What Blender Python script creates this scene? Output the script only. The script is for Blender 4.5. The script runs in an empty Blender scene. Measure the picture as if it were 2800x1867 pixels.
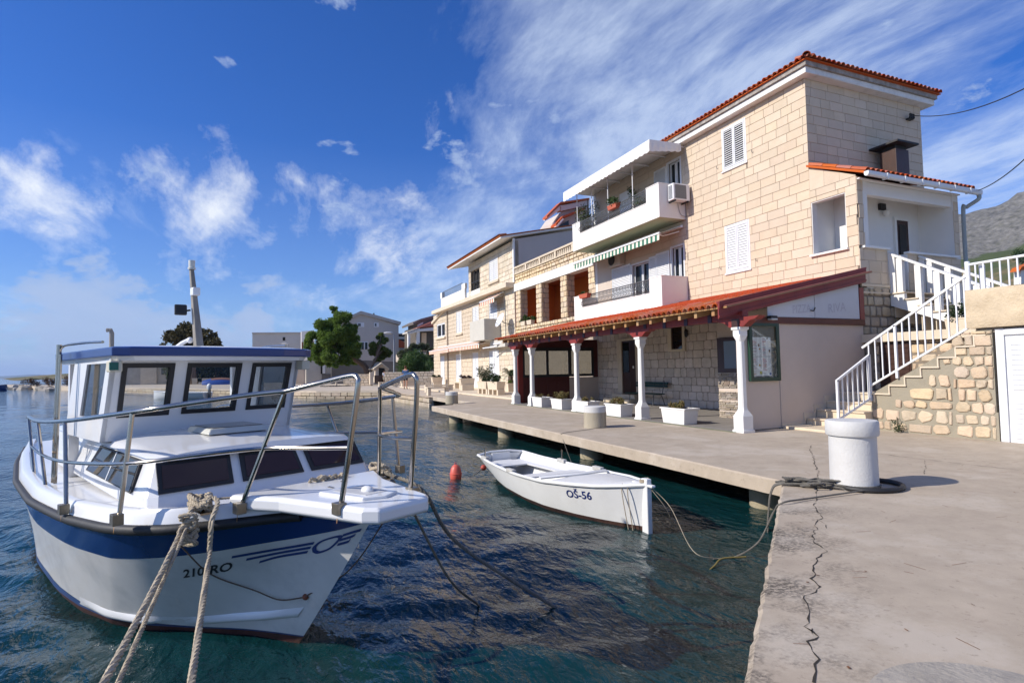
import bpy, bmesh, math, random
import numpy as np
from mathutils import Vector, Matrix
random.seed(11)
rng = np.random.default_rng(11)
R = math.radians
C = bpy.context.scene.collection

# ------------------------------------------------------------------ camera
FOC, PW, PH = 1555.6, 2800, 1867
CAMH = 1.4
def _cam():
    s, p, r = R(22.9), R(2.8), R(1.03)
    fw = np.array([math.sin(s)*math.cos(p), math.cos(s)*math.cos(p), math.sin(p)])
    rt = np.array([math.cos(s), -math.sin(s), 0.0]); up = np.cross(rt, fw)
    return (rt*math.cos(r)-up*math.sin(r), up*math.cos(r)+rt*math.sin(r), fw)
RT, UP, FW = _cam()
cd = bpy.data.cameras.new('camera'); cam = bpy.data.objects.new('camera', cd); C.objects.link(cam)
cd.sensor_width = 36.0; cd.lens = FOC/PW*36.0; cd.clip_start = 0.05; cd.clip_end = 60000
m = Matrix(((RT[0], UP[0], -FW[0], 0), (RT[1], UP[1], -FW[1], 0), (RT[2], UP[2], -FW[2], CAMH), (0, 0, 0, 1)))
cam.matrix_world = m
bpy.context.scene.camera = cam
CP = np.array([0, 0, CAMH])
def ray(x, y): return RT*(x-PW/2)/FOC - UP*(y-PH/2)/FOC + FW
def onz(x, y, z=0.0): d = ray(x, y); return CP+d*(z-CAMH)/d[2]
def onx(x, y, X): d = ray(x, y); return CP+d*X/d[0]
def ony(x, y, Y): d = ray(x, y); return CP+d*Y/d[1]

# ------------------------------------------------------------------ sky, sun, exposure
SUN_EL, SUN_AZ = R(32.5), math.atan2(-1.0, 0.1)      # direction towards the sun: x = sin, y = cos
sc = bpy.context.scene
world = bpy.data.worlds.new('World'); sc.world = world; world.use_nodes = True
def build_world():
    nt = world.node_tree; N = nt.nodes; L = nt.links; N.clear()
    def nd(t, **k):
        n = N.new(t)
        for a, b in k.items(): setattr(n, a, b)
        return n
    def math_(op, a, b=None, clamp=False):
        n = nd('ShaderNodeMath', operation=op, use_clamp=clamp)
        for i, v in enumerate((a, b)):
            if v is None: continue
            if isinstance(v, (int, float)): n.inputs[i].default_value = v
            else: L.new(v, n.inputs[i])
        return n.outputs[0]
    def ramp(v, stops):
        n = nd('ShaderNodeValToRGB'); L.new(v, n.inputs[0]); e = n.color_ramp.elements
        while len(e) < len(stops): e.new(0.5)
        for q, (p, c) in zip(e, stops): q.position = p; q.color = (c, c, c, 1)
        return n.outputs[0]
    def noise(vec, scale, detail=6, rough=.55, dist=0.0, lac=2.0):
        n = nd('ShaderNodeTexNoise'); L.new(vec, n.inputs['Vector'])
        n.inputs['Scale'].default_value = scale; n.inputs['Detail'].default_value = detail
        n.inputs['Roughness'].default_value = rough; n.inputs['Distortion'].default_value = dist
        return n.outputs[0]
    def mapping(vec, loc=(0, 0, 0), rot=(0, 0, 0), scl=(1, 1, 1)):
        n = nd('ShaderNodeMapping'); L.new(vec, n.inputs[0])
        n.inputs[1].default_value = loc; n.inputs[2].default_value = rot; n.inputs[3].default_value = scl
        return n.outputs[0]
    sky = nd('ShaderNodeTexSky', sky_type='NISHITA', sun_disc=False, sun_elevation=SUN_EL,
             sun_rotation=SUN_AZ % (2*math.pi), altitude=0, air_density=1.0, dust_density=.6, ozone_density=3.0)
    hsv = nd('ShaderNodeHueSaturation'); L.new(sky.outputs[0], hsv.inputs['Color'])
    hsv.inputs['Saturation'].default_value = SKY_SAT; hsv.inputs['Value'].default_value = SKY_VAL
    tc = nd('ShaderNodeTexCoord'); g = tc.outputs['Generated']
    sep = nd('ShaderNodeSeparateXYZ'); L.new(g, sep.inputs[0])
    z = sep.outputs[2]
    # cloud layer: the view direction projected on a flat layer overhead
    zc = math_('ADD', math_('MAXIMUM', z, 0.0), 0.16)
    comb = nd('ShaderNodeCombineXYZ')
    L.new(math_('DIVIDE', sep.outputs[0], zc), comb.inputs[0]); L.new(math_('DIVIDE', sep.outputs[1], zc), comb.inputs[1])
    flat = comb.outputs[0]
    def blob(px, py, inner, outer):
        """1 inside a cone of directions, 0 outside (degrees)"""
        d = ray(px, py); d = d/np.linalg.norm(d)
        n = nd('ShaderNodeVectorMath', operation='DOT_PRODUCT'); L.new(g, n.inputs[0]); n.inputs[1].default_value = tuple(d)
        r = nd('ShaderNodeMapRange', interpolation_type='SMOOTHSTEP'); L.new(n.outputs['Value'], r.inputs[0])
        r.inputs[1].default_value = math.cos(R(outer)); r.inputs[2].default_value = math.cos(R(inner)); return r.outputs[0]
    def total(items):
        s = None
        for w, b in items:
            t = math_('MULTIPLY', b, w); s = t if s is None else math_('ADD', s, t)
        return s
    # high cirrus: soft feathery streaks
    wn_ = nd('ShaderNodeTexNoise'); L.new(flat, wn_.inputs['Vector']); wn_.inputs['Scale'].default_value = .8; wn_.inputs['Detail'].default_value = 1.5
    ws = nd('ShaderNodeVectorMath', operation='MULTIPLY_ADD'); L.new(wn_.outputs['Color'], ws.inputs[0]); ws.inputs[1].default_value = (.55, .55, 0); L.new(flat, ws.inputs[2])
    cir = noise(mapping(ws.outputs[0], CIR_LOC, (0, 0, CIR_ROT), (1.0, .48, 1)), 2.1, 12, .64)
    fine = noise(mapping(ws.outputs[0], (5, 2, 1), (0, 0, CIR_ROT-.25), (1.6, .55, 1)), 5.0, 10, .70)
    veil = noise(mapping(flat, (2, 9, 0)), .9, 6, .55)
    cov = total([(.055, blob(1750, 260, 6, 30)), (.03, blob(2450, 100, 8, 30)), (-.16, blob(420, 150, 8, 34)), (-.07, blob(880, 420, 3, 14)), (.05, blob(1050, 720, 4, 16)), (.075, blob(250, 800, 5, 22))])
    s1 = math_('ADD', math_('ADD', math_('MULTIPLY', cir, .50), math_('MULTIPLY', fine, .22)), math_('ADD', math_('MULTIPLY', veil, .28), cov))
    c1 = ramp(s1, [(.45, 0.0), (.53, .22), (.61, .58), (.72, .86)])
    # fair weather puffs torn by the wind
    pv = nd('ShaderNodeVectorMath', operation='MULTIPLY_ADD'); wq = nd('ShaderNodeTexNoise'); L.new(g, wq.inputs['Vector']); wq.inputs['Scale'].default_value = 6; wq.inputs['Detail'].default_value = 2
    L.new(wq.outputs['Color'], pv.inputs[0]); pv.inputs[1].default_value = (.09, .09, .09); L.new(g, pv.inputs[2])
    puf = noise(mapping(pv.outputs[0], (.7, 1.9, .3), (0, 0, 0), (1, 1, 1.0)), 10.5, 12, .66)
    pm = total([(.21, blob(535, 490, 1.5, 6.5)), (.15, blob(610, 660, 1, 7)), (.16, blob(850, 540, 1.5, 5.5)), (.15, blob(1100, 650, 1, 7)), (.10, blob(1000, 720, 2, 8)), (.12, blob(170, 500, 2, 7)), (.13, blob(30, 620, 2, 8)), (.03, blob(330, 620, 3, 8)), (.08, blob(1280, 420, 3, 9)), (.09, blob(1500, 600, 2, 7)), (.05, ramp(z, [(0.0, 1.0), (.10, 1.0), (.34, 0.0)]))])
    c2 = ramp(math_('ADD', math_('ADD', math_('MULTIPLY', puf, .66), math_('MULTIPLY', fine, .34)), math_('SUBTRACT', pm, .20)), [(.46, 0.0), (.54, .20), (.62, .52), (.74, .92)])
    # low grey cumulus over the sea
    cum = noise(mapping(g, (2.3, 0.4, 0), (0, 0, 0), (1, 1, 1.7)), 9.0, 10, .58, .2)
    gm = total([(.17, blob(310, 860, 2, 7)), (.12, blob(60, 880, 2, 8)), (.19, blob(745, 825, 1.0, 4)), (.06, blob(620, 880, 2, 6)), (.05, ramp(z, [(0.0, 1.0), (.08, 1.0), (.16, 0.0)]))])
    c3 = ramp(math_('ADD', cum, math_('SUBTRACT', gm, .14)), [(.50, 0.0), (.56, .7), (.64, .95)])
    top = noise(mapping(g, (2.3, 0.4, -.035), (0, 0, 0), (1, 1, 1.7)), 9.0, 6, .5, .2)
    shade = ramp(math_('SUBTRACT', cum, top), [(.42, 0.0), (.62, 1.0)])
    def mix(fac, a, b):
        n = nd('ShaderNodeMix', data_type='RGBA'); L.new(fac, n.inputs[0])
        for i, v in ((6, a), (7, b)):
            if isinstance(v, tuple): n.inputs[i].default_value = v
            else: L.new(v, n.inputs[i])
        return n.outputs[2]
    tint = nd('ShaderNodeMix', data_type='RGBA', blend_type='MULTIPLY'); tint.inputs[0].default_value = 1.0; L.new(hsv.outputs[0], tint.inputs[6]); tint.inputs[7].default_value = (*SKY_TINT, 1)
    hz = ramp(z, [(0.0, .50), (.05, .36), (.16, .14), (.36, 0.0)])
    W_ = lambda *c: (*[v*CL for v in c], 1)
    col = mix(hz, tint.outputs[2], W_(.50, .66, .92))
    col = mix(c1, col, W_(.72, .83, 1.0))
    col = mix(c2, col, W_(.90, .94, 1.0))
    grey = mix(shade, W_(.42, .53, .76), W_(.84, .88, .96))
    col = mix(math_('MULTIPLY', c3, .9), col, grey)
    bg = nd('ShaderNodeBackground'); L.new(col, bg.inputs[0]); bg.inputs[1].default_value = SKY_STR
    out = nd('ShaderNodeOutputWorld'); L.new(bg.outputs[0], out.inputs[0])
SKY_SAT, SKY_VAL, SKY_STR, CL = 1.25, 1.0, .10, 8.0
SKY_TINT = (.40, .64, 1.10)
CIR_LOC, CIR_ROT = (1.3, 4.0, 0), R(-38)
build_world()
sd = bpy.data.lights.new('sun', 'SUN'); sd.energy = 4.1; sd.angle = R(.53); sd.color = (1.0, .93, .82)
sun = bpy.data.objects.new('sun', sd); C.objects.link(sun)
_d = Vector((math.sin(SUN_AZ)*math.cos(SUN_EL), math.cos(SUN_AZ)*math.cos(SUN_EL), math.sin(SUN_EL)))
sun.rotation_euler = _d.to_track_quat('Z', 'Y').to_euler(); sun.location = _d*60
vs = sc.view_settings; vs.view_transform = 'Standard'; vs.look = 'None'; vs.exposure = 0.42; vs.gamma = 1.0; vs.use_curve_mapping = False

# ------------------------------------------------------------------ materials
MATS = {}
def M(name, col, rough=.7, var=.12, scale=2.0, bump=.0, bscale=30.0, rnd=0.0, metal=0.0, spec=.5, col2=None, stain=0.0, sscale=.6, scol=None, coat=0.0, zs=1.0, leafy=0.0):
    """procedural material: noise mottling between col and col2, per-object random value, optional stains and fine bump"""
    if name in MATS: return MATS[name]
    mt = bpy.data.materials.new(name); mt.use_nodes = True; nt = mt.node_tree; N = nt.nodes; L = nt.links
    b = N['Principled BSDF']; b.inputs['Roughness'].default_value = rough; b.inputs['Metallic'].default_value = metal
    b.inputs['Specular IOR Level'].default_value = spec; b.inputs['Coat Weight'].default_value = coat
    b.inputs['Coat Roughness'].default_value = .06
    geo = N.new('ShaderNodeNewGeometry'); oi = N.new('ShaderNodeObjectInfo')
    add = N.new('ShaderNodeVectorMath'); add.operation = 'ADD'; L.new(geo.outputs['Position'], add.inputs[0])
    if rnd:
        ml = N.new('ShaderNodeMath'); ml.operation = 'MULTIPLY'; ml.inputs[1].default_value = 37.0; L.new(oi.outputs['Random'], ml.inputs[0])
        cx = N.new('ShaderNodeCombineXYZ'); L.new(ml.outputs[0], cx.inputs[2]); L.new(cx.outputs[0], add.inputs[1])
    vec = add.outputs[0]
    if zs != 1.0:
        mp = N.new('ShaderNodeMapping'); mp.inputs[3].default_value = (1, 1, zs); L.new(vec, mp.inputs[0]); vec = mp.outputs[0]
    no = N.new('ShaderNodeTexNoise'); no.inputs['Scale'].default_value = scale; no.inputs['Detail'].default_value = 7; no.inputs['Roughness'].default_value = .62
    L.new(vec, no.inputs['Vector'])
    mr = N.new('ShaderNodeMapRange'); mr.inputs[1].default_value = .3; mr.inputs[2].default_value = .7; L.new(no.outputs[0], mr.inputs[0])
    mx = N.new('ShaderNodeMix'); mx.data_type = 'RGBA'; L.new(mr.outputs[0], mx.inputs[0])
    c2 = col2 or tuple(c*(1+var) for c in col); c1 = col if col2 else tuple(c*(1-var) for c in col)
    mx.inputs[6].default_value = (*c1, 1); mx.inputs[7].default_value = (*c2, 1)
    out = mx.outputs[2]
    if rnd:
        hs = N.new('ShaderNodeHueSaturation'); L.new(out, hs.inputs['Color'])
        for k, lo, hi, src in (('Value', 1-rnd, 1+rnd*.8, 0), ('Saturation', 1-rnd*.9, 1+rnd*.9, 1), ('Hue', .5-rnd*.05, .5+rnd*.05, 2)):
            q = N.new('ShaderNodeMath'); q.operation = 'MULTIPLY_ADD'; q.inputs[1].default_value = (1, 7.31, 17.7)[src]; q.inputs[2].default_value = 0
            L.new(oi.outputs['Random'], q.inputs[0])
            fr = N.new('ShaderNodeMath'); fr.operation = 'FRACT'; L.new(q.outputs[0], fr.inputs[0])
            m2 = N.new('ShaderNodeMapRange'); m2.inputs[3].default_value = lo; m2.inputs[4].default_value = hi; L.new(fr.outputs[0], m2.inputs[0]); L.new(m2.outputs[0], hs.inputs[k])
        out = hs.outputs[0]
    if stain:
        n2 = N.new('ShaderNodeTexNoise'); n2.inputs['Scale'].default_value = sscale; n2.inputs['Detail'].default_value = 8; n2.inputs['Roughness'].default_value = .7; L.new(vec, n2.inputs['Vector'])
        r2 = N.new('ShaderNodeMapRange'); r2.inputs[1].default_value = .5; r2.inputs[2].default_value = .72; r2.inputs[4].default_value = stain; L.new(n2.outputs[0], r2.inputs[0])
        x2 = N.new('ShaderNodeMix'); x2.data_type = 'RGBA'; L.new(r2.outputs[0], x2.inputs[0]); L.new(out, x2.inputs[6]); x2.inputs[7].default_value = (*(scol or tuple(c*.45 for c in col)), 1); out = x2.outputs[2]
    L.new(out, b.inputs['Base Color'])
    if bump:
        n3 = N.new('ShaderNodeTexNoise'); n3.inputs['Scale'].default_value = bscale; n3.inputs['Detail'].default_value = 5; n3.inputs['Roughness'].default_value = .6; L.new(vec, n3.inputs['Vector'])
        bp = N.new('ShaderNodeBump'); bp.inputs['Strength'].default_value = bump; bp.inputs['Distance'].default_value = .02; L.new(n3.outputs[0], bp.inputs['Height']); L.new(bp.outputs[0], b.inputs['Normal'])
    if leafy:
        tl = N.new('ShaderNodeBsdfTranslucent'); L.new(out, tl.inputs[0]); ms_ = N.new('ShaderNodeMixShader'); ms_.inputs[0].default_value = leafy
        L.new(b.outputs[0], ms_.inputs[1]); L.new(tl.outputs[0], ms_.inputs[2]); L.new(ms_.outputs[0], N['Material Output'].inputs[0])
    MATS[name] = mt; return mt
def glass(name, tint, rough=.02, through=.0, ior=1.5):
    """window pane: Fresnel mirror over either a dark room (opaque) or a clear tinted pane"""
    if name in MATS: return MATS[name]
    mt = bpy.data.materials.new(name); mt.use_nodes = True; nt = mt.node_tree; N = nt.nodes; L = nt.links
    b = N['Principled BSDF']; b.inputs['Base Color'].default_value = (*tint, 1); b.inputs['Roughness'].default_value = rough; b.inputs['IOR'].default_value = ior
    if through:
        o = N['Material Output']; tr = N.new('ShaderNodeBsdfTransparent'); tr.inputs[0].default_value = (*tint, 1)
        gl = N.new('ShaderNodeBsdfGlossy'); gl.inputs['Roughness'].default_value = rough
        lw = N.new('ShaderNodeLayerWeight'); lw.inputs[0].default_value = .5
        pw = N.new('ShaderNodeMath'); pw.operation = 'POWER'; pw.inputs[1].default_value = 4.0; L.new(lw.outputs['Facing'], pw.inputs[0])
        fr = N.new('ShaderNodeMath'); fr.operation = 'MULTIPLY_ADD'; fr.inputs[1].default_value = .9; fr.inputs[2].default_value = .05; L.new(pw.outputs[0], fr.inputs[0])
        mx = N.new('ShaderNodeMixShader'); L.new(fr.outputs[0], mx.inputs[0]); L.new(tr.outputs[0], mx.inputs[1]); L.new(gl.outputs[0], mx.inputs[2]); L.new(mx.outputs[0], o.inputs[0])
    MATS[name] = mt; return mt

# ------------------------------------------------------------------ mesh helpers
WL = {}                                    # where an object's frame stands
class MB:
    def __init__(s): s.v = []; s.f = []
    def add(s, v, f):
        k = len(s.v); s.v += [tuple(map(float, p)) for p in v]; s.f += [tuple(i+k for i in q) for q in f]; return s
    def box(s, x0, x1, y0, y1, z0, z1):
        return s.hexa([(x0, y0, z0), (x1, y0, z0), (x1, y1, z0), (x0, y1, z0), (x0, y0, z1), (x1, y0, z1), (x1, y1, z1), (x0, y1, z1)])
    def hexa(s, p): return s.add(p, [(0, 3, 2, 1), (4, 5, 6, 7), (0, 1, 5, 4), (1, 2, 6, 5), (2, 3, 7, 6), (3, 0, 4, 7)])
    def prism(s, pts, vec):
        n = len(pts); q = [tuple(np.add(p, vec)) for p in pts]
        return s.add(list(pts)+q, [tuple(range(n))[::-1], tuple(range(n, 2*n))]+[(i, (i+1) % n, n+(i+1) % n, n+i) for i in range(n)])
    def tube(s, pts, r, n=8, closed=False, cap=True):
        P = np.array(pts, float); k = len(P); rs = np.full(k, r) if np.isscalar(r) else np.array(r, float)
        T = np.zeros_like(P); T[1:-1] = P[2:]-P[:-2]; T[0] = P[1]-P[0]; T[-1] = P[-1]-P[-2]
        if closed: T[0] = T[-1] = P[1]-P[-2]
        T /= np.maximum(np.linalg.norm(T, axis=1, keepdims=True), 1e-9)
        a = np.array([0, 0, 1.0]) if abs(T[0][2]) < .9 else np.array([1.0, 0, 0])
        V = []
        nv = np.cross(T[0], a); nv /= np.linalg.norm(nv)
        for i in range(k):
            nv = nv-T[i]*(nv@T[i]); nv /= max(np.linalg.norm(nv), 1e-9); bv = np.cross(T[i], nv)
            for j in range(n):
                t = 2*math.pi*j/n; V.append(P[i]+rs[i]*(math.cos(t)*nv+math.sin(t)*bv))
        Fc = [(i*n+j, i*n+(j+1) % n, (i+1)*n+(j+1) % n, (i+1)*n+j) for i in range(k-1) for j in range(n)]
        if cap and not closed: Fc += [tuple(range(n))[::-1], tuple(range((k-1)*n, k*n))]
        return s.add(V, Fc)
    def lathe(s, c, prof, n=24, cap=True):
        V = [(c[0]+r*math.cos(2*math.pi*j/n), c[1]+r*math.sin(2*math.pi*j/n), c[2]+z) for r, z in prof for j in range(n)]
        k = len(prof)
        Fc = [(i*n+j, i*n+(j+1) % n, (i+1)*n+(j+1) % n, (i+1)*n+j) for i in range(k-1) for j in range(n)]
        if cap: Fc += [tuple(range(n))[::-1], tuple(range((k-1)*n, k*n))]
        return s.add(V, Fc)
    def ball(s, c, r, n=10, m=7, sx=1, sy=1, sz=1, jit=0):
        V = []; 
        for i in range(m+1):
            th = math.pi*i/m
            for j in range(n):
                ph = 2*math.pi*j/n; k = 1+jit*random.uniform(-1, 1)
                V.append((c[0]+r*k*sx*math.sin(th)*math.cos(ph), c[1]+r*k*sy*math.sin(th)*math.sin(ph), c[2]+r*k*sz*math.cos(th)))
        return s.add(V, [(i*n+j, i*n+(j+1) % n, (i+1)*n+(j+1) % n, (i+1)*n+j) for i in range(m) for j in range(n)])
    def grid(s, G):
        a, b = len(G), len(G[0])
        return s.add([p for row in G for p in row], [(i*b+j, i*b+j+1, (i+1)*b+j+1, (i+1)*b+j) for i in range(a-1) for j in range(b-1)])
    def build(s, name, mat, parent=None, smooth=False, bevel=0, thick=0, **props):
        V = np.array(s.v, float); lo, hi = V.min(0), V.max(0); c = np.array([(lo[0]+hi[0])/2, (lo[1]+hi[1])/2, lo[2]])
        me = bpy.data.meshes.new(name); me.from_pydata((V-c).tolist(), [], s.f)
        bm = bmesh.new(); bm.from_mesh(me); bmesh.ops.remove_doubles(bm, verts=bm.verts, dist=1e-5)
        bmesh.ops.recalc_face_normals(bm, faces=bm.faces); bm.to_mesh(me); bm.free()
        if smooth:
            me.polygons.foreach_set('use_smooth', [True]*len(me.polygons)); me.set_sharp_from_angle(angle=R(smooth if smooth > 1 else 38))
        return link(name, me, mat, parent, c, bevel, thick, props)
def link(name, me, mat, parent, c, bevel=0, thick=0, props={}):
    o = bpy.data.objects.new(name, me); C.objects.link(o)
    if mat: me.materials.append(mat)
    o.location = c if parent is None else tuple(np.array(c)-WL[parent.name])
    if parent: o.parent = parent
    WL[o.name] = np.array(c)
    if thick: md = o.modifiers.new('thickness', 'SOLIDIFY'); md.thickness = thick; md.offset = 0
    if bevel: md = o.modifiers.new('bevel', 'BEVEL'); md.width = bevel; md.segments = 2; md.limit_method = 'ANGLE'; md.angle_limit = R(40)
    for k, v in props.items(): o[k] = v
    return o
def thing(name, label, cat, loc, group=None, rotz=0.0):
    o = bpy.data.objects.new(name, None); C.objects.link(o); o.location = tuple(loc); o.rotation_euler = (0, 0, rotz); o.empty_display_size = .2
    o['label'] = label; o['category'] = cat
    if group: o['group'] = group
    WL[o.name] = np.array(loc, float) if rotz == 0.0 else np.zeros(3)
    return o
def tag(o, label, cat, group=None):
    o['label'] = label; o['category'] = cat
    if group: o['group'] = group
    return o
def struct(o): o['kind'] = 'structure'; return o
def stuff(o): o['kind'] = 'stuff'; return o
def copy_tree(o, parent=None):
    c = o.copy(); C.objects.link(c); c.parent = parent
    for ch in list(o.children): copy_tree(ch, c)
    return c
def B(*a): return MB().box(*a)
def spline(pts, n=8):
    P = [np.array(p, float) for p in pts]; P = [2*P[0]-P[1]]+P+[2*P[-1]-P[-2]]; out = []
    for i in range(1, len(P)-2):
        for k in range(n):
            t = k/n; out.append(.5*((2*P[i])+(-P[i-1]+P[i+1])*t+(2*P[i-1]-5*P[i]+4*P[i+1]-P[i+2])*t*t+(-P[i-1]+3*P[i]-3*P[i+1]+P[i+2])*t**3))
    out.append(P[-2]); return out
def rope(mb, pts, r, pitch=None, n=8, strands=3, seg=5):
    """a laid rope: strands twisted round the path"""
    P = np.array(spline(pts, n)); Lc = np.r_[0, np.cumsum(np.linalg.norm(np.diff(P, axis=0), axis=1))]
    pitch = pitch or r*7; k = max(8, int(Lc[-1]/pitch*7)); t = np.linspace(0, Lc[-1], k)
    Q = np.stack([np.interp(t, Lc, P[:, i]) for i in range(3)], 1); T = np.gradient(Q, axis=0); T /= np.linalg.norm(T, axis=1, keepdims=True)
    a = np.array([.3, .2, .93]) if abs(T[0] @ np.array([.3, .2, .93])) < .9 else np.array([1.0, 0, 0])
    nv = np.cross(T, a); nv /= np.linalg.norm(nv, axis=1, keepdims=True); bv = np.cross(T, nv)
    for s in range(strands):
        ph = 2*math.pi*(t/pitch+s/strands)
        mb.tube(Q+(nv*np.cos(ph)[:, None]+bv*np.sin(ph)[:, None])*r*.5, r*.56, seg)
    return mb
# --- walls: a plane is ('X', value) facing -X with a = y, or ('Y', value) facing -Y with a = x
def wp(pl, a, z, d): return (pl[1]-d, a, z) if pl[0] == 'X' else (a, pl[1]-d, z)
def wbox(mb, pl, a0, a1, z0, z1, d0, d1):
    return mb.hexa([wp(pl, a0, z0, d0), wp(pl, a1, z0, d0), wp(pl, a1, z0, d1), wp(pl, a0, z0, d1), wp(pl, a0, z1, d0), wp(pl, a1, z1, d0), wp(pl, a1, z1, d1), wp(pl, a0, z1, d1)])
def cut(rects, holes):
    for h in holes:
        out = []
        for a0, a1, z0, z1 in rects:
            if h[0] >= a1 or h[1] <= a0 or h[2] >= z1 or h[3] <= z0: out.append((a0, a1, z0, z1)); continue
            if h[0] > a0: out.append((a0, h[0], z0, z1))
            if h[1] < a1: out.append((h[1], a1, z0, z1))
            m0, m1 = max(a0, h[0]), min(a1, h[1])
            if h[2] > z0: out.append((m0, m1, z0, h[2]))
            if h[3] < z1: out.append((m0, m1, h[3], z1))
        rects = out
    return rects
def panel(pl, a0, a1, z0, z1, holes, d0, d1):
    mb = MB()
    for r in cut([(a0, a1, z0, z1)], holes): wbox(mb, pl, *r, d0, d1)
    return mb
def tile_mb(pl, a0, a1, z0, z1, d0, d1, c=.006):
    """a squared facing stone with a small arris"""
    mb = MB(); o = [(a0, z0), (a1, z0), (a1, z1), (a0, z1)]; i = [(a0+c, z0+c), (a1-c, z0+c), (a1-c, z1-c), (a0+c, z1-c)]
    V = [wp(pl, a, z, d0) for a, z in o]+[wp(pl, a, z, d1-c) for a, z in o]+[wp(pl, a, z, d1) for a, z in i]
    F = [(8, 9, 10, 11)]
    for k in range(4): j = (k+1) % 4; F += [(k, j, 4+j, 4+k), (4+k, 4+j, 8+j, 8+k)]
    return mb.add(V, F)
def stone_mb(pl, a0, a1, z0, z1, d0, d1, j=.02, c=.02, k0=.10, k1=.22):
    """a rough stone: eight jittered corners and a swollen, uneven face"""
    w, h = a1-a0, z1-z0; j = min(j, .22*min(w, h)); c = min(c, .22*min(w, h))
    u = lambda: random.uniform(0, j)
    k = random.uniform(k0, k1); e = min(w, h)*k
    ring = [(a0+e, z0+u()), (a1-e, z0+u()), (a1-u(), z0+e), (a1-u(), z1-e), (a1-e, z1-u()), (a0+e, z1-u()), (a0+u(), z1-e), (a0+u(), z0+e)]
    ca, cz = (a0+a1)/2, (z0+z1)/2
    def sh(p, q): return (p[0]+(ca-p[0])*min(.8, q/(w/2+1e-6)), p[1]+(cz-p[1])*min(.8, q/(h/2+1e-6)))
    V = [wp(pl, a, z, d0) for a, z in ring]+[wp(pl, a, z, d1-c*.8) for a, z in ring]
    V += [wp(pl, *sh(p, c), d1+random.uniform(-.3, .3)*c) for p in ring]+[wp(pl, ca+random.uniform(-.1, .1)*w, cz, d1+random.uniform(0, .5)*c)]
    F = []
    for q in range(8):
        r = (q+1) % 8; F += [(q, r, 8+r, 8+q), (8+q, 8+r, 16+r, 16+q), (16+q, 16+r, 24)]
    return MB().add(V, F)
def courses(a0, a1, z0, z1, hs, ls, holes=(), gap=.008, minw=.05):
    out = []; z = z0
    while z < z1-.01:
        h = min(hs() if callable(hs) else hs, z1-z); h = h if z1-z-h > .05 else z1-z
        a = a0-random.uniform(0, ls())
        while a < a1-.01:
            l = ls(); x0, x1 = max(a, a0), min(a+l, a1)
            if x1-x0 > .02: out += [r for r in cut([(x0+gap/2, x1-gap/2, z+gap/2, z+h-gap/2)], [(q[0]-gap/2, q[1]+gap/2, q[2]-gap/2, q[3]+gap/2) for q in holes]) if r[1]-r[0] > minw and r[3]-r[2] > .03]
            a += l
        z += h
    return out
BUDGET = {}
def lay(items, name, mat, parent, limit=300, smooth=False):
    """items: (MB, distance).  The nearest ones become parts of their own, the rest one joined part"""
    used = BUDGET.get((parent.name, name), 0); items = sorted(items, key=lambda t: t[1]); k = max(0, limit-used)
    for mb, _ in items[:k]: mb.build(name, mat, parent, smooth=smooth)
    BUDGET[(parent.name, name)] = used+min(k, len(items))
    rest = items[k:]
    if rest:
        big = MB()
        for mb, _ in rest: big.add(mb.v, mb.f)
        stuff(big.build(name+'_facing', mat, parent, smooth=smooth))
def dist(pl, r): p = wp(pl, (r[0]+r[1])/2, (r[2]+r[3])/2, 0); return float(np.linalg.norm(np.array(p)-CP))
def leafmesh(name, centers, radii, n, size, mat, parent, squash=1.0, aspect=.5, shell=.55, up=.0, **props):
    """many small leaf faces spread through clumps"""
    c = np.array(centers, float); r = np.array(radii, float); w = r**2; idx = rng.choice(len(c), n, p=w/w.sum())
    d = rng.normal(size=(n, 3)); d /= np.linalg.norm(d, axis=1, keepdims=True); rad = (shell+(1-shell)*rng.random(n)**.5)*r[idx]*(1+.12*rng.normal(size=n))
    P = c[idx]+d*rad[:, None]*np.array([1, 1, squash])
    t = rng.normal(size=(n, 3))+d*.9+np.array([0, 0, up]); t /= np.linalg.norm(t, axis=1, keepdims=True)
    b = np.cross(t, rng.normal(size=(n, 3))); b /= np.linalg.norm(b, axis=1, keepdims=True)
    sz = size*(.6+.8*rng.random(n))[:, None]
    V = np.stack([P-t*sz*.5, P+b*sz*aspect*.5, P+t*sz*.5, P-b*sz*aspect*.5], 1).reshape(-1, 3)
    lo, hi = V.min(0), V.max(0); cc = np.array([(lo[0]+hi[0])/2, (lo[1]+hi[1])/2, lo[2]])
    me = bpy.data.meshes.new(name); me.from_pydata((V-cc).tolist(), [], np.arange(4*n).reshape(-1, 4).tolist())
    return link(name, me, mat, parent, cc, props=props)
def text_mb(body, size, place, font_w=1.0, bold=0.0):
    """flat lettering turned into mesh and laid on a surface: place(x, y) -> point"""
    cu = bpy.data.curves.new('t', 'FONT'); cu.body = body; cu.size = size; cu.fill_mode = 'FRONT'; cu.resolution_u = 3; cu.offset = bold
    o = bpy.data.objects.new('t', cu); C.objects.link(o); bpy.context.view_layer.update()
    me = bpy.data.meshes.new_from_object(o.evaluated_get(bpy.context.evaluated_depsgraph_get()))
    mb = MB().add([place(v.co.x*font_w, v.co.y) for v in me.vertices], [tuple(p.vertices) for p in me.polygons])
    bpy.data.objects.remove(o); bpy.data.curves.remove(cu); bpy.data.meshes.remove(me)
    return mb
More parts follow.
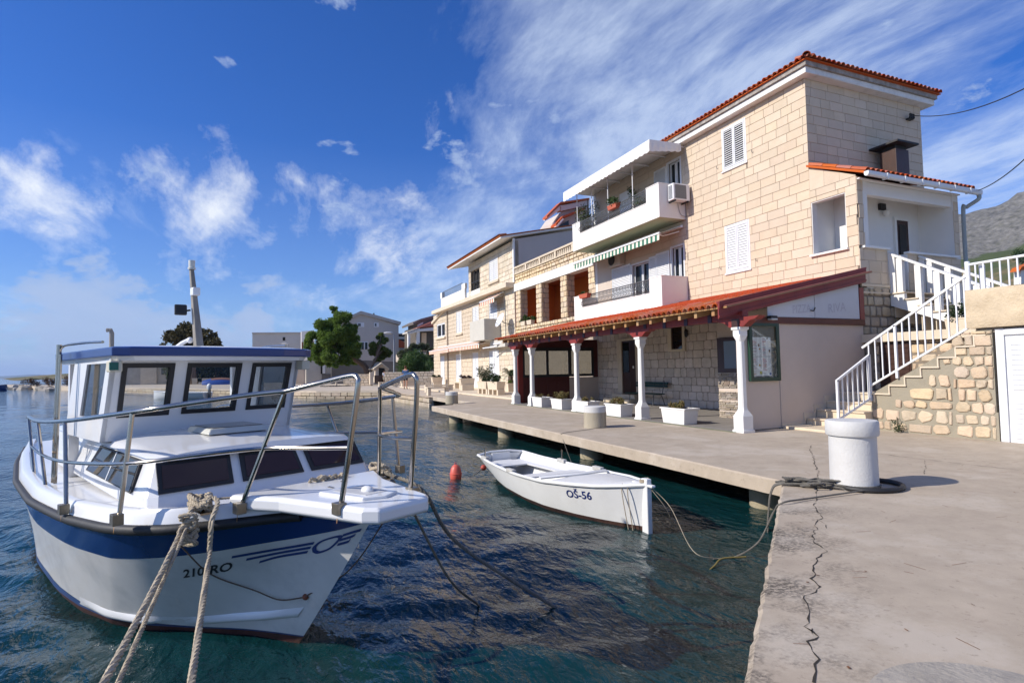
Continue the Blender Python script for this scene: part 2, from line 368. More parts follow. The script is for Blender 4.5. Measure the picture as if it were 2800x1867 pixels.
# ------------------------------------------------------------------ palette
mt_tile   = M('limestone_cladding', (.57, .46, .335), .82, .07, 2.5, .25, 60, rnd=.07, col2=(.63, .515, .385), stain=.10, sscale=1.3, scol=(.45, .27, .13))
mt_mortar = M('mortar', (.22, .18, .14), .9, .15, 6, .3, 40)
mt_ashlar = M('pale_ashlar', (.60, .50, .38), .85, .12, 3, .45, 45, rnd=.12, stain=.22, sscale=1.5, scol=(.42, .31, .2))
mt_rubble = M('rubble_stone', (.56, .44, .31), .88, .16, 5, .8, 28, rnd=.16, stain=.3, sscale=2.5, scol=(.36, .22, .12))
mt_grey_st = M('terrace_stone', (.58, .49, .41), .86, .14, 4, .55, 40, rnd=.13, stain=.15, sscale=3, scol=(.3, .25, .2))
mt_clad   = M('slate_strip_cladding', (.30, .25, .20), .8, .2, 9, .4, 50, rnd=.35)
mt_white  = M('white_render', (.75, .73, .695), .75, .03, 1.5, .06, 90, stain=.05, sscale=.9)
mt_wpaint = M('white_paint', (.76, .74, .70), .45, .03, 4, .03, 60, stain=.08, sscale=6, scol=(.6, .55, .48))
mt_wmetal = M('white_enamel', (.74, .75, .77), .35, .03, 6, stain=.05, sscale=9, scol=(.5, .4, .3))
mt_alu    = M('white_aluminium', (.70, .705, .715), .4, .03, 3)
mt_pink   = M('grey_pink_render', (.56, .47, .395), .85, .06, .8, .15, 70, stain=.18, sscale=.7, scol=(.40, .34, .30))
mt_soffit = M('olive_soffit', (.42, .39, .28), .8, .05, 1)
mt_cornice = M('weathered_white', (.72, .70, .67), .8, .06, 3, .3, 30, stain=.35, sscale=4, scol=(.33, .30, .26))
mt_tileroof = M('terracotta', (.43, .10, .038), .75, .12, 5, .3, 40, rnd=.2, stain=.15, sscale=3, scol=(.25, .09, .05))
mt_redwood = M('red_stained_timber', (.21, .026, .02), .5, .2, 3, .15, 40, zs=.4)
mt_darkred = M('dark_red_panel', (.075, .011, .010), .4, .15, 2, .05, 30)
mt_rafter = M('raw_pine_timber', (.36, .20, .085), .7, .2, 8, .2, 50, rnd=.12)
mt_brown  = M('dark_brown_timber', (.045, .018, .012), .45, .2, 6, .1, 30, zs=.3)
mt_iron   = M('grey_wrought_iron', (.10, .105, .11), .5, .1, 5)
mt_black  = M('black_rubber', (.018, .018, .02), .6, .2, 8, .1, 60)
mt_dark   = M('dark_room', (.012, .011, .010), .9, .1)
mt_canvas = M('white_canvas', (.74, .735, .715), .85, .03, 2, .15, 14)
mt_green  = M('green_canvas', (.025, .14, .09), .8, .08)
mt_cream  = M('cream_canvas', (.70, .68, .55), .85, .05)
mt_salmon = M('salmon_canvas', (.52, .17, .10), .8, .1)
mt_gpaint = M('dark_green_paint', (.012, .045, .03), .4, .1)
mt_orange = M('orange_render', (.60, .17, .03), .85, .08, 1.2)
mt_conc   = M('concrete', (.42, .345, .27), .88, .16, 1.6, .35, 55, stain=.3, sscale=1.4, scol=(.26, .20, .15))
mt_conc2  = M('grey_concrete', (.34, .29, .235), .9, .15, 2.2, .5, 40, stain=.35, sscale=2.2, scol=(.17, .145, .115))
mt_stonestep = M('cream_stone_slab', (.62, .52, .39), .7, .08, 3, .15, 60, rnd=.05)
mt_pot    = M('terracotta_plastic', (.42, .10, .05), .6, .1)
mt_soil   = M('dark_soil', (.035, .025, .018), .95, .3, 20)
mt_leaf   = M('leaf_green', (.045, .085, .018), .6, .35, 3, rnd=.1, leafy=.35)
mt_leafd  = M('leaf_dark', (.022, .045, .012), .6, .3, 3, rnd=.1, leafy=.35)
mt_pine   = M('pine_needles', (.06, .13, .018), .65, .3, 1.2, col2=(.19, .27, .045), leafy=.5)
mt_olive  = M('olive_leaves', (.055, .07, .035), .65, .3, 1.5, col2=(.12, .135, .07), leafy=.35)
mt_dry    = M('dry_sedum', (.17, .085, .035), .8, .35, 12, col2=(.11, .13, .03))
mt_bark   = M('bark', (.13, .09, .065), .9, .3, 10, .6, 20)
mt_glassd = glass('dark_window_glass', (.012, .014, .016))
mt_blueglass = glass('pale_window_glass', (.10, .115, .13), .12)
mt_steel  = M('stainless_steel', (.44, .395, .34), .20, .06, 8, metal=1.0, stain=.22, sscale=18, scol=(.25, .15, .08))

# ------------------------------------------------------------------ sea
def axis(c, lo, hi, s=.045, g=1.02):
    def side(L):
        v = [0.0]; st = s
        while v[-1] < L: v.append(v[-1]+st); st *= g
        return np.array(v)
    return np.r_[c-side(c-lo)[:0:-1], c+side(hi-c)]
def sea():
    xs = axis(.8, -22000, 12.5); ys = axis(4.6, -14, 22000)
    X, Y = np.meshgrid(xs, ys, indexing='ij'); Z = np.zeros_like(X)
    cell = np.maximum(np.gradient(xs)[:, None], np.gradient(ys)[None, :])
    r = np.random.default_rng(5)
    for k in range(90):
        lam = math.exp(r.uniform(math.log(.22), math.log(3.8))); th = R(205)+r.normal()*.75
        a = .0085*lam**.70*(.5+r.random()) * (.72 if lam < .5 else 1.0); kx, ky = 2*math.pi/lam*math.cos(th), 2*math.pi/lam*math.sin(th)
        fade = np.clip((lam/cell-3)/3, 0, 1)
        Z += a*.42*fade*np.sin(kx*X+ky*Y+r.uniform(0, 6.28)+.6*np.sin(.31*X+.23*Y+k))
    # calmer water close to the quay and between the hulls
    calm = .6+.4*np.clip((5.3-X)/6, 0, 1); Z *= np.where((Y > 0) & (Y < 40), calm, 1)
    nx, ny = X.shape; V = np.stack([X, Y, Z], -1).reshape(-1, 3)
    i = np.arange(nx*ny).reshape(nx, ny); F = np.stack([i[:-1, :-1], i[1:, :-1], i[1:, 1:], i[:-1, 1:]], -1).reshape(-1, 4)
    me = bpy.data.meshes.new('sea'); me.vertices.add(len(V)); me.vertices.foreach_set('co', V.ravel())
    me.loops.add(F.size); me.loops.foreach_set('vertex_index', F.ravel().astype(np.int32)); me.polygons.add(len(F))
    me.polygons.foreach_set('loop_start', np.arange(0, F.size, 4, dtype=np.int32)); me.polygons.foreach_set('loop_total', np.full(len(F), 4, np.int32))
    me.polygons.foreach_set('use_smooth', np.ones(len(F), bool)); me.update(calc_edges=True)
    mt = bpy.data.materials.new('sea_water'); mt.use_nodes = True; N = mt.node_tree.nodes; L = mt.node_tree.links; b = N['Principled BSDF']
    b.inputs['Roughness'].default_value = .035; b.inputs['IOR'].default_value = 1.333
    g = N.new('ShaderNodeNewGeometry'); n = N.new('ShaderNodeTexNoise'); n.inputs['Scale'].default_value = .35; n.inputs['Detail'].default_value = 4; L.new(g.outputs[0], n.inputs['Vector'])
    mx = N.new('ShaderNodeMix'); mx.data_type = 'RGBA'; L.new(n.outputs[0], mx.inputs[0]); mx.inputs[6].default_value = (.002, .021, .024, 1); mx.inputs[7].default_value = (.004, .033, .037, 1); L.new(mx.outputs[2], b.inputs['Base Color'])
    h = []
    for s, d in ((.8, .08), (3.8, .050), (12.0, .024)):
        t = N.new('ShaderNodeTexNoise'); t.inputs['Scale'].default_value = s; t.inputs['Detail'].default_value = 4; t.inputs['Distortion'].default_value = .4
        mp = N.new('ShaderNodeMapping'); mp.inputs[2].default_value = (0, 0, R(25)); mp.inputs[3].default_value = (1, .55, 1); L.new(g.outputs[0], mp.inputs[0]); L.new(mp.outputs[0], t.inputs['Vector'])
        q = N.new('ShaderNodeMath'); q.operation = 'MULTIPLY'; q.inputs[1].default_value = d; L.new(t.outputs[0], q.inputs[0]); h.append(q)
    a0_ = N.new('ShaderNodeMath'); a0_.operation = 'ADD'; L.new(h[0].outputs[0], a0_.inputs[0]); L.new(h[1].outputs[0], a0_.inputs[1])
    ad = N.new('ShaderNodeMath'); ad.operation = 'ADD'; L.new(a0_.outputs[0], ad.inputs[0]); L.new(h[2].outputs[0], ad.inputs[1])
    bp = N.new('ShaderNodeBump'); bp.inputs['Strength'].default_value = .85; bp.inputs['Distance'].default_value = 1.0; L.new(ad.outputs[0], bp.inputs['Height']); L.new(bp.outputs[0], b.inputs['Normal'])
    return struct(link('sea', me, mt, None, (0, 0, -.55)))
sea()

# ------------------------------------------------------------------ quay
def quay_material():
    mt = M('quay_concrete', (.37, .305, .23), .88, .13, 3.2, .16, 150, col2=(.46, .38, .29), stain=.30, sscale=1.7, scol=(.27, .205, .155))
    N = mt.node_tree.nodes; L = mt.node_tree.links; b = N['Principled BSDF']; src = b.inputs['Base Color'].links[0].from_socket
    g = N.new('ShaderNodeNewGeometry')
    # lichen and grime that gathers in a strip along the worn kerb
    dp = N.new('ShaderNodeVectorMath'); dp.operation = 'DOT_PRODUCT'; nrm = np.array([3.13, -3.74, 0])/4.877; dp.inputs[1].default_value = nrm
    sb = N.new('ShaderNodeVectorMath'); sb.operation = 'SUBTRACT'; sb.inputs[1].default_value = (1.92, 1.99, 0); L.new(g.outputs[0], sb.inputs[0]); L.new(sb.outputs[0], dp.inputs[0])
    strip = N.new('ShaderNodeMapRange'); strip.inputs[1].default_value = .75; strip.inputs[2].default_value = .15; L.new(dp.outputs['Value'], strip.inputs[0])
    def nz(s, d, lo, hi):
        n = N.new('ShaderNodeTexNoise'); n.inputs['Scale'].default_value = s; n.inputs['Detail'].default_value = d; n.inputs['Roughness'].default_value = .7; L.new(g.outputs[0], n.inputs['Vector'])
        r = N.new('ShaderNodeMapRange'); r.inputs[1].default_value = lo; r.inputs[2].default_value = hi; L.new(n.outputs[0], r.inputs[0]); return r.outputs[0]
    def mul(a, b2):
        q = N.new('ShaderNodeMath'); q.operation = 'MULTIPLY'; L.new(a, q.inputs[0]); L.new(b2, q.inputs[1]); return q.outputs[0]
    inn = N.new('ShaderNodeMapRange'); inn.inputs[1].default_value = -.06; inn.inputs[2].default_value = -.02; L.new(dp.outputs['Value'], inn.inputs[0])
    al = N.new('ShaderNodeVectorMath'); al.operation = 'DOT_PRODUCT'; al.inputs[1].default_value = np.array([3.74, 3.13, 0])/4.877; L.new(sb.outputs[0], al.inputs[0])
    end = N.new('ShaderNodeMapRange'); end.inputs[1].default_value = 4.6; end.inputs[2].default_value = 3.6; L.new(al.outputs['Value'], end.inputs[0])
    f = mul(mul(mul(mul(strip.outputs[0], end.outputs[0]), inn.outputs[0]), nz(1.9, 5, .44, .58)), nz(34, 6, .40, .56))
    x = N.new('ShaderNodeMix'); x.data_type = 'RGBA'; L.new(f, x.inputs[0]); L.new(src, x.inputs[6]); x.inputs[7].default_value = (.075, .062, .048, 1)
    f2 = nz(3.3, 9, .66, .74)
    x2 = N.new('ShaderNodeMix'); x2.data_type = 'RGBA'; h = N.new('ShaderNodeMath'); h.operation = 'MULTIPLY'; h.inputs[1].default_value = .55; L.new(f2, h.inputs[0]); L.new(h.outputs[0], x2.inputs[0]); L.new(x.outputs[2], x2.inputs[6]); x2.inputs[7].default_value = (.17, .12, .085, 1)
    # aggregate specks
    x3 = N.new('ShaderNodeMix'); x3.data_type = 'RGBA'; f3 = nz(120, 3, .60, .72); h3 = N.new('ShaderNodeMath'); h3.operation = 'MULTIPLY'; h3.inputs[1].default_value = .35; L.new(f3, h3.inputs[0]); L.new(h3.outputs[0], x3.inputs[0]); L.new(x2.outputs[2], x3.inputs[6]); x3.inputs[7].default_value = (.14, .11, .085, 1)
    # pale worn patches and fine dark grit
    def layer(src_, fac, col, amt):
        x_ = N.new('ShaderNodeMix'); x_.data_type = 'RGBA'; h_ = N.new('ShaderNodeMath'); h_.operation = 'MULTIPLY'; h_.inputs[1].default_value = amt; L.new(fac, h_.inputs[0]); L.new(h_.outputs[0], x_.inputs[0]); L.new(src_, x_.inputs[6]); x_.inputs[7].default_value = (*col, 1); return x_.outputs[2]
    o_ = layer(x3.outputs[2], nz(.75, 6, .50, .62), (.53, .46, .375), .55)
    o_ = layer(o_, nz(17, 8, .585, .66), (.20, .155, .115), .45)
    o_ = layer(o_, nz(5.5, 10, .64, .70), (.17, .13, .10), .5)
    o_ = layer(o_, nz(2.6, 9, .69, .73), (.33, .155, .075), .5)
    o_ = layer(o_, nz(210, 2, .62, .70), (.60, .54, .46), .4)
    L.new(o_, b.inputs['Base Color']); return mt
mt_quay = quay_material()
def wobble(p, q, n, amp):
    p, q = np.array(p, float), np.array(q, float); t = np.linspace(0, 1, n)[:, None]; d = q-p; nrm = np.array([-d[1], d[0]])/np.linalg.norm(d)
    w = rng.normal(size=n)*amp; w[0] = w[-1] = 0
    return [tuple(v) for v in p+(q-p)*t+nrm*w[:, None]]
def slab(name, outline, z0, z1, mat, c=.025):
    """a slab with a worn, bevelled rim"""
    P = np.array(outline, float); n = len(P); mb = MB()
    A = np.roll(P, 1, 0)-P; Bv = np.roll(P, -1, 0)-P
    A /= np.linalg.norm(A, axis=1, keepdims=True)+1e-9; Bv /= np.linalg.norm(Bv, axis=1, keepdims=True)+1e-9
    e1 = np.stack([-Bv[:, 1], Bv[:, 0]], 1); e0 = np.stack([A[:, 1], -A[:, 0]], 1); nn = e0+e1; nn /= np.linalg.norm(nn, axis=1, keepdims=True)+1e-9
    Q = P+nn*c
    V = [(*p, z0) for p in P]+[(*p, z1-c*.8) for p in P]+[(*q, z1) for q in Q]
    F = [tuple(range(n))[::-1], tuple(range(2*n, 3*n))]
    for i in range(n): j = (i+1) % n; F += [(i, j, n+j, n+i), (n+i, n+j, 2*n+j, 2*n+i)]
    return mb.add(V, F).build(name, mat)
out = wobble((-9.0, -7.15), (1.92, 1.99), 70, .004)[:-1]+wobble((1.92, 1.99), (5.66, 5.12), 60, .004)[:-1]+wobble((5.66, 5.12), (5.86, 22.2), 120, .006)
out += [(6.9, 22.45), (7.0, 23.2), (7.95, 23.4), (8.0, 30.6), (30, 30.6), (30, -7.15)]
out = out[::-1]
# counter-clockwise order
ar = sum(a[0]*b[1]-b[0]*a[1] for a, b in zip(out, out[1:]+out[:1]))
if ar < 0: out = out[::-1]
quay = struct(slab('quay', out, -.19, 0.0, mt_quay))
struct(MB().prism([(9.5, 4.6, -1.6), (9.5, 30.2, -1.6), (30, 30.2, -1.6), (30, -7, -1.6), (-7.6, -7, -1.6), (2.6, 1.6, -1.6)], (0, 0, 1.405)).build('quay_foundation', mt_conc2))  # unseen land under the slab, added to keep light out beneath
for yy in (9.0-3.0, 10.75, 15.6, 20.6):
    MB().lathe((6.36, yy, -1.5), [(.25, 0), (.25, 1.32)], 24).build('pile', M('weedy_pile_concrete', (.34, .29, .20), .9, .15, 3, .4, 30, stain=.5, sscale=3, scol=(.13, .12, .05)), quay, smooth=True)
Z4 = lambda x, y: onz(1900+x/2.0444, 1100+y/2.0444, 0)
def crack(pts, w):
    P = np.array([Z4(*p)[:2] for p in pts]); Q = []
    for a, b in zip(P[:-1], P[1:]):
        k = max(2, int(np.linalg.norm(b-a)/.05))
        for t in range(k): Q.append(a+(b-a)*t/k+rng.normal(size=2)*.008)
    Q.append(P[-1]); Q = np.array(Q); T = np.gradient(Q, axis=0); T /= np.linalg.norm(T, axis=1, keepdims=True)+1e-9; nn = np.stack([-T[:, 1], T[:, 0]], 1)
    ww = w*np.clip(.55+.5*rng.normal(size=len(Q)), .15, 1.6)[:, None]
    mb = MB(); mb.grid([[(*(q-n*k), .0025), (*(q+n*k), .0025)] for q, n, k in zip(Q, nn, ww)]); mb.build('crack', mt_crack, quay)
mt_crack = M('crack_shadow', (.03, .024, .018), .95)
crack([(650, 240), (640, 265), (665, 300), (670, 340), (690, 390), (688, 425), (680, 500), (675, 560), (672, 590), (715, 645), (680, 665), (680, 700), (655, 750), (665, 775), (725, 825), (735, 835), (700, 860), (660, 910), (672, 960), (650, 985), (700, 1020), (705, 1035), (640, 1070), (605, 1095), (635, 1150), (645, 1180), (620, 1255), (690, 1310), (635, 1340), (660, 1390), (680, 1430), (665, 1567)], .0055)
crack([(1010, 285), (1200, 308), (1380, 330), (1560, 350), (1840, 382)], .006)
crack([(1285, 325), (1290, 360), (1283, 400)], .003)
crack([(690, 655), (725, 680), (735, 705)], .003)
crack([(640, 1260), (650, 1290), (690, 1300)], .004)
crack([(1040, 190), (1330, 205), (1700, 215)], .002)
# fallen pine needles and grit on the concrete: too many to count
nd = MB()
for k in range(230):
    t = rng.random(); p = np.array([rng.uniform(2.3, 9.5), rng.uniform(.6, 7.6)])
    if (p-np.array([1.92, 1.99]))@np.array([3.13, -3.74]) < 1.0: continue
    a = rng.uniform(0, 6.28); l = rng.uniform(.02, .075); d = np.array([math.cos(a), math.sin(a)]); n = np.array([-d[1], d[0]])*rng.uniform(.0008, .0016)
    if k % 4 == 0: l *= .18; n *= 4
    nd.add([(*(p-d*l-n), .004), (*(p+d*l-n), .004), (*(p+d*l+n), .005), (*(p-d*l+n), .005)], [(0, 1, 2, 3)])
lit = stuff(nd.build('pine_needle_litter', M('dry_needles', (.16, .07, .03), .8, .4, 30))); tag(lit, 'dry pine needles and grit scattered over the concrete quay', 'litter')
# terrace floor slabs under the pergola
tf = struct(B(8.93, 13.1, 9.32, 21.4, .002, .012).build('terrace_floor', M('floor_joint', (.10, .095, .085), .9)))
mt_pave = M('grey_terrace_paving', (.235, .215, .195), .7, .15, 2.5, .15, 40, rnd=.08)
for i in range(4):
    for j in range(12):
        x0 = 8.95+i*1.035; y0 = 9.34+j*1.004
        B(x0+.004, x0+1.031, y0+.004, y0+1.0, .012, .018).build('paving_slab', mt_pave, tf)
B(8.87, 8.932, 9.2, 21.6, .003, .010).build('painted_edge_line', M('faded_green_paint', (.17, .19, .11), .8, .3, 4, stain=.6, sscale=3, scol=(.36, .30, .22)), tf)
# ------------------------------------------------------------------ main house
FX = ('X', 13.1); FY = ('Y', 9.29); FYU = ('Y', 10.6)
house = thing('stone_house', 'tall three storey house clad in beige stone blocks with white balconies', 'house', (15.5, 15.3, 0))
W1 = (12.71, 13.62, 7.52, 8.80); W2 = (12.71, 13.63, 4.29, 5.71); WP = (9.60, 10.57, 4.25, 5.64)
D1 = (15.62, 16.28, 3.5, 5.60); D2 = (17.58, 18.70, 3.5, 5.40); DU = (15.66, 16.35, 6.6, 8.66)
holes = [W1, W2, WP, D1, D2, DU, (15.44, 21.4, 3.3, 4.4), (15.44, 21.4, 6.42, 7.5)]
# masonry core behind the facing
core = MB()
for r in cut([(10.75, 21.4, 2.95, 9.12)], [W1, W2, D1, D2, DU]): wbox(core, FX, *r, -.22, -.012)
core.box(13.34, 17.92, 10.85, 21.4, 0, 9.12)
for r in cut([(9.32, 10.75, 3.0, 5.95)], [WP]): wbox(core, FX, *r, -.22, -.012)
core.hexa([(13.112, 9.32, 5.95), (13.32, 9.32, 5.95), (13.32, 10.75, 5.95), (13.112, 10.75, 5.95), (13.112, 9.32, 5.96), (13.32, 9.32, 5.96), (13.32, 10.75, 6.60), (13.112, 10.75, 6.60)])
core.box(13.112, 17.92, 10.612, 10.86, 5.9, 9.12)
core.box(13.115, 17.1, 9.30, 10.9, 0, 3.08)
core.build('wall', mt_mortar, house)
its = []
def ln(): return random.choice([.38, .46, .52, .60, .64])*random.uniform(.92, 1.08)
H = .2515
for r in courses(9.30, 15.44, 3.50, 9.03, H, ln, [W1, W2, WP, (9.0, 10.585, 5.96, 9.1)]): its.append((tile_mb(FX, *r, -.012, random.uniform(0, .003)), dist(FX, r)))
# raking stones under the porch roof slope
for k in range(3):
    a1 = 10.585-k*.43; a0 = a1-.425; zt = lambda a: 5.98+(a-9.30)*.475
    if a0 < 9.3: a0 = 9.3
    mb = MB().hexa([(13.112, a0, 5.965), (13.1, a0, 5.965), (13.1, a1, 5.965), (13.112, a1, 5.965), (13.112, a0, zt(a0)), (13.1, a0, zt(a0)), (13.1, a1, zt(a1)), (13.112, a1, zt(a1))]); its.append((mb, 14))
for r in courses(13.1, 17.92, 6.55, 9.03, H, ln, [], gap=.008): its.append((tile_mb(FYU, *r, -.012, random.uniform(0, .003)), dist(FYU, r)))
# porch pier and parapets facing the stair
for r in courses(13.1, 13.33, 4.25, 5.95, .34, lambda: .23): its.append((tile_mb(FY, *r, -.012, .002), dist(FY, r)))
for r in courses(13.1, 14.12, 3.32, 4.18, .29, lambda: random.uniform(.36, .5)): its.append((tile_mb(FY, *r, -.012, .002), dist(FY, r)))
for r in courses(14.9, 17.1, 3.1, 4.14, .29, lambda: random.uniform(.36, .5)): its.append((tile_mb(FY, *r, -.012, .002), dist(FY, r)))
for r in courses(16.87, 17.1, 4.25, 5.7, .3, lambda: .3): its.append((tile_mb(FY, *r, -.012, .002), dist(FY, r)))
for r in courses(15.44, 21.35, 4.4, 6.42, H, ln, holes): its.append((tile_mb(FX, *r, -.012, .001), dist(FX, r)+6))
for r in courses(15.44, 21.35, 7.5, 9.03, H, ln, holes): its.append((tile_mb(FX, *r, -.012, .001), dist(FX, r)+6))
lay(its, 'stone_block', mt_tile, house, 300)
# porch: floor, white inner walls, soffit beam, pier core
p = MB(); p.box(13.33, 13.5, 9.32, 9.5, 3.08, 5.95); p.box(16.87, 17.12, 9.305, 10.7, 3.08, 5.9); p.box(14.0, 17.0, 10.2, 10.60, 3.08, 5.86); p.box(13.33, 17.0, 10.60, 10.66, 3.08, 6.0)
p.box(13.33, 13.36, 9.5, 9.60, 4.2, 5.9); p.box(13.325, 14.13, 9.305, 9.5, 3.08, 4.19); p.box(14.88, 16.9, 9.305, 9.5, 3.08, 4.15)
p.build('porch_wall', mt_white, house)
MB().box(13.33, 17.05, 9.33, 9.5, 5.55, 5.86).box(13.12, 17.1, 9.22, 10.6, 5.865, 5.9).build('porch_beam', mt_white, house, bevel=.01)
B(13.1, 17.1, 9.25, 10.7, 3.085, 3.12).build('porch_floor', mt_stonestep, house)
for nm, x0, x1, y0, y1, z0 in (('porch_sill', 13.2, 14.16, 9.22, 9.36, 4.19), ('porch_sill', 14.84, 16.9, 9.22, 9.36, 4.15), ('window_sill', 13.02, 13.2, 9.55, 10.62, 4.20)):
    B(x0, x1, y0, y1, z0, z0+.055).build(nm, mt_wpaint, house, bevel=.008)
B(13.06, 14.14, 9.25, 9.30, 3.25, 3.31).build('string_course', mt_stonestep, house)
d = B(15.86, 16.34, 10.15, 10.195, 3.12, 5.32).build('porch_door', mt_brown, house, bevel=.005); B(15.95, 16.25, 10.135, 10.155, 3.4, 5.2).build('door_glass', mt_glassd, d)
MB().box(15.78, 15.86, 10.14, 10.2, 3.12, 5.4).box(16.34, 16.42, 10.14, 10.2, 3.12, 5.4).box(15.86, 16.34, 10.14, 10.2, 5.32, 5.4).build('door_frame', mt_wpaint, house)
wl_ = thing('wall_lantern', 'small white lantern on the inner wall of the shaded porch', 'lamp', (15.35, 10.19, 5.3))
B(15.2, 15.42, 10.12, 10.2, 5.55, 5.72).build('bracket', mt_black, wl_); MB().lathe((15.36, 10.08, 5.36), [(.03, 0), (.075, .05), (.08, .14), (.02, .17)], 12).build('lamp_glass', mt_wpaint, wl_, smooth=True)
# lower house wall right of the pergola: rough squared stones
its = [(stone_mb(FY, *r, -.01, .03, .02, .018), dist(FY, r)) for r in courses(13.1, 15.2, 2.07, 3.24, lambda: random.uniform(.16, .27), lambda: random.uniform(.16, .36), gap=.022)]
lay(its, 'rubble_stone', M('house_base_stone', (.40, .33, .235), .88, .16, 5, .8, 28, rnd=.2), house, 300)
# eaves: white box cornice and clay tiles
co = MB()
co.prism([(12.86, 10.36, 9.03), (12.86, 21.5, 9.03), (12.86, 21.5, 9.2), (12.86, 10.36, 9.2)], (.4, 0, 0)); co.prism([(13.26, 10.36, 9.03), (18.2, 10.36, 9.03), (18.2, 10.36, 9.2), (13.26, 10.36, 9.2)], (0, .4, 0))
co.build('cornice', mt_cornice, house, bevel=.012)
MB().box(12.80, 18.25, 10.30, 10.62, 9.2, 9.32).box(12.80, 13.2, 10.62, 21.5, 9.2, 9.32).build('eaves_board', M('bare_eaves_mortar', (.30, .27, .24), .95, .3, 6, .6, 14, stain=.6, sscale=5, scol=(.62, .60, .57)), house)
# hipped roof body
zr = 9.34; rx0, rx1, ry0, ry1 = 12.74, 18.3, 10.22, 21.5
MB().add([(rx0, ry0, zr), (rx1, ry0, zr), (rx1, ry1, zr), (rx0, ry1, zr), (15.5, 13.2, zr+.95), (15.5, 19.0, zr+.95), (rx0, ry0, zr-.02), (rx1, ry0, zr-.02), (rx1, ry1, zr-.02), (rx0, ry1, zr-.02)],
         [(0, 1, 4), (1, 2, 5, 4), (2, 3, 5), (3, 0, 4, 5), (6, 7, 8, 9), (0, 1, 7, 6), (1, 2, 8, 7), (2, 3, 9, 8), (3, 0, 6, 9)]).build('roof', mt_tileroof, house)
def barrel(p, up, acr, l, r, n=6, t=.012):
    """one half round clay tile: p lower end centre, up slope direction, acr across"""
    p, up, acr = (np.array(q, float) for q in (p, up, acr)); nrm = np.cross(acr, up); nrm = nrm if nrm[2] > 0 else -nrm
    G = []
    for s, k in ((0, 1.0), (1, .82)):
        for rad in (r*k, r*k-t):
            G.append([p+up*l*s+acr*rad*math.cos(math.pi*j/n)+nrm*rad*math.sin(math.pi*j/n)*1.0 for j in range(n+1)])
    mb = MB(); b = n+1
    mb.add([q for g in G for q in g], [(j, j+1, 2*b+j+1, 2*b+j) for j in range(n)]+[(b+j, b+j+1, 3*b+j+1, 3*b+j) for j in range(n)]+[(j, j+1, b+j+1, b+j) for j in range(n)]); return mb
its = []
up = np.array([.95, 0, .325]); up /= np.linalg.norm(up)
for k in range(62):
    y = 10.3+k*.18
    its.append((barrel((12.70, y, 9.345+random.uniform(-.008, .008)), up, (0, 1, 0), .42, .082), y))
up = np.array([0, .95, .31]); up /= np.linalg.norm(up)
for k in range(31):
    x = 12.8+k*.18
    its.append((barrel((x, 10.18, 9.345+random.uniform(-.008, .008)), up, (1, 0, 0), .42, .082), 5+k*.1))
for k in range(7):
    t = k/7; P0 = np.array([12.70, 10.18, 9.36])+(np.array([15.5, 13.2, zr+.98])-np.array([12.70, 10.18, 9.36]))*t; u = np.array([2.8, 3.02, .95]); u /= np.linalg.norm(u)
    its.append((barrel(P0, u, np.cross(u, (0, 0, 1))/np.linalg.norm(np.cross(u, (0, 0, 1))), .5, .11), 1))
# porch lean-to roof
pr_ = MB().hexa([(13.02, 9.02, 5.93), (17.35, 9.02, 5.93), (17.35, 10.6, 6.60), (13.02, 10.6, 6.60), (13.02, 9.02, 5.99), (17.35, 9.02, 5.99), (17.35, 10.6, 6.66), (13.02, 10.6, 6.66)]).build('porch_roof', mt_tileroof, house)
up = np.array([0, .92, .39]); up /= np.linalg.norm(up)
for k in range(24):
    for j in range(4):
        its.append((barrel((13.08+k*.18, 8.98+j*.385, 5.985+j*.163), up, (1, 0, 0), .44, .08), 6+j))
lay(its, 'roof_tile', mt_tileroof, house, 300, smooth=True)
gt = MB().tube([(13.0, 8.96, 5.90), (17.5, 8.96, 5.88)], .06, 10)
gt.box(13.0, 17.5, 8.90, 9.02, 5.9, 5.955); g_ = gt.build('gutter', mt_alu, house, smooth=True)
for k in range(1, 7): B(13.0+k*.66, 13.04+k*.66, 8.885, 9.03, 5.825, 5.965).build('gutter_bracket', mt_alu, g_)
MB().tube(spline([(17.42, 8.96, 5.86), (17.42, 8.97, 5.72), (17.30, 9.2, 5.55), (17.22, 9.24, 5.4), (17.22, 9.24, 3.2)], 5), .05, 10).build('downpipe', M('grey_zinc', (.33, .36, .35), .5, .1), house, smooth=True)
ch = thing('chimney', 'dark brown metal chimney with a flat overhanging cap on the porch roof', 'chimney', (15.95, 10.15, 6.3))
MB().box(15.68, 16.22, 9.95, 10.4, 6.15, 7.25).build('chimney_stack', mt_brown, ch, bevel=.01); MB().box(15.5, 16.4, 9.78, 10.58, 7.36, 7.41).box(15.72, 16.18, 10.0, 10.36, 7.25, 7.36).build('chimney_cap', mt_black, ch)
# windows with louvred shutters
def shutter(parent, pl, a0, a1, z0, z1, d, n, fill=.95, name='shutter'):
    mb = MB(); t = .045
    for r in ((a0, a0+t, z0, z1), (a1-t, a1, z0, z1), (a0+t, a1-t, z0, z0+t), (a0+t, a1-t, z1-t, z1)): wbox(mb, pl, *r, d-.03, d)
    s = mb.build(name, mt_alu, parent, bevel=.003)
    sl = None; h = (z1-z0-2*t)/n
    for k in range(n):
        z = z0+t+h*(k+.5); q = MB(); w = h*fill
        q.hexa([wp(pl, a0+t, z-w/2, d-.004), wp(pl, a1-t, z-w/2, d-.004), wp(pl, a1-t, z-w/2+.004, d-.001), wp(pl, a0+t, z-w/2+.004, d-.001), wp(pl, a0+t, z+w/2, d-.03), wp(pl, a1-t, z+w/2, d-.03), wp(pl, a1-t, z+w/2+.004, d-.027), wp(pl, a0+t, z+w/2+.004, d-.027)])
        q.build('slat', mt_alu, s)
    return s
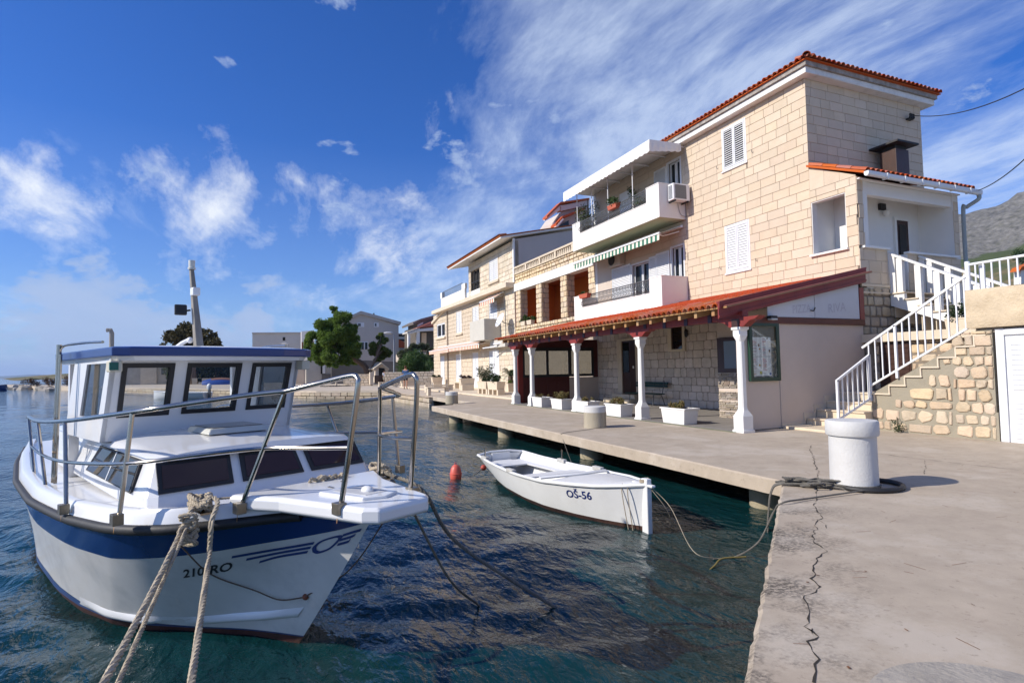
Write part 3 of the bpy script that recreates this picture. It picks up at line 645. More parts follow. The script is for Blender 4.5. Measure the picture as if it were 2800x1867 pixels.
def frame(parent, pl, h, d0, d1, t=.05, mat=None, name='window_frame'):
    mb = MB(); a0, a1, z0, z1 = h
    for r in ((a0, a0+t, z0, z1), (a1-t, a1, z0, z1), (a0+t, a1-t, z0, z0+t), (a0+t, a1-t, z1-t, z1)): wbox(mb, pl, *r, d0, d1)
    return mb.build(name, mat or mt_alu, parent, bevel=.004)
for w, gap in ((W1, .10), (W2, .03)):
    a0, a1, z0, z1 = w; mid = (a0+a1)/2
    f = frame(house, FX, (a0-.04, a1+.04, z0-.03, z1+.04), -.03, .012, .055)
    wbox(MB(), FX, a0, a1, z0, z1, -.2, -.15).build('window_pane', mt_glassd, house)
    shutter(house, FX, a0+.015, mid-.005, z0+.03, z1-.015, .022, 17, .5 if w is W1 else .95); shutter(house, FX, mid+.005, a1-.015, z0+.03, z1-.015, .022, 17, .5 if w is W1 else .95)
    wbox(MB(), FX, a0-.07, a1+.07, z0-.075, z0-.03, -.02, .045).build('window_sill', mt_alu, house, bevel=.005)
    for s in (a0-.28, a1+.25): MB().tube([wp(FX, s, z0+.15, 0), wp(FX, s, z0+.15, .05), wp(FX, s, z0+.23, .055)], .008, 6).build('shutter_hook', mt_iron, house)
# porch window: bare opening with white reveal
f = frame(house, FX, WP, -.20, -.013, .02, mt_white, 'window_reveal')
# balcony doors
for h in (D1, D2, DU):
    a0, a1, z0, z1 = h; f = frame(house, FX, (a0-.05, a1+.05, z0, z1+.05), -.06, .02, .06); wbox(MB(), FX, a0+.01, a1-.01, z0, z1, -.2, -.17).build('door_glass', glass('room_glass', (.03, .035, .04), .03), house)
    m_ = (a0+a1)/2
    for q in ((a0+.02, m_-.01), (m_+.01, a1-.02)): frame(house, FX, (q[0], q[1], z0, z1), -.14, -.10, .05, None, 'door_leaf')
shutter(house, FX, 16.36, 17.12, 3.6, 5.55, .05, 30); shutter(house, FX, 17.14, 17.54, 3.6, 5.50, .05, 30); shutter(house, FX, 18.76, 20.1, 3.6, 5.5, .04, 30)
shutter(house, FX, 16.40, 17.10, 6.7, 8.62, .04, 30)
wbox(MB(), FX, 18.6, 19.4, 6.6, 8.45, -.02, .02).build('balcony_door', mt_alu, house)
wbox(MB(), FX, 20.2, 21.35, 3.4, 9.0, -.02, .006).build('render_strip', mt_pink, house)
# balconies
def balcony(z0, z1, zlow, ysol, nm):
    y0, y1 = 15.46, 21.44
    mb = MB(); mb.box(12.0, 13.1, y0, y1, z0, z0+.16)
    mb.box(12.0, 12.12, y0+.12, y1-.12, z0+.16, zlow-.03); mb.box(12.0, 13.1, y0, y0+.12, z0+.16, z1-.03); mb.box(12.0, 13.1, y1-.12, y1, z0+.16, z1-.03)
    mb.box(12.0, 12.12, y0+.12, ysol[0], zlow-.03, z1-.03); mb.box(12.0, 12.12, ysol[1], y1-.12, zlow-.03, z1-.03)
    b = mb.build('balcony', mt_white, house)
    cp = MB(); cp.box(11.985, 12.14, ysol[0], ysol[1], zlow-.03, zlow)
    for q in ((y0-.012, ysol[0]+.01), (ysol[1]-.01, y1+.012)): cp.box(11.985, 12.14, q[0], q[1], z1-.03, z1)
    cp.box(12.14, 13.1, y0-.012, y0+.135, z1-.03, z1); cp.box(12.14, 13.1, y1-.135, y1+.012, z1-.03, z1); cp.build('coping', mt_white, b, bevel=.004)
    B(12.01, 13.09, y0+.01, y1-.01, z0-.008, z0).build('balcony_soffit', mt_soffit, b)
    top, bot = z1-.055, zlow+.05; n = 46
    rl = MB(); rl.tube([(12.02, ysol[0], top), (12.02, ysol[1], top)], .022, 6); rl.tube([(12.04, ysol[0], bot), (12.04, ysol[1], bot)], .016, 6); rl.tube([(12.02, ysol[0], top-.08), (12.02, ysol[1], top-.08)], .012, 5); rl.build('balcony_rail', mt_iron, b, smooth=True)
    for k in range(n):
        y = ysol[0]+.05+(ysol[1]-ysol[0]-.1)*k/(n-1)
        pts = [(12.02, y, top), (12.02, y, top-.10), (12.0, y, top-.18), (11.93, y, bot+.14), (11.915, y, bot+.09), (11.94, y, bot+.04), (12.04, y, bot)]
        MB().tube(spline(pts, 3), .013, 5).build('baluster', mt_iron, b, smooth=True)
    return b
balcony(3.32, 4.46, 3.94, (16.13, 20.76), 'low'); balcony(6.43, 7.61, 7.09, (16.17, 20.80), 'up')
wbox(MB(), FX, 21.25, 21.42, 3.3, 9.0, -.1, .02).build('corner_pier', mt_white, house)
# ------------------------------------------------------------------ awnings, air conditioners, plants on the house
aw = thing('white_awning', 'white canvas awning with scalloped valance over the upper balcony', 'awning', (12.3, 18.2, 8.5))
G = []; G2 = []
yA, yB = 15.36, 21.45
for i in range(61):
    y = yA+(yB-yA)*i/60; G.append([(13.08, y, 9.02-.01*math.sin(y*9)), (12.3, y, 9.0-.015*math.sin(y*5)), (11.6, y, 8.985)])
MB().grid(G).build('canopy', mt_canvas, aw, thick=.006, smooth=True)
for i in range(241):
    y = yA+(yB-yA)*i/240; G2.append([(11.60, y, 8.985), (11.585, y, 8.74), (11.59, y, 8.60-.035*abs(math.sin(i/240*math.pi*22)))])
MB().grid(G2).build('valance', mt_canvas, aw, thick=.005)
for yy in (yA,):
    G3 = []
    for i in range(81):
        x = 11.6+1.3*i/80; G3.append([(x, yy, 8.985+.03*i/80), (x, yy-.012+.008*math.sin(i*.45), 8.78), (x, yy, 8.60+.16*i/80-.03*abs(math.sin(i/80*math.pi*5)))])
    MB().grid(G3).build('side_valance', mt_canvas, aw, thick=.005)
for k in range(7): B(11.62, 13.08, yA+.05+k*.98, yA+.085+k*.98, 8.93, 8.965).build('awning_rib', mt_alu, aw)
for yy in (16.99, 18.63, 19.84, 21.04): MB().tube([(12.03, yy, 7.1), (12.03, yy, 8.98)], .018, 8).build('support_pole', mt_alu, aw, smooth=True)
def striped(name, label, X0, z0, X1, z1, ya, yb, vh, n, cols, group=None, scallop=.03):
    a = thing(name, label, 'awning', ((X0+X1)/2, (ya+yb)/2, z1), group); w = (yb-ya)/n; per = {0: MB(), 1: MB()}
    for k in range(n):
        p, q = ya+k*w, ya+(k+1)*w; per[k % 2].grid([[(X0, p, z0), (X1, p, z1)], [(X0, q, z0), (X1, q, z1)]])
        V = MB(); G = []
        for i in range(9):
            t = i/8; y = p+w*t; G.append([(X1-.012, y, z1-.02), (X1-.02, y, z1-vh+scallop*(1-math.sin(math.pi*t)) if k % 2 else z1-vh+scallop*.6)])
        V.grid(G).build('valance_stripe', cols[k % 2], a, thick=.003)
    for c in (0, 1): per[c].build('canopy_cloth' if c else 'canopy_stripe', cols[c], a, thick=.004)
    B(X1-.04, X1+.02, ya-.02, yb+.02, z1-.03, z1+.035).build('front_bar', mt_alu, a, bevel=.006)
    MB().tube([(X0, ya-.05, z0), (X0, yb+.05, z0)], .05, 8).build('roller', mt_alu, a, smooth=True)
    for yy in (ya+.1, yb-.1): MB().tube([(X0, yy, z0-.15), ((X0+X1)/2, yy+.3*(1 if yy < (ya+yb)/2 else -1), (z0+z1)/2-.12), (X1, yy, z1-.02)], .02, 6).build('folding_arm', mt_alu, a)
    return a
striped('striped_awning', 'green and cream striped awning with scalloped edge under the upper balcony', 13.02, 6.22, 12.1, 5.92, 15.62, 21.6, .25, 49, (mt_cream, mt_green))
ac = thing('air_conditioner', 'white air conditioner unit hung on the side of the upper balcony', 'air conditioner', (12.75, 15.28, 6.96))
B(12.33, 13.02, 15.12, 15.40, 6.97, 7.53).build('casing', mt_wmetal, ac, bevel=.02)
for k in range(11): B(12.318, 12.333, 15.17, 15.36, 7.02+k*.042, 7.045+k*.042).build('louvre', M('grey_plastic', (.25, .26, .28), .5), ac)
B(12.40, 12.86, 15.108, 15.121, 7.02, 7.48).build('coil_guard', M('grey_mesh', (.16, .17, .18), .6, .3, 90), ac)
MB().box(12.4, 12.44, 15.12, 15.46, 6.92, 6.965).box(12.92, 12.96, 15.12, 15.46, 6.92, 6.965).build('bracket', mt_black, ac)
MB().tube(spline([(12.75, 15.42, 6.95), (12.82, 15.44, 6.7), (12.9, 15.43, 6.55), (13.06, 15.42, 6.5), (13.07, 15.4, 6.3)], 5), .012, 6).build('hose', M('grey_hose', (.4, .38, .35), .6), ac, smooth=True)
ac2 = thing('wall_fan_unit', 'beige air conditioner in the shade above the closed shutter of the lower balcony', 'air conditioner', (12.98, 19.6, 5.5))
B(12.82, 13.08, 19.12, 20.0, 5.52, 6.08).build('casing', M('beige_plastic', (.45, .40, .31), .5), ac2, bevel=.02)
MB().lathe((0, 0, 0), [(.23, 0), (.23, .02), (.19, .025), (.0, .025)], 20).build('fan_grille', mt_black, ac2).matrix_local = Matrix.Translation(Vector((12.815-12.98, 0.1, .3)))@Matrix.Rotation(R(-90), 4, 'Y')
def plant_box(name, label, loc, sx, sy, h, potmat, leafs, n, spread, height, mat, cat='planter', group=None, size=.06, rim=.015):
    t = thing(name, label, cat, loc, group); x, y, z = loc; mb = MB(); k = .86
    def ring(f, zz): return [(x-sx/2*f, y-sy/2*f, z+zz), (x+sx/2*f, y-sy/2*f, z+zz), (x+sx/2*f, y+sy/2*f, z+zz), (x-sx/2*f, y+sy/2*f, z+zz)]
    V = ring(k, 0)+ring(.97, h-.03)+ring(1.0+rim, h-.03)+ring(1.0+rim, h)+ring(.90, h)+ring(.88, h*.6)
    F = [(3, 2, 1, 0)]+[(20, 21, 22, 23)]
    for r in range(5):
        for i in range(4): j = (i+1) % 4; F.append((4*r+i, 4*r+j, 4*r+4+j, 4*r+4+i))
    mb.add(V, F).build('pot', potmat, t, bevel=.006)
    B(x-sx*.43, x+sx*.43, y-sy*.43, y+sy*.43, z+h*.6, z+h-.02).build('soil', mt_soil, t)
    if leafs:
        cs = [(x+random.uniform(-.4, .4)*sx*spread, y+random.uniform(-.4, .4)*sy*spread, z+h+random.uniform(.0, height)) for _ in range(leafs)]
        leafmesh('foliage', cs, [height*.35+.04]*len(cs), n, size, mat, t, shell=.2)
    return t
plant_box('flower_box', 'terracotta flower box with red geraniums hung on the upper balcony rail', (11.9, 18.05, 7.38), .2, .62, .17, mt_pot, 8, 260, 1.0, .25, mt_leaf, size=.09)
plant_box('flower_box', 'terracotta flower box on the lower balcony rail beside the white corner', (11.9, 20.35, 4.28), .2, .7, .17, mt_pot, 6, 120, 1.0, .12, mt_leaf, size=.07)
t = thing('hanging_pot', 'turquoise pot with red flowers hung inside the upper balcony', 'plant pot', (12.9, 19.45, 7.9)); MB().lathe((12.9, 19.45, 7.9), [(.07, 0), (.095, .2), (.1, .2), (.085, .19)], 14).build('pot', M('turquoise_glaze', (.02, .33, .36), .35), t, smooth=True)
leafmesh('foliage', [(12.9, 19.45, 8.15), (12.88, 19.5, 8.2)], [.12, .1], 90, .07, mt_leafd, t, shell=.2); leafmesh('red_bloom', [(12.85, 19.4, 8.25)], [.07], 24, .06, M('red_petal', (.4, .02, .02), .6), t, shell=.3)
t = thing('climbing_vine', 'leafy vine screen at the far end of the upper balcony', 'vine', (12.5, 21.2, 7.2))
leafmesh('foliage', [(12.15+random.uniform(0, .8), 20.85+random.uniform(0, .45), 7.3+random.uniform(0, 1.2)) for _ in range(26)], [.22]*26, 1500, .075, M('vine_leaf', (.035, .055, .012), .6, .4, 4, col2=(.10, .12, .03)), t, shell=.3); MB().tube([(12.6, 21.1, 6.6), (12.55, 21.05, 8.7)], .015, 6).build('stem', mt_bark, t)
t = thing('trailing_plant', 'green trailing plant beside the turquoise pot on the balcony', 'plant', (12.8, 18.0, 7.7)); leafmesh('foliage', [(12.85, 18.3, 8.3), (12.85, 18.2, 8.1), (12.8, 17.9, 7.8), (12.7, 17.5, 7.6)], [.14, .2, .2, .2], 420, .07, mt_leaf, t, shell=.3); MB().tube([(13.05, 18.3, 6.6), (12.95, 18.3, 8.4)], .012, 6).build('stem', mt_bark, t)
# ------------------------------------------------------------------ terrace back wall (ground floor of the house)
TB = ('X', 13.09)
DT = (18.45, 19.40, .35, 2.43); WT = (15.74, 16.33, 2.0, 2.72)
gw = MB()
for r in cut([(12.0, 21.4, 0, 3.2)], [(18.36, 19.72, 0, 2.55), (15.62, 16.52, 1.92, 2.8)]): wbox(gw, TB, *r, -.03, -.0)
gw.build('ground_floor_wall', M('pale_joint', (.36, .30, .245), .9, .15, 6), house)
its = [(stone_mb(TB, *r, -.005, .018, .012, .010), dist(TB, r)) for r in courses(12.05, 21.35, .0, 3.05, lambda: random.uniform(.22, .34), lambda: random.uniform(.22, .52), [(18.36, 19.72, 0, 2.55), (15.62, 16.52, 1.92, 2.8)], gap=.008)]
lay(its, 'terrace_stone', mt_grey_st, house, 300)
MB().add(*[[], []]).box(12.97, 13.1, 18.36, 18.46, .3, 2.55).box(12.97, 13.1, 19.42, 19.72, .3, 2.55).box(12.97, 13.1, 18.46, 19.42, 2.45, 2.55).build('door_surround', mt_stonestep, house, bevel=.01)
d = B(13.02, 13.06, 18.46, 19.42, .36, 2.45).build('front_door', mt_brown, house)
for k in range(7): B(13.008, 13.024, 18.48+k*.06, 18.53+k*.06, .4, 2.4).build('board', mt_brown, d)
B(12.998, 13.01, 18.62, 18.70, 1.35, 1.45).build('notice', mt_wpaint, d)
B(13.005, 13.021, 18.95, 19.36, 1.2, 2.38).build('door_glass', mt_glassd, d)
MB().tube([(13.0, 18.92, 1.3), (12.94, 18.92, 1.3), (12.94, 18.84, 1.3)], .012, 6).build('handle', mt_steel, d)
for k, (x0, h) in enumerate(((12.5, .17), (12.75, .34))): B(x0, 13.1, 18.3-.02*k, 20.1-.25*k, .014 if not k else .17, h).build('door_step', mt_stonestep, house, bevel=.01)
MB().box(13.0, 13.1, 15.62, 15.74, 1.92, 2.8).box(13.0, 13.1, 16.33, 16.52, 1.92, 2.8).box(13.0, 13.1, 15.74, 16.33, 1.92, 2.0).build('window_surround', mt_stonestep, house, bevel=.008)
B(13.06, 13.09, 15.74, 16.33, 2.0, 2.8).build('window_pane', mt_glassd, house); MB().box(13.03, 13.07, 15.74, 15.79, 2.0, 2.8).box(13.03, 13.07, 16.28, 16.33, 2.0, 2.8).build('window_frame', mt_brown, house)
t = thing('wall_lantern', 'small black iron lantern on the terrace wall beside the dark window', 'lamp', (13.0, 15.5, 2.4)); MB().lathe((12.98, 15.5, 2.38), [(.02, 0), (.06, .05), (.065, .2), (.03, .26), (.005, .32)], 6).build('lantern_body', mt_black, t); MB().tube([(13.07, 15.5, 2.6), (12.98, 15.5, 2.66)], .012, 6).build('bracket', mt_black, t)
# kitchen box at the end of the terrace
kit = thing('kitchen_annex', 'plastered kitchen corner with frosted window and slate strip cladding under the pergola', 'annex', (12, 10.7, 0))
B(11.12, 13.08, 9.42, 12.03, .014, 2.75).build('wall', mt_pink, kit)
B(11.06, 11.118, 9.6, 11.98, 1.21, 2.14).build('window_frame', mt_brown, kit); B(11.045, 11.062, 9.8, 11.72, 1.32, 2.04).build('frosted_pane', mt_blueglass, kit)
KP = ('X', 11.118)
its = [(stone_mb(KP, *r, -.005, .02+random.uniform(0, .012), .006, .005), dist(KP, r)) for r in courses(9.45, 12.03, .014, 1.19, lambda: random.uniform(.03, .055), lambda: random.uniform(.09, .26), gap=.004)]
lay(its, 'slate_strip', mt_clad, kit, 300)
# ------------------------------------------------------------------ pergola
per = thing('terrace_pergola', 'red timber pergola with clay tile roof on white posts over the restaurant terrace', 'pergola', (11, 15.3, 0))
def post(y):
    x = 9.1; mb = MB()
    def oct_(h, c, z): return [(x-h, y-h+c, z), (x-h+c, y-h, z), (x+h-c, y-h, z), (x+h, y-h+c, z), (x+h, y+h-c, z), (x+h-c, y+h, z), (x-h+c, y+h, z), (x-h, y+h-c, z)]
    lv = [(.155, .002, 0.0), (.155, .002, .05), (.135, .002, .06), (.135, .002, .34), (.088, .03, .46), (.076, .03, .52), (.066, .026, 1.9), (.10, .002, 2.02), (.10, .002, 2.13), (.125, .002, 2.15), (.125, .002, 2.2)]
    V = [p for h, c, z in lv for p in oct_(h, c, z)]; k = len(lv)
    mb.add(V, [(8*i+j, 8*i+(j+1) % 8, 8*i+8+(j+1) % 8, 8*i+8+j) for i in range(k-1) for j in range(8)]+[tuple(range(8))[::-1], tuple(range(8*k-8, 8*k))])
    mb.build('post', mt_wpaint, per)
    # carved bracket on the post
    cb = []
    for yy, zz in ((-.62, 2.40), (-.50, 2.33), (-.36, 2.31), (-.2, 2.2), (.2, 2.2), (.36, 2.31), (.50, 2.33), (.62, 2.40)): cb.append((9.0, y+yy, zz))
    MB().prism(cb, (.2, 0, 0)).build('corbel', mt_redwood, per, bevel=.01)
for y in (9.17, 12.70, 16.2, 19.64, 21.23): post(y)
B(9.02, 9.18, 9.0, 21.75, 2.36, 2.53).build('eaves_beam', mt_redwood, per, bevel=.01)
for k in range(31): B(9.005, 9.195, 9.5+k*.4, 9.62+k*.4, 2.352, 2.535).build('beam_lashing', M('dark_stain', (.035, .02, .045), .5), per) if k % 2 else None
SL = math.tan(math.atan2(.93, 4.35))                     # roof slope: 2.5 at x = 8.62 to 3.45 at x = 13.1
zr_ = lambda x: 2.50+(x-8.62)*.21
for k in range(23):
    y = 9.42+k*.545
    MB().hexa([(8.66, y, zr_(8.66)-.05), (13.08, y, zr_(13.08)-.05), (13.08, y+.09, zr_(13.08)-.05), (8.66, y+.09, zr_(8.66)-.05), (8.66, y, zr_(8.66)+.09), (13.08, y, zr_(13.08)+.09), (13.08, y+.09, zr_(13.08)+.09), (8.66, y+.09, zr_(8.66)+.09)]).build('rafter', mt_rafter, per)
MB().hexa([(8.62, 9.0, zr_(8.62)+.092), (13.1, 9.0, zr_(13.1)+.092), (13.1, 21.9, zr_(13.1)+.092), (8.62, 21.9, zr_(8.62)+.092), (8.62, 9.0, zr_(8.62)+.115), (13.1, 9.0, zr_(13.1)+.115), (13.1, 21.9, zr_(13.1)+.115), (8.62, 21.9, zr_(8.62)+.115)]).build('roof_boarding', mt_rafter, per)
MB().hexa([(8.60, 9.0, zr_(8.62)+.085), (8.625, 9.0, zr_(8.62)+.085), (8.625, 21.9, zr_(8.62)+.085), (8.60, 21.9, zr_(8.62)+.085), (8.60, 9.0, zr_(8.62)+.125), (8.625, 9.0, zr_(8.62)+.125), (8.625, 21.9, zr_(8.62)+.125), (8.60, 21.9, zr_(8.62)+.125)]).build('fascia', mt_rafter, per)
its = []; up = np.array([1, 0, .21]); up /= np.linalg.norm(up)
for k in range(69):
    for j in range(12):
        x = 8.53+j*.38; y = 9.26+k*.187+random.uniform(-.006, .006); its.append((barrel((x, y, zr_(x)+.135+random.uniform(-.004, .006)), up, (0, 1, 0), .44, .082, 5), (j*30 if j < 4 else j*60)+k))
lay(its, 'roof_tile', mt_tileroof, per, 300, smooth=True)
MB().hexa([(8.6, 9.0, zr_(8.6)+.117), (13.08, 9.0, zr_(13.08)+.117), (13.08, 21.9, zr_(13.08)+.117), (8.6, 21.9, zr_(8.6)+.117), (8.6, 9.0, zr_(8.6)+.14), (13.08, 9.0, zr_(13.08)+.14), (13.08, 21.9, zr_(13.08)+.14), (8.6, 21.9, zr_(8.6)+.14)]).build('under_tile', mt_tileroof, per)
# barge board: profiled
def barge(y):
    for dz0, dz1, yy0, yy1 in ((-.03, .29, y, y+.03), (.19, .30, y-.02, y), (.0, .04, y-.018, y), (.29, .33, y-.03, y+.06)):
        MB().hexa([(8.5, yy0, zr_(8.5)-.08+dz0), (13.03, yy0, zr_(13.03)-.08+dz0), (13.03, yy1, zr_(13.03)-.08+dz0), (8.5, yy1, zr_(8.5)-.08+dz0), (8.5, yy0, zr_(8.5)-.08+dz1), (13.03, yy0, zr_(13.03)-.08+dz1), (13.03, yy1, zr_(13.03)-.08+dz1), (8.5, yy1, zr_(8.5)-.08+dz1)]).build('barge_board', mt_redwood, per)
barge(9.12)
B(8.99, 9.19, 9.08, 9.29, 2.2, 2.37).build('corner_block', mt_brown, per)
# sign gable: beam, white boards, small lamp
B(9.17, 13.09, 9.225, 9.30, 2.30, 2.44).build('tie_beam', M('brown_red_timber', (.10, .026, .015), .55, .25, 4, zs=3), per, bevel=.008); B(12.93, 13.08, 9.225, 9.30, 2.44, 3.2).build('king_strut', mt_redwood, per)
mt_board = M('faded_sign_board', (.55, .56, .58), .6, .04, 2)
zt2 = lambda x: zr_(x)-.075
for a, b in ((9.98, 11.42), (11.435, 12.92)): MB().prism([(a, 9.24, 2.45), (b, 9.24, 2.45), (b, 9.24, zt2(b)), (a, 9.24, max(zt2(a), 2.47))], (0, .02, 0)).build('sign_board', mt_board, per)
mt_ghost = M('ghost_lettering', (.44, .43, .47), .7, .06, 20)
text_mb('PIZZA', .26, lambda x, y: (10.72+x, 9.2375, 2.53+y+x*.10), .82).build('sign_letter', mt_ghost, per)
text_mb('RIVA', .30, lambda x, y: (11.85+x, 9.2375, 2.57+y+x*.10), .95).build('sign_letter', mt_ghost, per)
MB().tube([(11.28, 9.235, 2.62), (11.34, 9.20, 2.60), (11.42, 9.22, 2.68)], .012, 6).build('cable_end', mt_black, per)
t = thing('terrace_spotlight', 'small grey floodlight under the faded sign boards', 'lamp', (10.0, 9.2, 2.42)); B(9.92, 10.12, 9.10, 9.225, 2.40, 2.46).build('housing', mt_black, t, bevel=.01); B(9.93, 10.11, 9.09, 9.2, 2.365, 2.402).build('lamp_glass', M('frosted_lens', (.5, .52, .5), .3), t, bevel=.008)
# side wall of the terrace with the menu case
sw = thing('terrace_side_wall', 'plastered wall closing the terrace end beside the stone steps', 'wall', (11.2, 9.35, 0))
MB().box(9.22, 10.32, 9.30, 9.42, .014, 2.31).build('narrow_panel', mt_pink, sw, bevel=.006)
MB().box(10.32, 13.09, 9.285, 9.42, 0, 2.32).build('wall_panel', mt_pink, sw)
mc = thing('menu_case', 'dark green framed glass case with four printed menu sheets on the plastered wall', 'menu board', (9.86, 9.25, 1.05))
f = MB()
for r in ((9.42, 9.50, 1.05, 2.31), (10.20, 10.29, 1.05, 2.31), (9.50, 10.20, 1.05, 1.13), (9.50, 10.20, 2.24, 2.31)): wbox(f, ('Y', 9.30), *r, 0, .075)
f.build('case_frame', mt_gpaint, mc, bevel=.006); B(9.5, 10.2, 9.285, 9.30, 1.13, 2.24).build('back_panel', M('case_backing', (.16, .165, .15), .8), mc)
B(9.5, 10.2, 9.238, 9.242, 1.13, 2.24).build('case_glass', glass('case_pane', (.93, .95, .94), .02, 1.0), mc)
mt_paper = M('white_paper', (.76, .76, .75), .8, .02); mt_rink = M('red_ink', (.45, .05, .07), .8); mt_kink = M('grey_ink', (.16, .16, .18), .8)
pics = {(0, 1): [(.72, .58, .16, .16, (.20, .10, .05)), (.8, .38, .17, .09, (.45, .22, .08))], (1, 1): [(.62, .93, .2, .08, (.08, .09, .07)), (.84, .28, .16, .14, (.18, .11, .07))], (0, 0): [(.75, .56, .15, .13, (.55, .33, .05)), (.86, .17, .26, .16, (.45, .42, .03))], (1, 0): [(.86, .1, .2, .12, (.05, .10, .30))]}
for i in range(2):
    for j in range(2):
        x0, z0 = 9.53+i*.275, 1.16+j*.425; sh = B(x0, x0+.268, 9.279, 9.283, z0, z0+.415).build('menu_sheet', mt_paper, mc)
        ink = {0: MB(), 1: MB()}
        for k in range(17):
            if random.random() < .16: continue
            z = z0+.375-k*.0215; l = random.uniform(.05, .13); c = 0 if random.random() < .6 else 1
            ink[c].box(x0+.015, x0+.015+l, 9.2775, 9.279, z, z+.008)
            if random.random() < .7: ink[1].box(x0+.225, x0+.25, 9.2775, 9.279, z, z+.006)
        for c in (0, 1):
            if ink[c].v: ink[c].build('printed_lines', (mt_rink, mt_kink)[c], sh)
        for (u, v, w, h, col) in pics[(i, j)]:
            cx, cz = x0+u*.268, z0+v*.415; MB().prism([(cx+w*.134*math.cos(q/10*math.pi), 9.276, cz+h*.21*math.sin(q/10*math.pi)) for q in range(20)], (0, .0025, 0)).build('printed_picture', M('print_%d%d%d' % (i, j, int(u*100)), col, .7, .4, 60), sh)
# far end: red timber enclosure with windows
en = thing('red_enclosure', 'dark red timber screen with framed windows closing the far terrace end', 'screen', (11.2, 21.45, 0))
MB().box(9.28, 9.5, 21.38, 21.5, .014, 2.6).build('corner_post', mt_redwood, en)
MB().box(9.5, 11.66, 21.4, 21.48, .014, 1.05).box(9.5, 13.08, 21.4, 21.48, 2.28, 2.62).box(12.86, 13.08, 21.4, 21.48, 1.0, 2.28).build('panel', mt_darkred, en)
for k in range(4): B(9.6+k*.5, 10.03+k*.5, 21.388, 21.4, .15, .92).build('panel_board', mt_darkred, en, bevel=.006)
B(11.66, 13.08, 21.4, 21.48, .014, 1.02).build('plaster_panel', mt_pink, en)
fr = MB()
for x0, x1 in ((9.5, 9.58), (10.58, 10.68), (11.62, 11.76), (12.76, 12.86)): fr.box(x0, x1, 21.37, 21.43, 1.05, 2.28)
fr.box(9.5, 12.86, 21.365, 21.425, 1.05, 1.16).box(9.5, 12.86, 21.365, 21.425, 2.14, 2.28).build('window_frame', mt_black, en)
for x0, x1 in ((9.58, 10.58), (10.68, 11.62), (11.76, 12.76)): B(x0, x1, 21.44, 21.446, 1.16, 2.14).build('window_pane', glass('terrace_pane', (.55, .56, .54), .01, 1.0), en)
t = thing('ceiling_lamp', 'round white lamp under the pergola beam near the red screen', 'lamp', (10.5, 18.0, 2.5)); MB().lathe((10.5, 18.0, 2.62), [(.02, -.17), (.10, -.15), (.14, -.09), (.14, -.06), (.03, .0), (.03, .2)], 16).build('lamp_shade', mt_wpaint, t, smooth=True)
# bench
bn = thing('garden_bench', 'green slatted bench with curled iron legs against the terrace stone wall', 'bench', (12.6, 17.35, .018))
y0, y1 = 16.45, 18.35
for k in range(4): B(12.38+k*.1, 12.46+k*.1, y0, y1, .42, .455).build('seat_slat', mt_gpaint, bn, bevel=.006)
for z in (.66, .76): MB().hexa([(12.80+(z-.42)*.25, y0, z), (12.83+(z-.42)*.25, y0, z), (12.83+(z-.42)*.25, y1, z), (12.80+(z-.42)*.25, y1, z), (12.82+(z-.42)*.25, y0, z+.085), (12.85+(z-.42)*.25, y0, z+.085), (12.85+(z-.42)*.25, y1, z+.085), (12.82+(z-.42)*.25, y1, z+.085)]).build('back_slat', mt_gpaint, bn, bevel=.006)
for y in (y0+.2, y1-.25):
    MB().tube(spline([(12.30, y, .02), (12.36, y, .05), (12.42, y, .25), (12.44, y, .41), (12.6, y, .41), (12.78, y, .42), (12.84, y, .6), (12.90, y, .86), (12.86, y, .9)], 4), .014, 6).build('leg', mt_iron, bn, smooth=True)
    MB().tube(spline([(12.96, y, .02), (12.9, y, .04), (12.82, y, .25), (12.74, y, .41)], 4), .014, 6).build('leg', mt_iron, bn, smooth=True)
# planters along the terrace edge
mt_wplanter = M('white_painted_concrete', (.74, .72, .69), .8, .05, 6, .5, 25, stain=.3, sscale=6, scol=(.52, .44, .35))
pl_info = [(18.92, 'white concrete trough planter with sparse dry plants, farthest along the row towards the red screen', 6, 420, .06), (17.37, 'white concrete trough planter full of tall reddish dry plants', 16, 2200, .18), (15.66, 'white concrete trough planter beside the third white post, low dry plants', 8, 700, .09), (13.87, 'white concrete trough planter with low bushy dry plants between two posts', 14, 1500, .12), (11.25, 'white concrete trough planter near the menu case, trailing dry plants', 14, 1600, .10)]
for y, lab, nl, n, h in pl_info:
    plant_box('concrete_planter', lab, (9.14, y, .019), .44, .84 if y > 12 else .9, .35 if y > 12 else .38, mt_wplanter, nl, n, .9, h, mt_dry, group='white planters along the terrace', size=.035, rim=.05)
# ------------------------------------------------------------------ stone steps up from the quay
st = thing('stone_staircase', 'cream stone steps turning up beside the plastered wall with white railing', 'staircase', (12, 8.2, 0))
mt_cement = M('grey_cement', (.30, .265, .20), .92, .16, 3, .5, 30, stain=.3, sscale=3, scol=(.19, .16, .12))
B(10.33, 11.1, 7.95, 9.28, 0.0, .055).build('base_course', mt_stonestep, st, bevel=.006)
for k, (x, z) in enumerate(((11.06, .20), (11.39, .38), (11.72, .56), (12.05, .75))):
    z0 = 0.0 if k == 0 else (.20, .38, .56)[k-1]
    B(x, 12.95, 8.12, 9.28, z0+.002, z-.035).build('riser', mt_stonestep, st); B(x-.03, 12.95, 8.11, 9.28, z-.035, z).build('tread', mt_stonestep, st, bevel=.006)
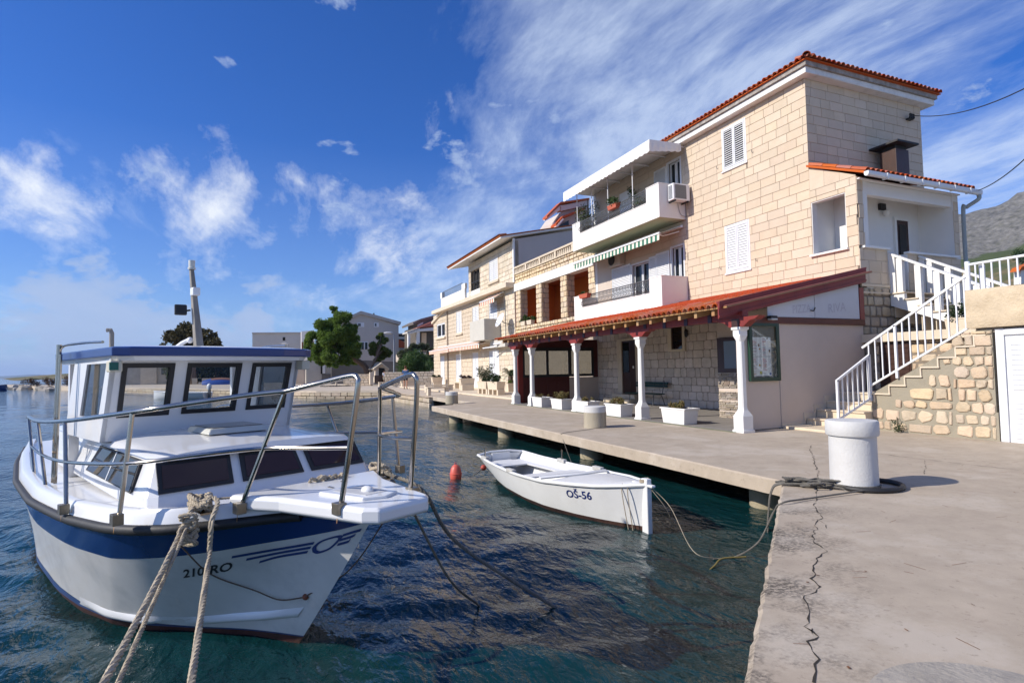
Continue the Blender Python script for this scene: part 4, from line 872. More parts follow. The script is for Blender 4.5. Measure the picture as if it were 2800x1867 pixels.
# skirting on the wall
sk = MB(); 
for a, b, z0, z1 in ((10.31, 11.03, .05, .11), (10.98, 11.36, .2, .31), (11.31, 11.70, .38, .49), (11.65, 12.4, .56, .68)): sk.box(a, b, 9.265, 9.286, z0, z1)
for x, z0, z1 in ((10.98, .11, .2), (11.31, .31, .38), (11.65, .49, .56)): sk.box(x, x+.06, 9.265, 9.286, z0, z1)
sk.build('skirting', mt_stonestep, st)
TR = [(8.06, .77), (7.74, .95), (7.42, 1.13), (7.11, 1.31), (6.79, 1.49), (6.48, 1.68), (6.17, 1.87)]
for k, (y, z) in enumerate(TR):
    y1 = TR[k+1][0] if k+1 < len(TR) else 6.0
    yb = 8.12 if k == 0 else y
    B(11.66, 12.95, y1-.0, yb, z-.5 if k else 0.0, z-.03).build('riser', mt_cement, st)
    B(11.585, 12.95, y1-.02, yb+.005, z-.03, z).build('tread', mt_stonestep, st, bevel=.004)
    B(11.59, 11.62, y-.012, y+.012, z-.21 if k else .58, z-.03).build('riser_edge', mt_stonestep, st)
# cement string and rubble wall below it
SXP = ('X', 11.62)
MB().prism([(11.625, 8.14, .40), (11.625, 8.14, .75), (11.625, 6.15, 1.87), (11.625, 6.15, 1.95), (11.625, 5.9, 1.95), (11.625, 5.9, .0), (11.625, 8.14, 0.0)], (.1, 0, 0)).build('cement_string', mt_cement, st)
rw = thing('rubble_wall', 'rough cream rubble stone wall under the steps beside the white garage door', 'wall', (11.6, 7.0, 0))
B(11.612, 11.7, 5.87, 8.15, 0, .5).build('mortar_bed', mt_cement, rw)
its = []
def zdiag(y): return .50+(8.14-y)*.66
random.seed(5)
for r in courses(5.9, 6.55, .02, 1.93, lambda: random.uniform(.16, .26), lambda: random.uniform(.15, .30), gap=.008): its.append((stone_mb(('X', 11.60), *r, -.03, .010, .03, .016, .12, .34), 1))
for r in courses(6.58, 8.13, .02, 1.7, lambda: random.uniform(.17, .31), lambda: random.choice([.16, .24, .32, .45, .52]), gap=.010):
    if r[3] < zdiag(r[1])+.02: its.append((stone_mb(('X', 11.60), *r, -.03, .012, .06, .016, .12, .36), 1))
    elif r[2]+.1 < zdiag(r[1]): its.append((stone_mb(('X', 11.60), r[0], r[1], r[2], zdiag(r[1]), -.03, .012, .05, .02), 1))
lay(its, 'rubble_stone', mt_rubble, rw, 300)
random.seed(12)
# white tube railing
rg = thing('stair_railing', 'white painted tube railing climbing the stone steps', 'railing', (11.6, 7.2, .7))
def sq(mb, p, q, w):
    p, q = np.array(p, float), np.array(q, float); t = q-p; t /= np.linalg.norm(t); a = np.cross(t, (0, 0, 1) if abs(t[2]) < .95 else (1, 0, 0)); a /= np.linalg.norm(a); b = np.cross(t, a)
    mb.hexa([p-a*w-b*w, p+a*w-b*w, p+a*w+b*w, p-a*w+b*w, q-a*w-b*w, q+a*w-b*w, q+a*w+b*w, q-a*w+b*w]); return mb
sq(MB(), (10.60, 8.13, .055), (10.60, 8.13, 1.06), .022).build('newel', mt_wmetal, rg, bevel=.003)
sq(MB(), (10.58, 8.13, 1.04), (11.60, 8.13, 1.56), .022).build('handrail', mt_wmetal, rg, bevel=.003); sq(MB(), (10.60, 8.13, .26), (11.60, 8.13, .66), .018).build('bottom_rail', mt_wmetal, rg)
for k in range(1, 7): x = 10.60+k*.155; zz = (x-10.6); sq(MB(), (x, 8.13, .26+zz*.4), (x, 8.13, 1.05+zz*.51), .011).build('baluster', mt_wmetal, rg)
sq(MB(), (11.60, 8.13, .6), (11.60, 8.13, 1.58), .022).build('newel', mt_wmetal, rg, bevel=.003)
hr = lambda y: 1.74+(8.23-y)*.601; br = lambda y: .90+(8.15-y)*.575
sq(MB(), (11.585, 8.26, hr(8.26)), (11.585, 6.24, hr(6.24)), .022).build('handrail', mt_wmetal, rg, bevel=.003); sq(MB(), (11.585, 8.12, br(8.12)), (11.585, 6.24, br(6.24)), .018).build('bottom_rail', mt_wmetal, rg)
for k in range(14):
    y = 8.12-k*.142; big = k == 4
    sq(MB(), (11.585, y, br(y)-(.16 if big else 0)), (11.585, y, hr(y)), .022 if big else .011).build('newel' if big else 'baluster', mt_wmetal, rg)
# landing slab, stair wall behind and dark cellar door
ld = struct(MB().box(13.03, 17.3, 2.0, 9.285, 1.89, 2.03).box(11.66, 13.03, 2.0, 6.16, 1.9, 2.03).build('landing', mt_conc2))
B(13.0, 13.08, 6.17, 9.284, 1.88, 2.075).build('edge_course', mt_stonestep, ld, bevel=.006)
cw = thing('cellar_wall', 'rough stone wall with dark cellar door under the landing', 'wall', (13.2, 7.6, 0))
MB().box(13.16, 13.4, 2.0, 9.28, 0, 1.89).build('wall_core', mt_mortar, cw)
its = [(stone_mb(('X', 13.16), *r, -.03, .02, .02, .02), 1) for r in courses(6.2, 9.25, .75, 1.88, lambda: random.uniform(.16, .26), lambda: random.uniform(.2, .4), [(8.25, 8.95, .7, 1.86)], gap=.03)]
lay(its, 'rubble_stone', mt_rubble, cw, 200)
d = B(13.13, 13.165, 8.25, 8.95, .75, 1.86).build('cellar_door', mt_brown, cw)
for k in range(9): B(13.115, 13.131, 8.28, 8.92, .78+k*.118, .88+k*.118).build('louvre', mt_brown, d)
B(13.12, 17.0, 9.10, 9.28, 0, 1.88).build('side_core', mt_mortar, cw)
# upper flight with white balusters
uf = thing('upper_staircase', 'white stone stair with square balusters rising to the shaded porch', 'staircase', (14.7, 8.5, 2.03))
US = [(9.25-k*.31, 3.11-k*.18) for k in range(6)]
mb = MB(); prof = [(9.27, 3.08)]
for k in range(6): y, z = US[k]; prof += [(y-.31 if k else 8.94, z-.03), (y-.31 if k else 8.94, max(2.04, z-.21))]
prof2 = [(14.12, y, z) for y, z in prof]+[(14.12, 7.4, 2.04), (14.12, 9.27, 2.80)]
uni = []
for p_ in prof2:
    if not uni or np.linalg.norm(np.subtract(p_, uni[-1])) > 1e-4: uni.append(p_)
MB().prism(uni, (.1, 0, 0)).build('string', mt_wpaint, uf); MB().prism([(x+1.15, y, z) for x, y, z in uni], (.1, 0, 0)).build('string', mt_wpaint, uf)
for k, (y, z) in enumerate(US): B(14.08, 15.4, y-.34, y, z-.032, z).build('tread', mt_stonestep, uf, bevel=.005); B(14.22, 15.27, y-.02, y, max(2.035, z-.6), z-.034).build('riser', mt_stonestep, uf)
for X in (14.17, 15.32):
    z1 = lambda y: 4.13-(9.27-y)*.555
    MB().hexa([(X-.07, 9.27, z1(9.27)-.06), (X+.07, 9.27, z1(9.27)-.06), (X+.07, 7.05, z1(7.05)-.06), (X-.07, 7.05, z1(7.05)-.06), (X-.07, 9.27, z1(9.27)), (X+.07, 9.27, z1(9.27)), (X+.07, 7.05, z1(7.05)), (X-.07, 7.05, z1(7.05))]).build('handrail', mt_wpaint, uf, bevel=.008)
    for y in (9.2, 9.03, 8.61, 8.2, 7.8, 7.4, 7.12):
        zb = 3.11-.18*max(0, math.ceil((9.25-y)/.31)-1); zb = max(zb, 2.03)
        B(X-.055, X+.055, y-.07, y+.07, zb-.01, z1(y)-.05).build('baluster', mt_wpaint, uf, bevel=.006)
plant_box('stone_planter', 'square stone planter with dark bushy plant at the foot of the white stair', (13.75, 7.55, 2.03), .42, .42, .3, mt_stonestep, 9, 700, 1.3, .35, mt_leafd, size=.06)
# garage block
ga = thing('garage_block', 'rough cream concrete slab above a white panelled garage door', 'garage', (12.5, 3.5, 0))
def rough_block(x0, x1, y0, y1, z0, z1, nm, mat):
    ys = np.linspace(y0, y1, 60); zs = np.linspace(z0, z1, 9); G = []
    for i, y in enumerate(ys): G.append([(x0+rng.normal()*.008+(.03 if (k in (0, 8) or i == 59) else 0), y, z+(rng.normal()*.008 if 0 < k < 8 else 0)) for k, z in enumerate(zs)])
    m_ = MB().grid(G); m_.box(x0+.05, x1, y0, y1-.02, z0+.012, z1-.012); m_.grid([[(x0+.03, y, z1), (x1, y, z1)] for y in ys]); m_.grid([[(x0+.03, y, z0), (x1, y, z0)] for y in ys]); return m_.build(nm, mat, ga, smooth=60)
rough_block(11.52, 16, .5, 6.25, 1.985, 2.67, 'concrete_slab', M('cream_render_rough', (.56, .45, .31), .92, .12, 3, .9, 22, stain=.35, sscale=3.5, scol=(.38, .27, .16)))
MB().box(11.66, 11.8, .5, 3.0, 0, 1.985).box(11.8, 16, .5, 5.87, 0, 1.985).build('garage_wall', mt_conc2, ga)
gd = MB().box(11.63, 11.72, 5.74, 5.86, 0, 1.95).box(11.63, 11.72, 3.0, 3.12, 0, 1.95).box(11.63, 11.72, 3.12, 5.74, 1.84, 1.95).build('garage_frame', mt_alu, ga, bevel=.006)
gp = MB().box(11.67, 11.72, 3.12, 5.74, 0, 1.84).build('garage_door', mt_alu, ga)
for a, b in ((.07, .8), (.9, 1.78)): 
    for k in range(int((b-a)/.085)): B(11.655, 11.672, 3.2, 5.66, a+k*.085, a+.073+k*.085).build('door_panel', mt_alu, gp, bevel=.004)
rr2 = thing('terrace_railing', 'white tubular railing on top of the cream concrete slab', 'railing', (11.6, 4, 2.67))
MB().tube([(11.62, 6.22, 2.6), (11.62, 6.22, 3.2)], .04, 12).build('post', mt_wmetal, rr2, smooth=True); MB().tube([(11.75, 6.06, 2.6), (11.75, 6.06, 3.12)], .045, 12).build('post', mt_wmetal, rr2, smooth=True)
MB().tube([(11.62, 6.22, 3.14), (11.62, 1.5, 3.2)], .024, 8).build('handrail', mt_wmetal, rr2, smooth=True)
for k in range(1, 34): MB().tube([(11.62, 6.22-k*.125, 2.6), (11.62, 6.22-k*.125, 3.16)], .014, 8).build('baluster', mt_wmetal, rr2, smooth=True)
t = thing('weed_tuft', 'small weed growing at the foot of the rubble wall', 'plant', (11.5, 7.55, 0)); leafmesh('foliage', [(11.5, 7.55, .05), (11.48, 7.5, .12), (11.5, 7.6, .2), (11.52, 7.55, .28)], [.09, .1, .07, .04], 160, .05, mt_leafd, t, shell=.1, up=.8, aspect=.3); MB().tube([(11.53, 7.55, 0), (11.51, 7.55, .28)], .004, 5).build('stem', mt_bark, t)
# power cables
for lab, p, q, sag in (('thin black power cable running from the house corner below the eaves', (17.3, 10.52, 8.66), ony(2830, 228, 6.0), .25), ('thin black cable running from the porch roof gutter', (17.4, 8.95, 5.95), ony(2830, 408, 6.0), .1)):
    P = [np.array(p)+(np.array(q)-np.array(p))*t-np.array([0, 0, sag*4*t*(1-t)]) for t in np.linspace(0, 1, 14)]
    P += [P[-1]+(P[-1]-P[-2])*k for k in (3, 8)]
    o = MB().tube(P, .012, 6).build('power_cable', mt_black); tag(o, lab, 'cable')
t = thing('cable_bracket', 'small black insulator bracket on the house side wall under the eaves', 'bracket', (17.3, 10.5, 8.5)); MB().box(17.2, 17.4, 10.48, 10.59, 8.52, 8.56).build('plate', mt_black, t)
for k in range(3): MB().lathe((17.22+k*.08, 10.47, 8.54), [(.025, 0), (.035, .04), (.02, .08), (.03, .12), (.01, .15)], 10).build('insulator', mt_black, t, smooth=True)
# ------------------------------------------------------------------ arcade house
ah = thing('arcade_house', 'low stone house with square pillars and an orange loggia above the pergola', 'house', (15, 26, 0))
AX = ('X', 13.1)
MB().box(13.2, 16.5, 21.45, 30.45, 0, 3.1).box(13.2, 16.5, 21.45, 30.45, 6.36, 6.9).box(13.22, 13.35, 21.45, 30.45, 3.1, 3.85).build('wall', M('pale_joint', (.36, .30, .245), .9, .15, 6), ah)
B(15.6, 15.7, 21.45, 30.45, 3.1, 6.36).build('loggia_back_wall', mt_orange, ah); B(13.3, 15.6, 30.3, 30.45, 3.1, 6.36).build('loggia_side_wall', mt_orange, ah); B(13.3, 15.6, 21.45, 21.6, 3.1, 6.36).build('loggia_side_wall', mt_orange, ah)
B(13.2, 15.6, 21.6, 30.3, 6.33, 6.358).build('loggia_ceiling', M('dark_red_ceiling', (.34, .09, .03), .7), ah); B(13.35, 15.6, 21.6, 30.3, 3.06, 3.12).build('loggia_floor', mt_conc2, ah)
B(13.04, 13.5, 21.43, 30.45, 5.92, 6.37).build('loggia_beam', mt_white, ah, bevel=.01)
def poly_stone(mat): return mat
mt_loggia = M('ochre_stone', (.62, .49, .33), .86, .14, 4, .6, 35, rnd=.15, stain=.2, sscale=2, scol=(.45, .31, .17))
its = [(stone_mb(AX, *r, -.11, .01, .03, .015), dist(AX, r)) for r in courses(21.45, 30.45, 2.9, 3.85, lambda: random.uniform(.14, .26), lambda: random.uniform(.16, .48), gap=.018)]
its += [(stone_mb(AX, *r, -.11, .01, .03, .015), dist(AX, r)+2) for r in courses(21.45, 30.45, 6.37, 6.9, lambda: random.uniform(.15, .24), lambda: random.uniform(.2, .5), gap=.018)]
for y in (30.0, 27.25, 24.45, 21.75):
    w = .30
    MB().box(13.12, 13.55, y-w+.02, y+w-.02, 3.85, 5.92).build('pillar', M('pale_joint', (.36, .30, .245), .9, .15, 6), ah)
    for z in range(8):
        z0 = 3.86+z*.257; s = random.uniform(-.12, .12)
        for a, b in ((y-w, y+s), (y+s, y+w)): its.append((stone_mb(AX, a+.006, b-.006, z0+.006, z0+.25, -.05, .015, .015, .012), 24))
        for a, b in ((13.1, 13.33+s), (13.33+s, 13.57)): its.append((stone_mb(('Y', y-w), a+.006, b-.006, z0+.006, z0+.25, -.05, .015, .015, .012), 25))
lay(its, 'loggia_stone', mt_loggia, ah, 300)
# balustrade on the roof terrace
B(13.05, 13.3, 21.45, 30.45, 7.26, 7.36).build('balustrade_rail', mt_stonestep, ah, bevel=.01); B(13.03, 13.32, 21.45, 30.45, 6.9, 6.95).build('balustrade_base', mt_stonestep, ah)
for k in range(45):
    y = 21.6+k*.2
    if k % 9 == 0: B(13.06, 13.29, y-.09, y+.09, 6.95, 7.26).build('balustrade_pier', mt_stonestep, ah)
    else: MB().lathe((13.17, y, 6.95), [(.05, 0), (.075, .05), (.055, .11), (.05, .2), (.07, .27), (.05, .31)], 8).build('baluster', mt_stonestep, ah, smooth=True)
for y, lab in ((29.4, 'stone trough with fern on the loggia parapet beside the neighbouring house'), (28.55, 'stone trough with small herbs on the loggia parapet between pillars'), (22.6, 'stone trough with green plants on the loggia parapet near the white balcony')):
    plant_box('parapet_trough', lab, (13.2, y, 3.86), .25, .62, .24, mt_stonestep, 6, 300, 1.2, .25 if y > 29 else .15, mt_leaf, size=.09)
# ------------------------------------------------------------------ motor boat (local frame: x forward, y port, z up from the waterline)
mt_gel  = M('white_gelcoat', (.74, .74, .74), .22, .02, 1.5, coat=.4, stain=.05, sscale=3, scol=(.6, .56, .5))
mt_hullw = M('aged_shaded_hull', (.66, .65, .63), .25, .09, 1.6, coat=.3, stain=.40, sscale=2.2, scol=(.36, .37, .375))  # grey mottling: age plus cloudy hull shading put into the colour
mt_navy = M('navy_gelcoat', (.008, .032, .15), .25, .08, 1.5, coat=.3)
mt_blue = M('royal_blue_gelcoat', (.008, .035, .17), .3, .05, 1.5, coat=.3)
mt_anti = M('dark_red_antifouling', (.045, .014, .012), .8, .4, 5, .5, 22, col2=(.10, .025, .02), stain=.6, sscale=4, scol=(.03, .026, .012))
mt_boot = M('blue_boot_top', (.02, .055, .16), .5, .2, 3, stain=.4, sscale=4, scol=(.10, .03, .02))
mt_tintw = glass('smoked_glass', (.045, .022, .02), .03); mt_clear = glass('wheelhouse_glass', (.80, .83, .84), .01, 1.0)
mt_rope = M('weathered_rope', (.40, .335, .245), .9, .18, 14, .3, 60); mt_roped = M('dark_wet_rope', (.17, .15, .12), .9, .25, 10)
mt_wood = M('grey_weathered_wood', (.24, .22, .195), .85, .3, 9, .4, 30, zs=.15)
boat = thing('motor_boat', 'white cabin cruiser with blue hull stripe, wheelhouse and steel bow rail', 'boat', (.181, 4.489, -.55), rotz=R(-64))
BDK = np.array([(0, 0), (.25, .1), (.53, .26), (.62, .41), (.75, .62), (.92, .84), (1.17, .98), (1.42, 1.05), (2.1, 1.13), (3.2, 1.15), (4.5, 1.06), (5.9, .86), (7, .62)])
BWL = np.array([(0, 0), (.2, .09), (.44, .21), (.9, .5), (1.1, .63), (1.5, .8), (2.06, .89), (2.6, .92), (3.7, .88), (5, .7), (7, .42)])
def smoothi(tab, d):
    return float(np.mean([np.interp(abs(d+e), tab[:, 0], tab[:, 1]) for e in (-.07, -.035, 0, .035, .07)])) if d > .14 else float(np.interp(d, tab[:, 0], tab[:, 1]))
def rrh(u): x = min(max((u+3)/3.5, -1), 1.1); return .9+.12*x*x
def hp(d, q, sgn=1, off=0.0):
    u = np.interp(q, [-.5, 0, 1.0, 1.2], [-.36, 0, .92, 1.0])-d
    bd, bw = smoothi(BDK, d), smoothi(BWL, d)
    b = bw+(bd-bw)*min(q, 1.2)**1.25 if q >= 0 else bw*(1+q*1.2)
    return np.array([u, -sgn*(max(b, 0)+off), q*rrh(u)])
DS = np.r_[0, .03, .07, .12, .18, np.arange(.25, 1.5, .07), np.arange(1.5, 7.01, .25)]
def strip(q0, q1, n, off=0.0):
    """hull skin between two heights, both sides; q may depend on the distance from the stem"""
    mb = MB()
    for s in (1, -1): mb.grid([[hp(d, (q0(d) if callable(q0) else q0)+((q1(d) if callable(q1) else q1)-(q0(d) if callable(q0) else q0))*k/n, s, off) for k in range(n+1)] for d in DS])
    # transom
    a = [hp(DS[-1], (q0(7) if callable(q0) else q0)+((q1(7) if callable(q1) else q1)-(q0(7) if callable(q0) else q0))*k/n, 1, off) for k in range(n+1)]; b = [p*np.array([1, -1, 1]) for p in a]; mb.grid([a, b])
    return mb
qb = lambda d: float(np.interp(d, [0, .2, .45, .72, 1.42, 3, 7], [.965, .905, .85, .81, .745, .74, .76]))
strip(-.5, .07, 5).build('bottom', mt_anti, boat, smooth=60)
strip(.07, lambda d: float(np.interp(d, [0, .8, 1.4, 3, 7], [.08, .085, .12, .15, .15])), 1, .001).build('boot_stripe', mt_boot, boat, smooth=60)
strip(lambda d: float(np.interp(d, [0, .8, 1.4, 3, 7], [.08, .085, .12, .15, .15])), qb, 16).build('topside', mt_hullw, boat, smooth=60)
strip(qb, 1.0, 4, .002).build('blue_band', mt_navy, boat, smooth=60)
for s in (1, -1):
    pts = [hp(d, 1.0, s, .012)+np.array([0, 0, .01]) for d in DS if d > .42]; MB().tube(pts, .032, 10).build('rub_rail', mt_black, boat, smooth=True)
    # spray rail: a raised knuckle low on the bow
    G = []
    for d in np.linspace(.12, 2.0, 24):
        q = float(np.interp(d, [.12, .35, .8, 1.3, 2.0], [.27, .21, .135, .115, .13])); o = .045*math.sin(math.pi*min(1, (d-.12)/.8+.08)) if d < 1.1 else .045*max(0, 1-(d-1.1)/.9)
        G.append([hp(d, q+.055, s, .001), hp(d, q+.012, s, o), hp(d, q-.012, s, o), hp(d, q-.035, s, .001)])
    MB().grid(G).build('spray_rail', mt_gel, boat, smooth=80)
GW = .13
def gw(d, s, off=0, dz=0): p = hp(d, 1.0, s, off-.008); return p+np.array([0, 0, GW+dz])
mb = MB()
for s in (1, -1):
    mb.grid([[hp(d, 1.0, s, .0)+np.array([0, 0, .02]), gw(d, s, -.012, -.02), gw(d, s, -.03), gw(d, s, -.085), gw(d, s, -.10, -.05)] for d in DS if d > .5])
mb.build('bulwark', mt_gel, boat, smooth=50)
# deck sheet
dk = MB(); rows = []
for d in [x for x in DS if x >= .3]:
    a = gw(d, 1, -.07 if d > .6 else 0, -.045 if d > .9 else -.03); w = a[1]
    rows.append([(a[0], w*(1-2*k/8), a[2]+.02*math.sin(math.pi*k/8)) for k in range(9)])
dk.grid(rows).build('deck', mt_gel, boat, smooth=60)
# bow platform
ZP = 1.18
def plat(z, g=0.0): return [(.16, .56+g, z), (.50, .40+g, z), (.98, .285+g, z), (1.16, .245+g, z), (1.235+g, .18, z), (1.24+g, -.18, z), (1.16, -.245-g, z), (.98, -.285-g, z), (.50, -.40-g, z), (.16, -.56-g, z)]
pv = [(x, y, z-.02*(x < .3)) for x, y, z in plat(ZP-.14, -.015)]; 
bp_ = MB().add(plat(1.085, -.02)+plat(1.10, 0)+plat(ZP-.02, 0)+plat(ZP, -.02), [tuple(range(10))[::-1], tuple(range(30, 40))]+[(10*r+i, 10*r+(i+1) % 10, 10*r+10+(i+1) % 10, 10*r+10+i) for r in range(3) for i in range(10)]).build('bow_platform', mt_gel, boat, bevel=.012)
MB().prism([(.62, .16, ZP-.004), (.62, -.2, ZP-.004), (1.0, -.13, ZP-.004), (1.06, 0, ZP-.004), (1.0, .13, ZP-.004)], (0, 0, .022)).build('roller_plinth', mt_gel, bp_, bevel=.008)
MB().prism([(.68, .10, ZP+.010), (.68, -.13, ZP+.010), (.96, -.08, ZP+.010), (.96, .08, ZP+.010)], (0, 0, .010)).build('roller_recess', M('recess_shade', (.50, .50, .50), .5), bp_)
MB().ball((.86, -.0, ZP+.025), .035, 12, 8, 1.4, 1, .8).build('anchor_roller', mt_gel, bp_, smooth=True)
for k in range(2): MB().box(.36+k*.1, .42+k*.1, .12-k*.16, .135-k*.16, ZP-.012, ZP+.006).build('deck_cleat', mt_steel, bp_)
# trunk cabin
def ringb(u0, u1, h0, h1, w, c=.10): return [(u0, h0-c, w), (u0-c, h0, w), (u1, h1, w), (u1, -h1, w), (u0-c, -h0, w), (u0, -(h0-c), w)]
tb, tm, tt = ringb(-.30, -4.2, .88, .70, 1.03, .06), ringb(-.36, -4.2, .86, .68, 1.14, .06), ringb(-.52, -4.2, .76, .62, 1.375, .06)
def loft(rings, cap=True):
    n = len(rings[0]); V = [p for r in rings for p in r]; F = [(n*k+i, n*k+(i+1) % n, n*k+n+(i+1) % n, n*k+n+i) for k in range(len(rings)-1) for i in range(n)]
    if cap: F += [tuple(range(n))[::-1], tuple(range(n*len(rings)-n, n*len(rings)))]
    return MB().add(V, F)
loft([tb, tm, tt]).build('cabin_trunk', mt_gel, boat, bevel=.015)
tr = MB(); rows = []
for u in np.linspace(-.46, -4.2, 24):
    h = np.interp(u, [-4.2, -.6, -.5, -.46], [.66, .80, .77, .72]); zc = np.interp(u, [-4.2, -1.6, -.46], [1.44, 1.475, 1.42]); rows.append([(u, h*math.cos(math.pi*k/12)*1.0, 1.372+(zc-1.372)*math.sin(math.pi*k/12)**.7) for k in range(13)])
rows = [[(p[0]+.012, p[1]*.97, 1.36) for p in rows[0]]]+rows
tr.grid(rows).build('cabin_roof', mt_gel, boat, smooth=50)
# trunk windows: three ahead, a pair each side.  front plane runs from (-.36, 1.14) to (-.52, 1.375)
fu = lambda w: -.36-(w-1.14)*.68+.006
def fpane(s0, s1, w0, w1, skew=.02):
    P = [(fu(w0), -s0*1.0, w0), (fu(w0), -s1, w0), (fu(w1), -(s1+skew if s1 < 0 else s1-skew), w1), (fu(w1), -(s0-skew if s0 > 0 else s0+skew), w1)]
    return P
for (s0, s1) in ((.80, .31), (.24, -.24), (-.31, -.80)):
    q = MB().prism(fpane(s0, s1, 1.155, 1.345), (.012, 0, .008)).build('trunk_window_frame', mt_black, boat)
    k = .03; sg = 1 if s0 > s1 else -1
    MB().prism([tuple(np.add(p, (.0125, 0, .0085))) for p in fpane(s0-k, s1+k, 1.155+k*.8, 1.345-k*.8)], (.003, 0, .002)).build('window_pane', mt_tintw, q)
for s in (1, -1):
    yy = lambda u, w: -s*(np.interp(u, [-4.2, -.42], [.68, .86])-(w-1.14)*.36+.006)
    P = lambda u, w, o=0: (u, yy(u, w)-s*o, w)
    q = MB().prism([P(-.72, 1.13), P(-2.25, 1.13), P(-2.10, 1.345), P(-.78, 1.345)], (0, -s*.012, 0)).build('side_window_frame', mt_black, boat)
    for a, b, c, d_ in ((-.75, -1.44, -.80, -1.44), (-1.48, -2.22, -1.48, -2.08)): MB().prism([P(a, 1.14, .0125), P(b, 1.14, .0125), P(d_, 1.335, .0125), P(c, 1.335, .0125)], (0, -s*.003, 0)).build('window_pane', mt_glassd, q)
    MB().prism([P(-1.45, 1.13, .013), P(-1.472, 1.13, .013), P(-1.472, 1.345, .013), P(-1.45, 1.345, .013)], (0, -s*.006, 0)).build('window_bar', mt_gel, q)
# roof hatch
hq = MB().hexa([(-1.02, .30, 1.455), (-1.02, -.24, 1.455), (-1.52, -.24, 1.462), (-1.52, .30, 1.462), (-1.05, .27, 1.50), (-1.05, -.21, 1.50), (-1.49, -.21, 1.505), (-1.49, .27, 1.505)]).build('roof_hatch', M('hatch_cream', (.52, .52, .47), .4, .05), boat, bevel=.01)
MB().hexa([(-1.08, .24, 1.501), (-1.08, -.18, 1.501), (-1.46, -.18, 1.506), (-1.46, .24, 1.506), (-1.08, .24, 1.506), (-1.08, -.18, 1.506), (-1.46, -.18, 1.511), (-1.46, .24, 1.511)]).build('hatch_lid_glass', glass('hatch_glass', (.10, .10, .09), .06), hq)
# wheelhouse: walls with real openings
WB, WT_ = 1.44, 2.10; ub, ut = -1.70, -1.47; hb, ht = .82, .80; UA = -2.95
def wf(s, w): t = (w-WB)/(WT_-WB); return (ub+(ut-ub)*t, -s, w)
fw_, holes_f = MB(), [(.34, .72, 1.61, 2.05), (-.23, .23, 1.61, 2.05), (-.72, -.34, 1.61, 2.05)]
for a0, a1, z0, z1 in cut([(-.81, .81, WB-.03, WT_)], holes_f):
    o = [wf(a0, z0), wf(a1, z0), wf(a1, z1), wf(a0, z1)]; fw_.prism(o, (-.04, 0, 0))
def skew(a, w, k): return a
sidew = []
for s in (1, -1):
    so = lambda u, w, o=0.0: (u, -s*(hb+(ht-hb)*(w-WB)/(WT_-WB)-o), w)
    uf_ = lambda w: ub+(ut-ub)*(w-WB)/(WT_-WB)
    # opening of the side: a raked quad between u = -1.78 and -2.5
    T = lambda a, w: uf_(w)+a                       # a measured aft from the raked front edge
    for a0, a1, z0, z1 in cut([(0, -UA+ub, WB-.03, WT_)][:1], []): pass
    for a0, a1, z0, z1 in cut([(.0, 1.2, WB-.03, WT_)], [(.14, .75, 1.60, 2.06)]):
        o = [so(T(-a0, z0), z0), so(T(-a1, z0), z0), so(T(-a1, z1), z1), so(T(-a0, z1), z1)]; fw_.prism(o, (0, s*.035, 0))
    w_ = [so(T(-.14, 1.60), 1.60, .016), so(T(-.75, 1.60), 1.60, .016), so(T(-.75, 2.06), 2.06, .016), so(T(-.14, 2.06), 2.06, .016)]
    sidew.append((s, w_))
wh = fw_.build('wheelhouse', mt_gel, boat)
for s, w_ in sidew: MB().add(w_, [(0, 1, 2, 3)]).build('side_pane', glass('smoked_side_glass', (.16, .17, .18), .02, 1.0), wh)
for a0, a1, z0, z1 in holes_f:
    fr = MB(); t_ = .032
    for r in ((a0-.005, a0+t_, z0-.005, z1+.005), (a1-t_, a1+.005, z0-.005, z1+.005), (a0+t_, a1-t_, z0-.005, z0+t_), (a0+t_, a1-t_, z1-t_, z1+.005)):
        fr.prism([tuple(np.add(wf(r[0], r[2]), (.012, 0, 0))), tuple(np.add(wf(r[1], r[2]), (.012, 0, 0))), tuple(np.add(wf(r[1], r[3]), (.012, 0, 0))), tuple(np.add(wf(r[0], r[3]), (.012, 0, 0)))], (-.05, 0, 0))
    fr.build('windscreen_frame', mt_black, wh)
    MB().add([tuple(np.add(wf(a, z), (-.015, 0, 0))) for a, z in ((a0, z0), (a1, z0), (a1, z1), (a0, z1))], [(0, 1, 2, 3)]).build('windscreen_pane', mt_clear, wh)
# aft bulkhead posts and inside shelf, curtain
B(-2.92, -2.86, -.80, -.72, 1.0, 2.11).build('aft_post', mt_gel, wh); B(-2.92, -2.86, .72, .80, 1.0, 2.11).build('aft_post', mt_gel, wh)
B(-2.0, -1.72, -.74, .74, 1.36, 1.54).build('dashboard', M('grey_vinyl', (.20, .20, .20), .6), wh)
MB().prism([(-1.95, -.775, 1.85), (-2.25, -.775, 1.80), (-2.45, -.775, 1.86), (-2.45, -.775, 2.06), (-1.80, -.775, 2.06), (-1.75, -.775, 1.95)], (0, .006, 0)).build('curtain', M('white_net_curtain', (.62, .63, .65), .9, .1, 20), wh)
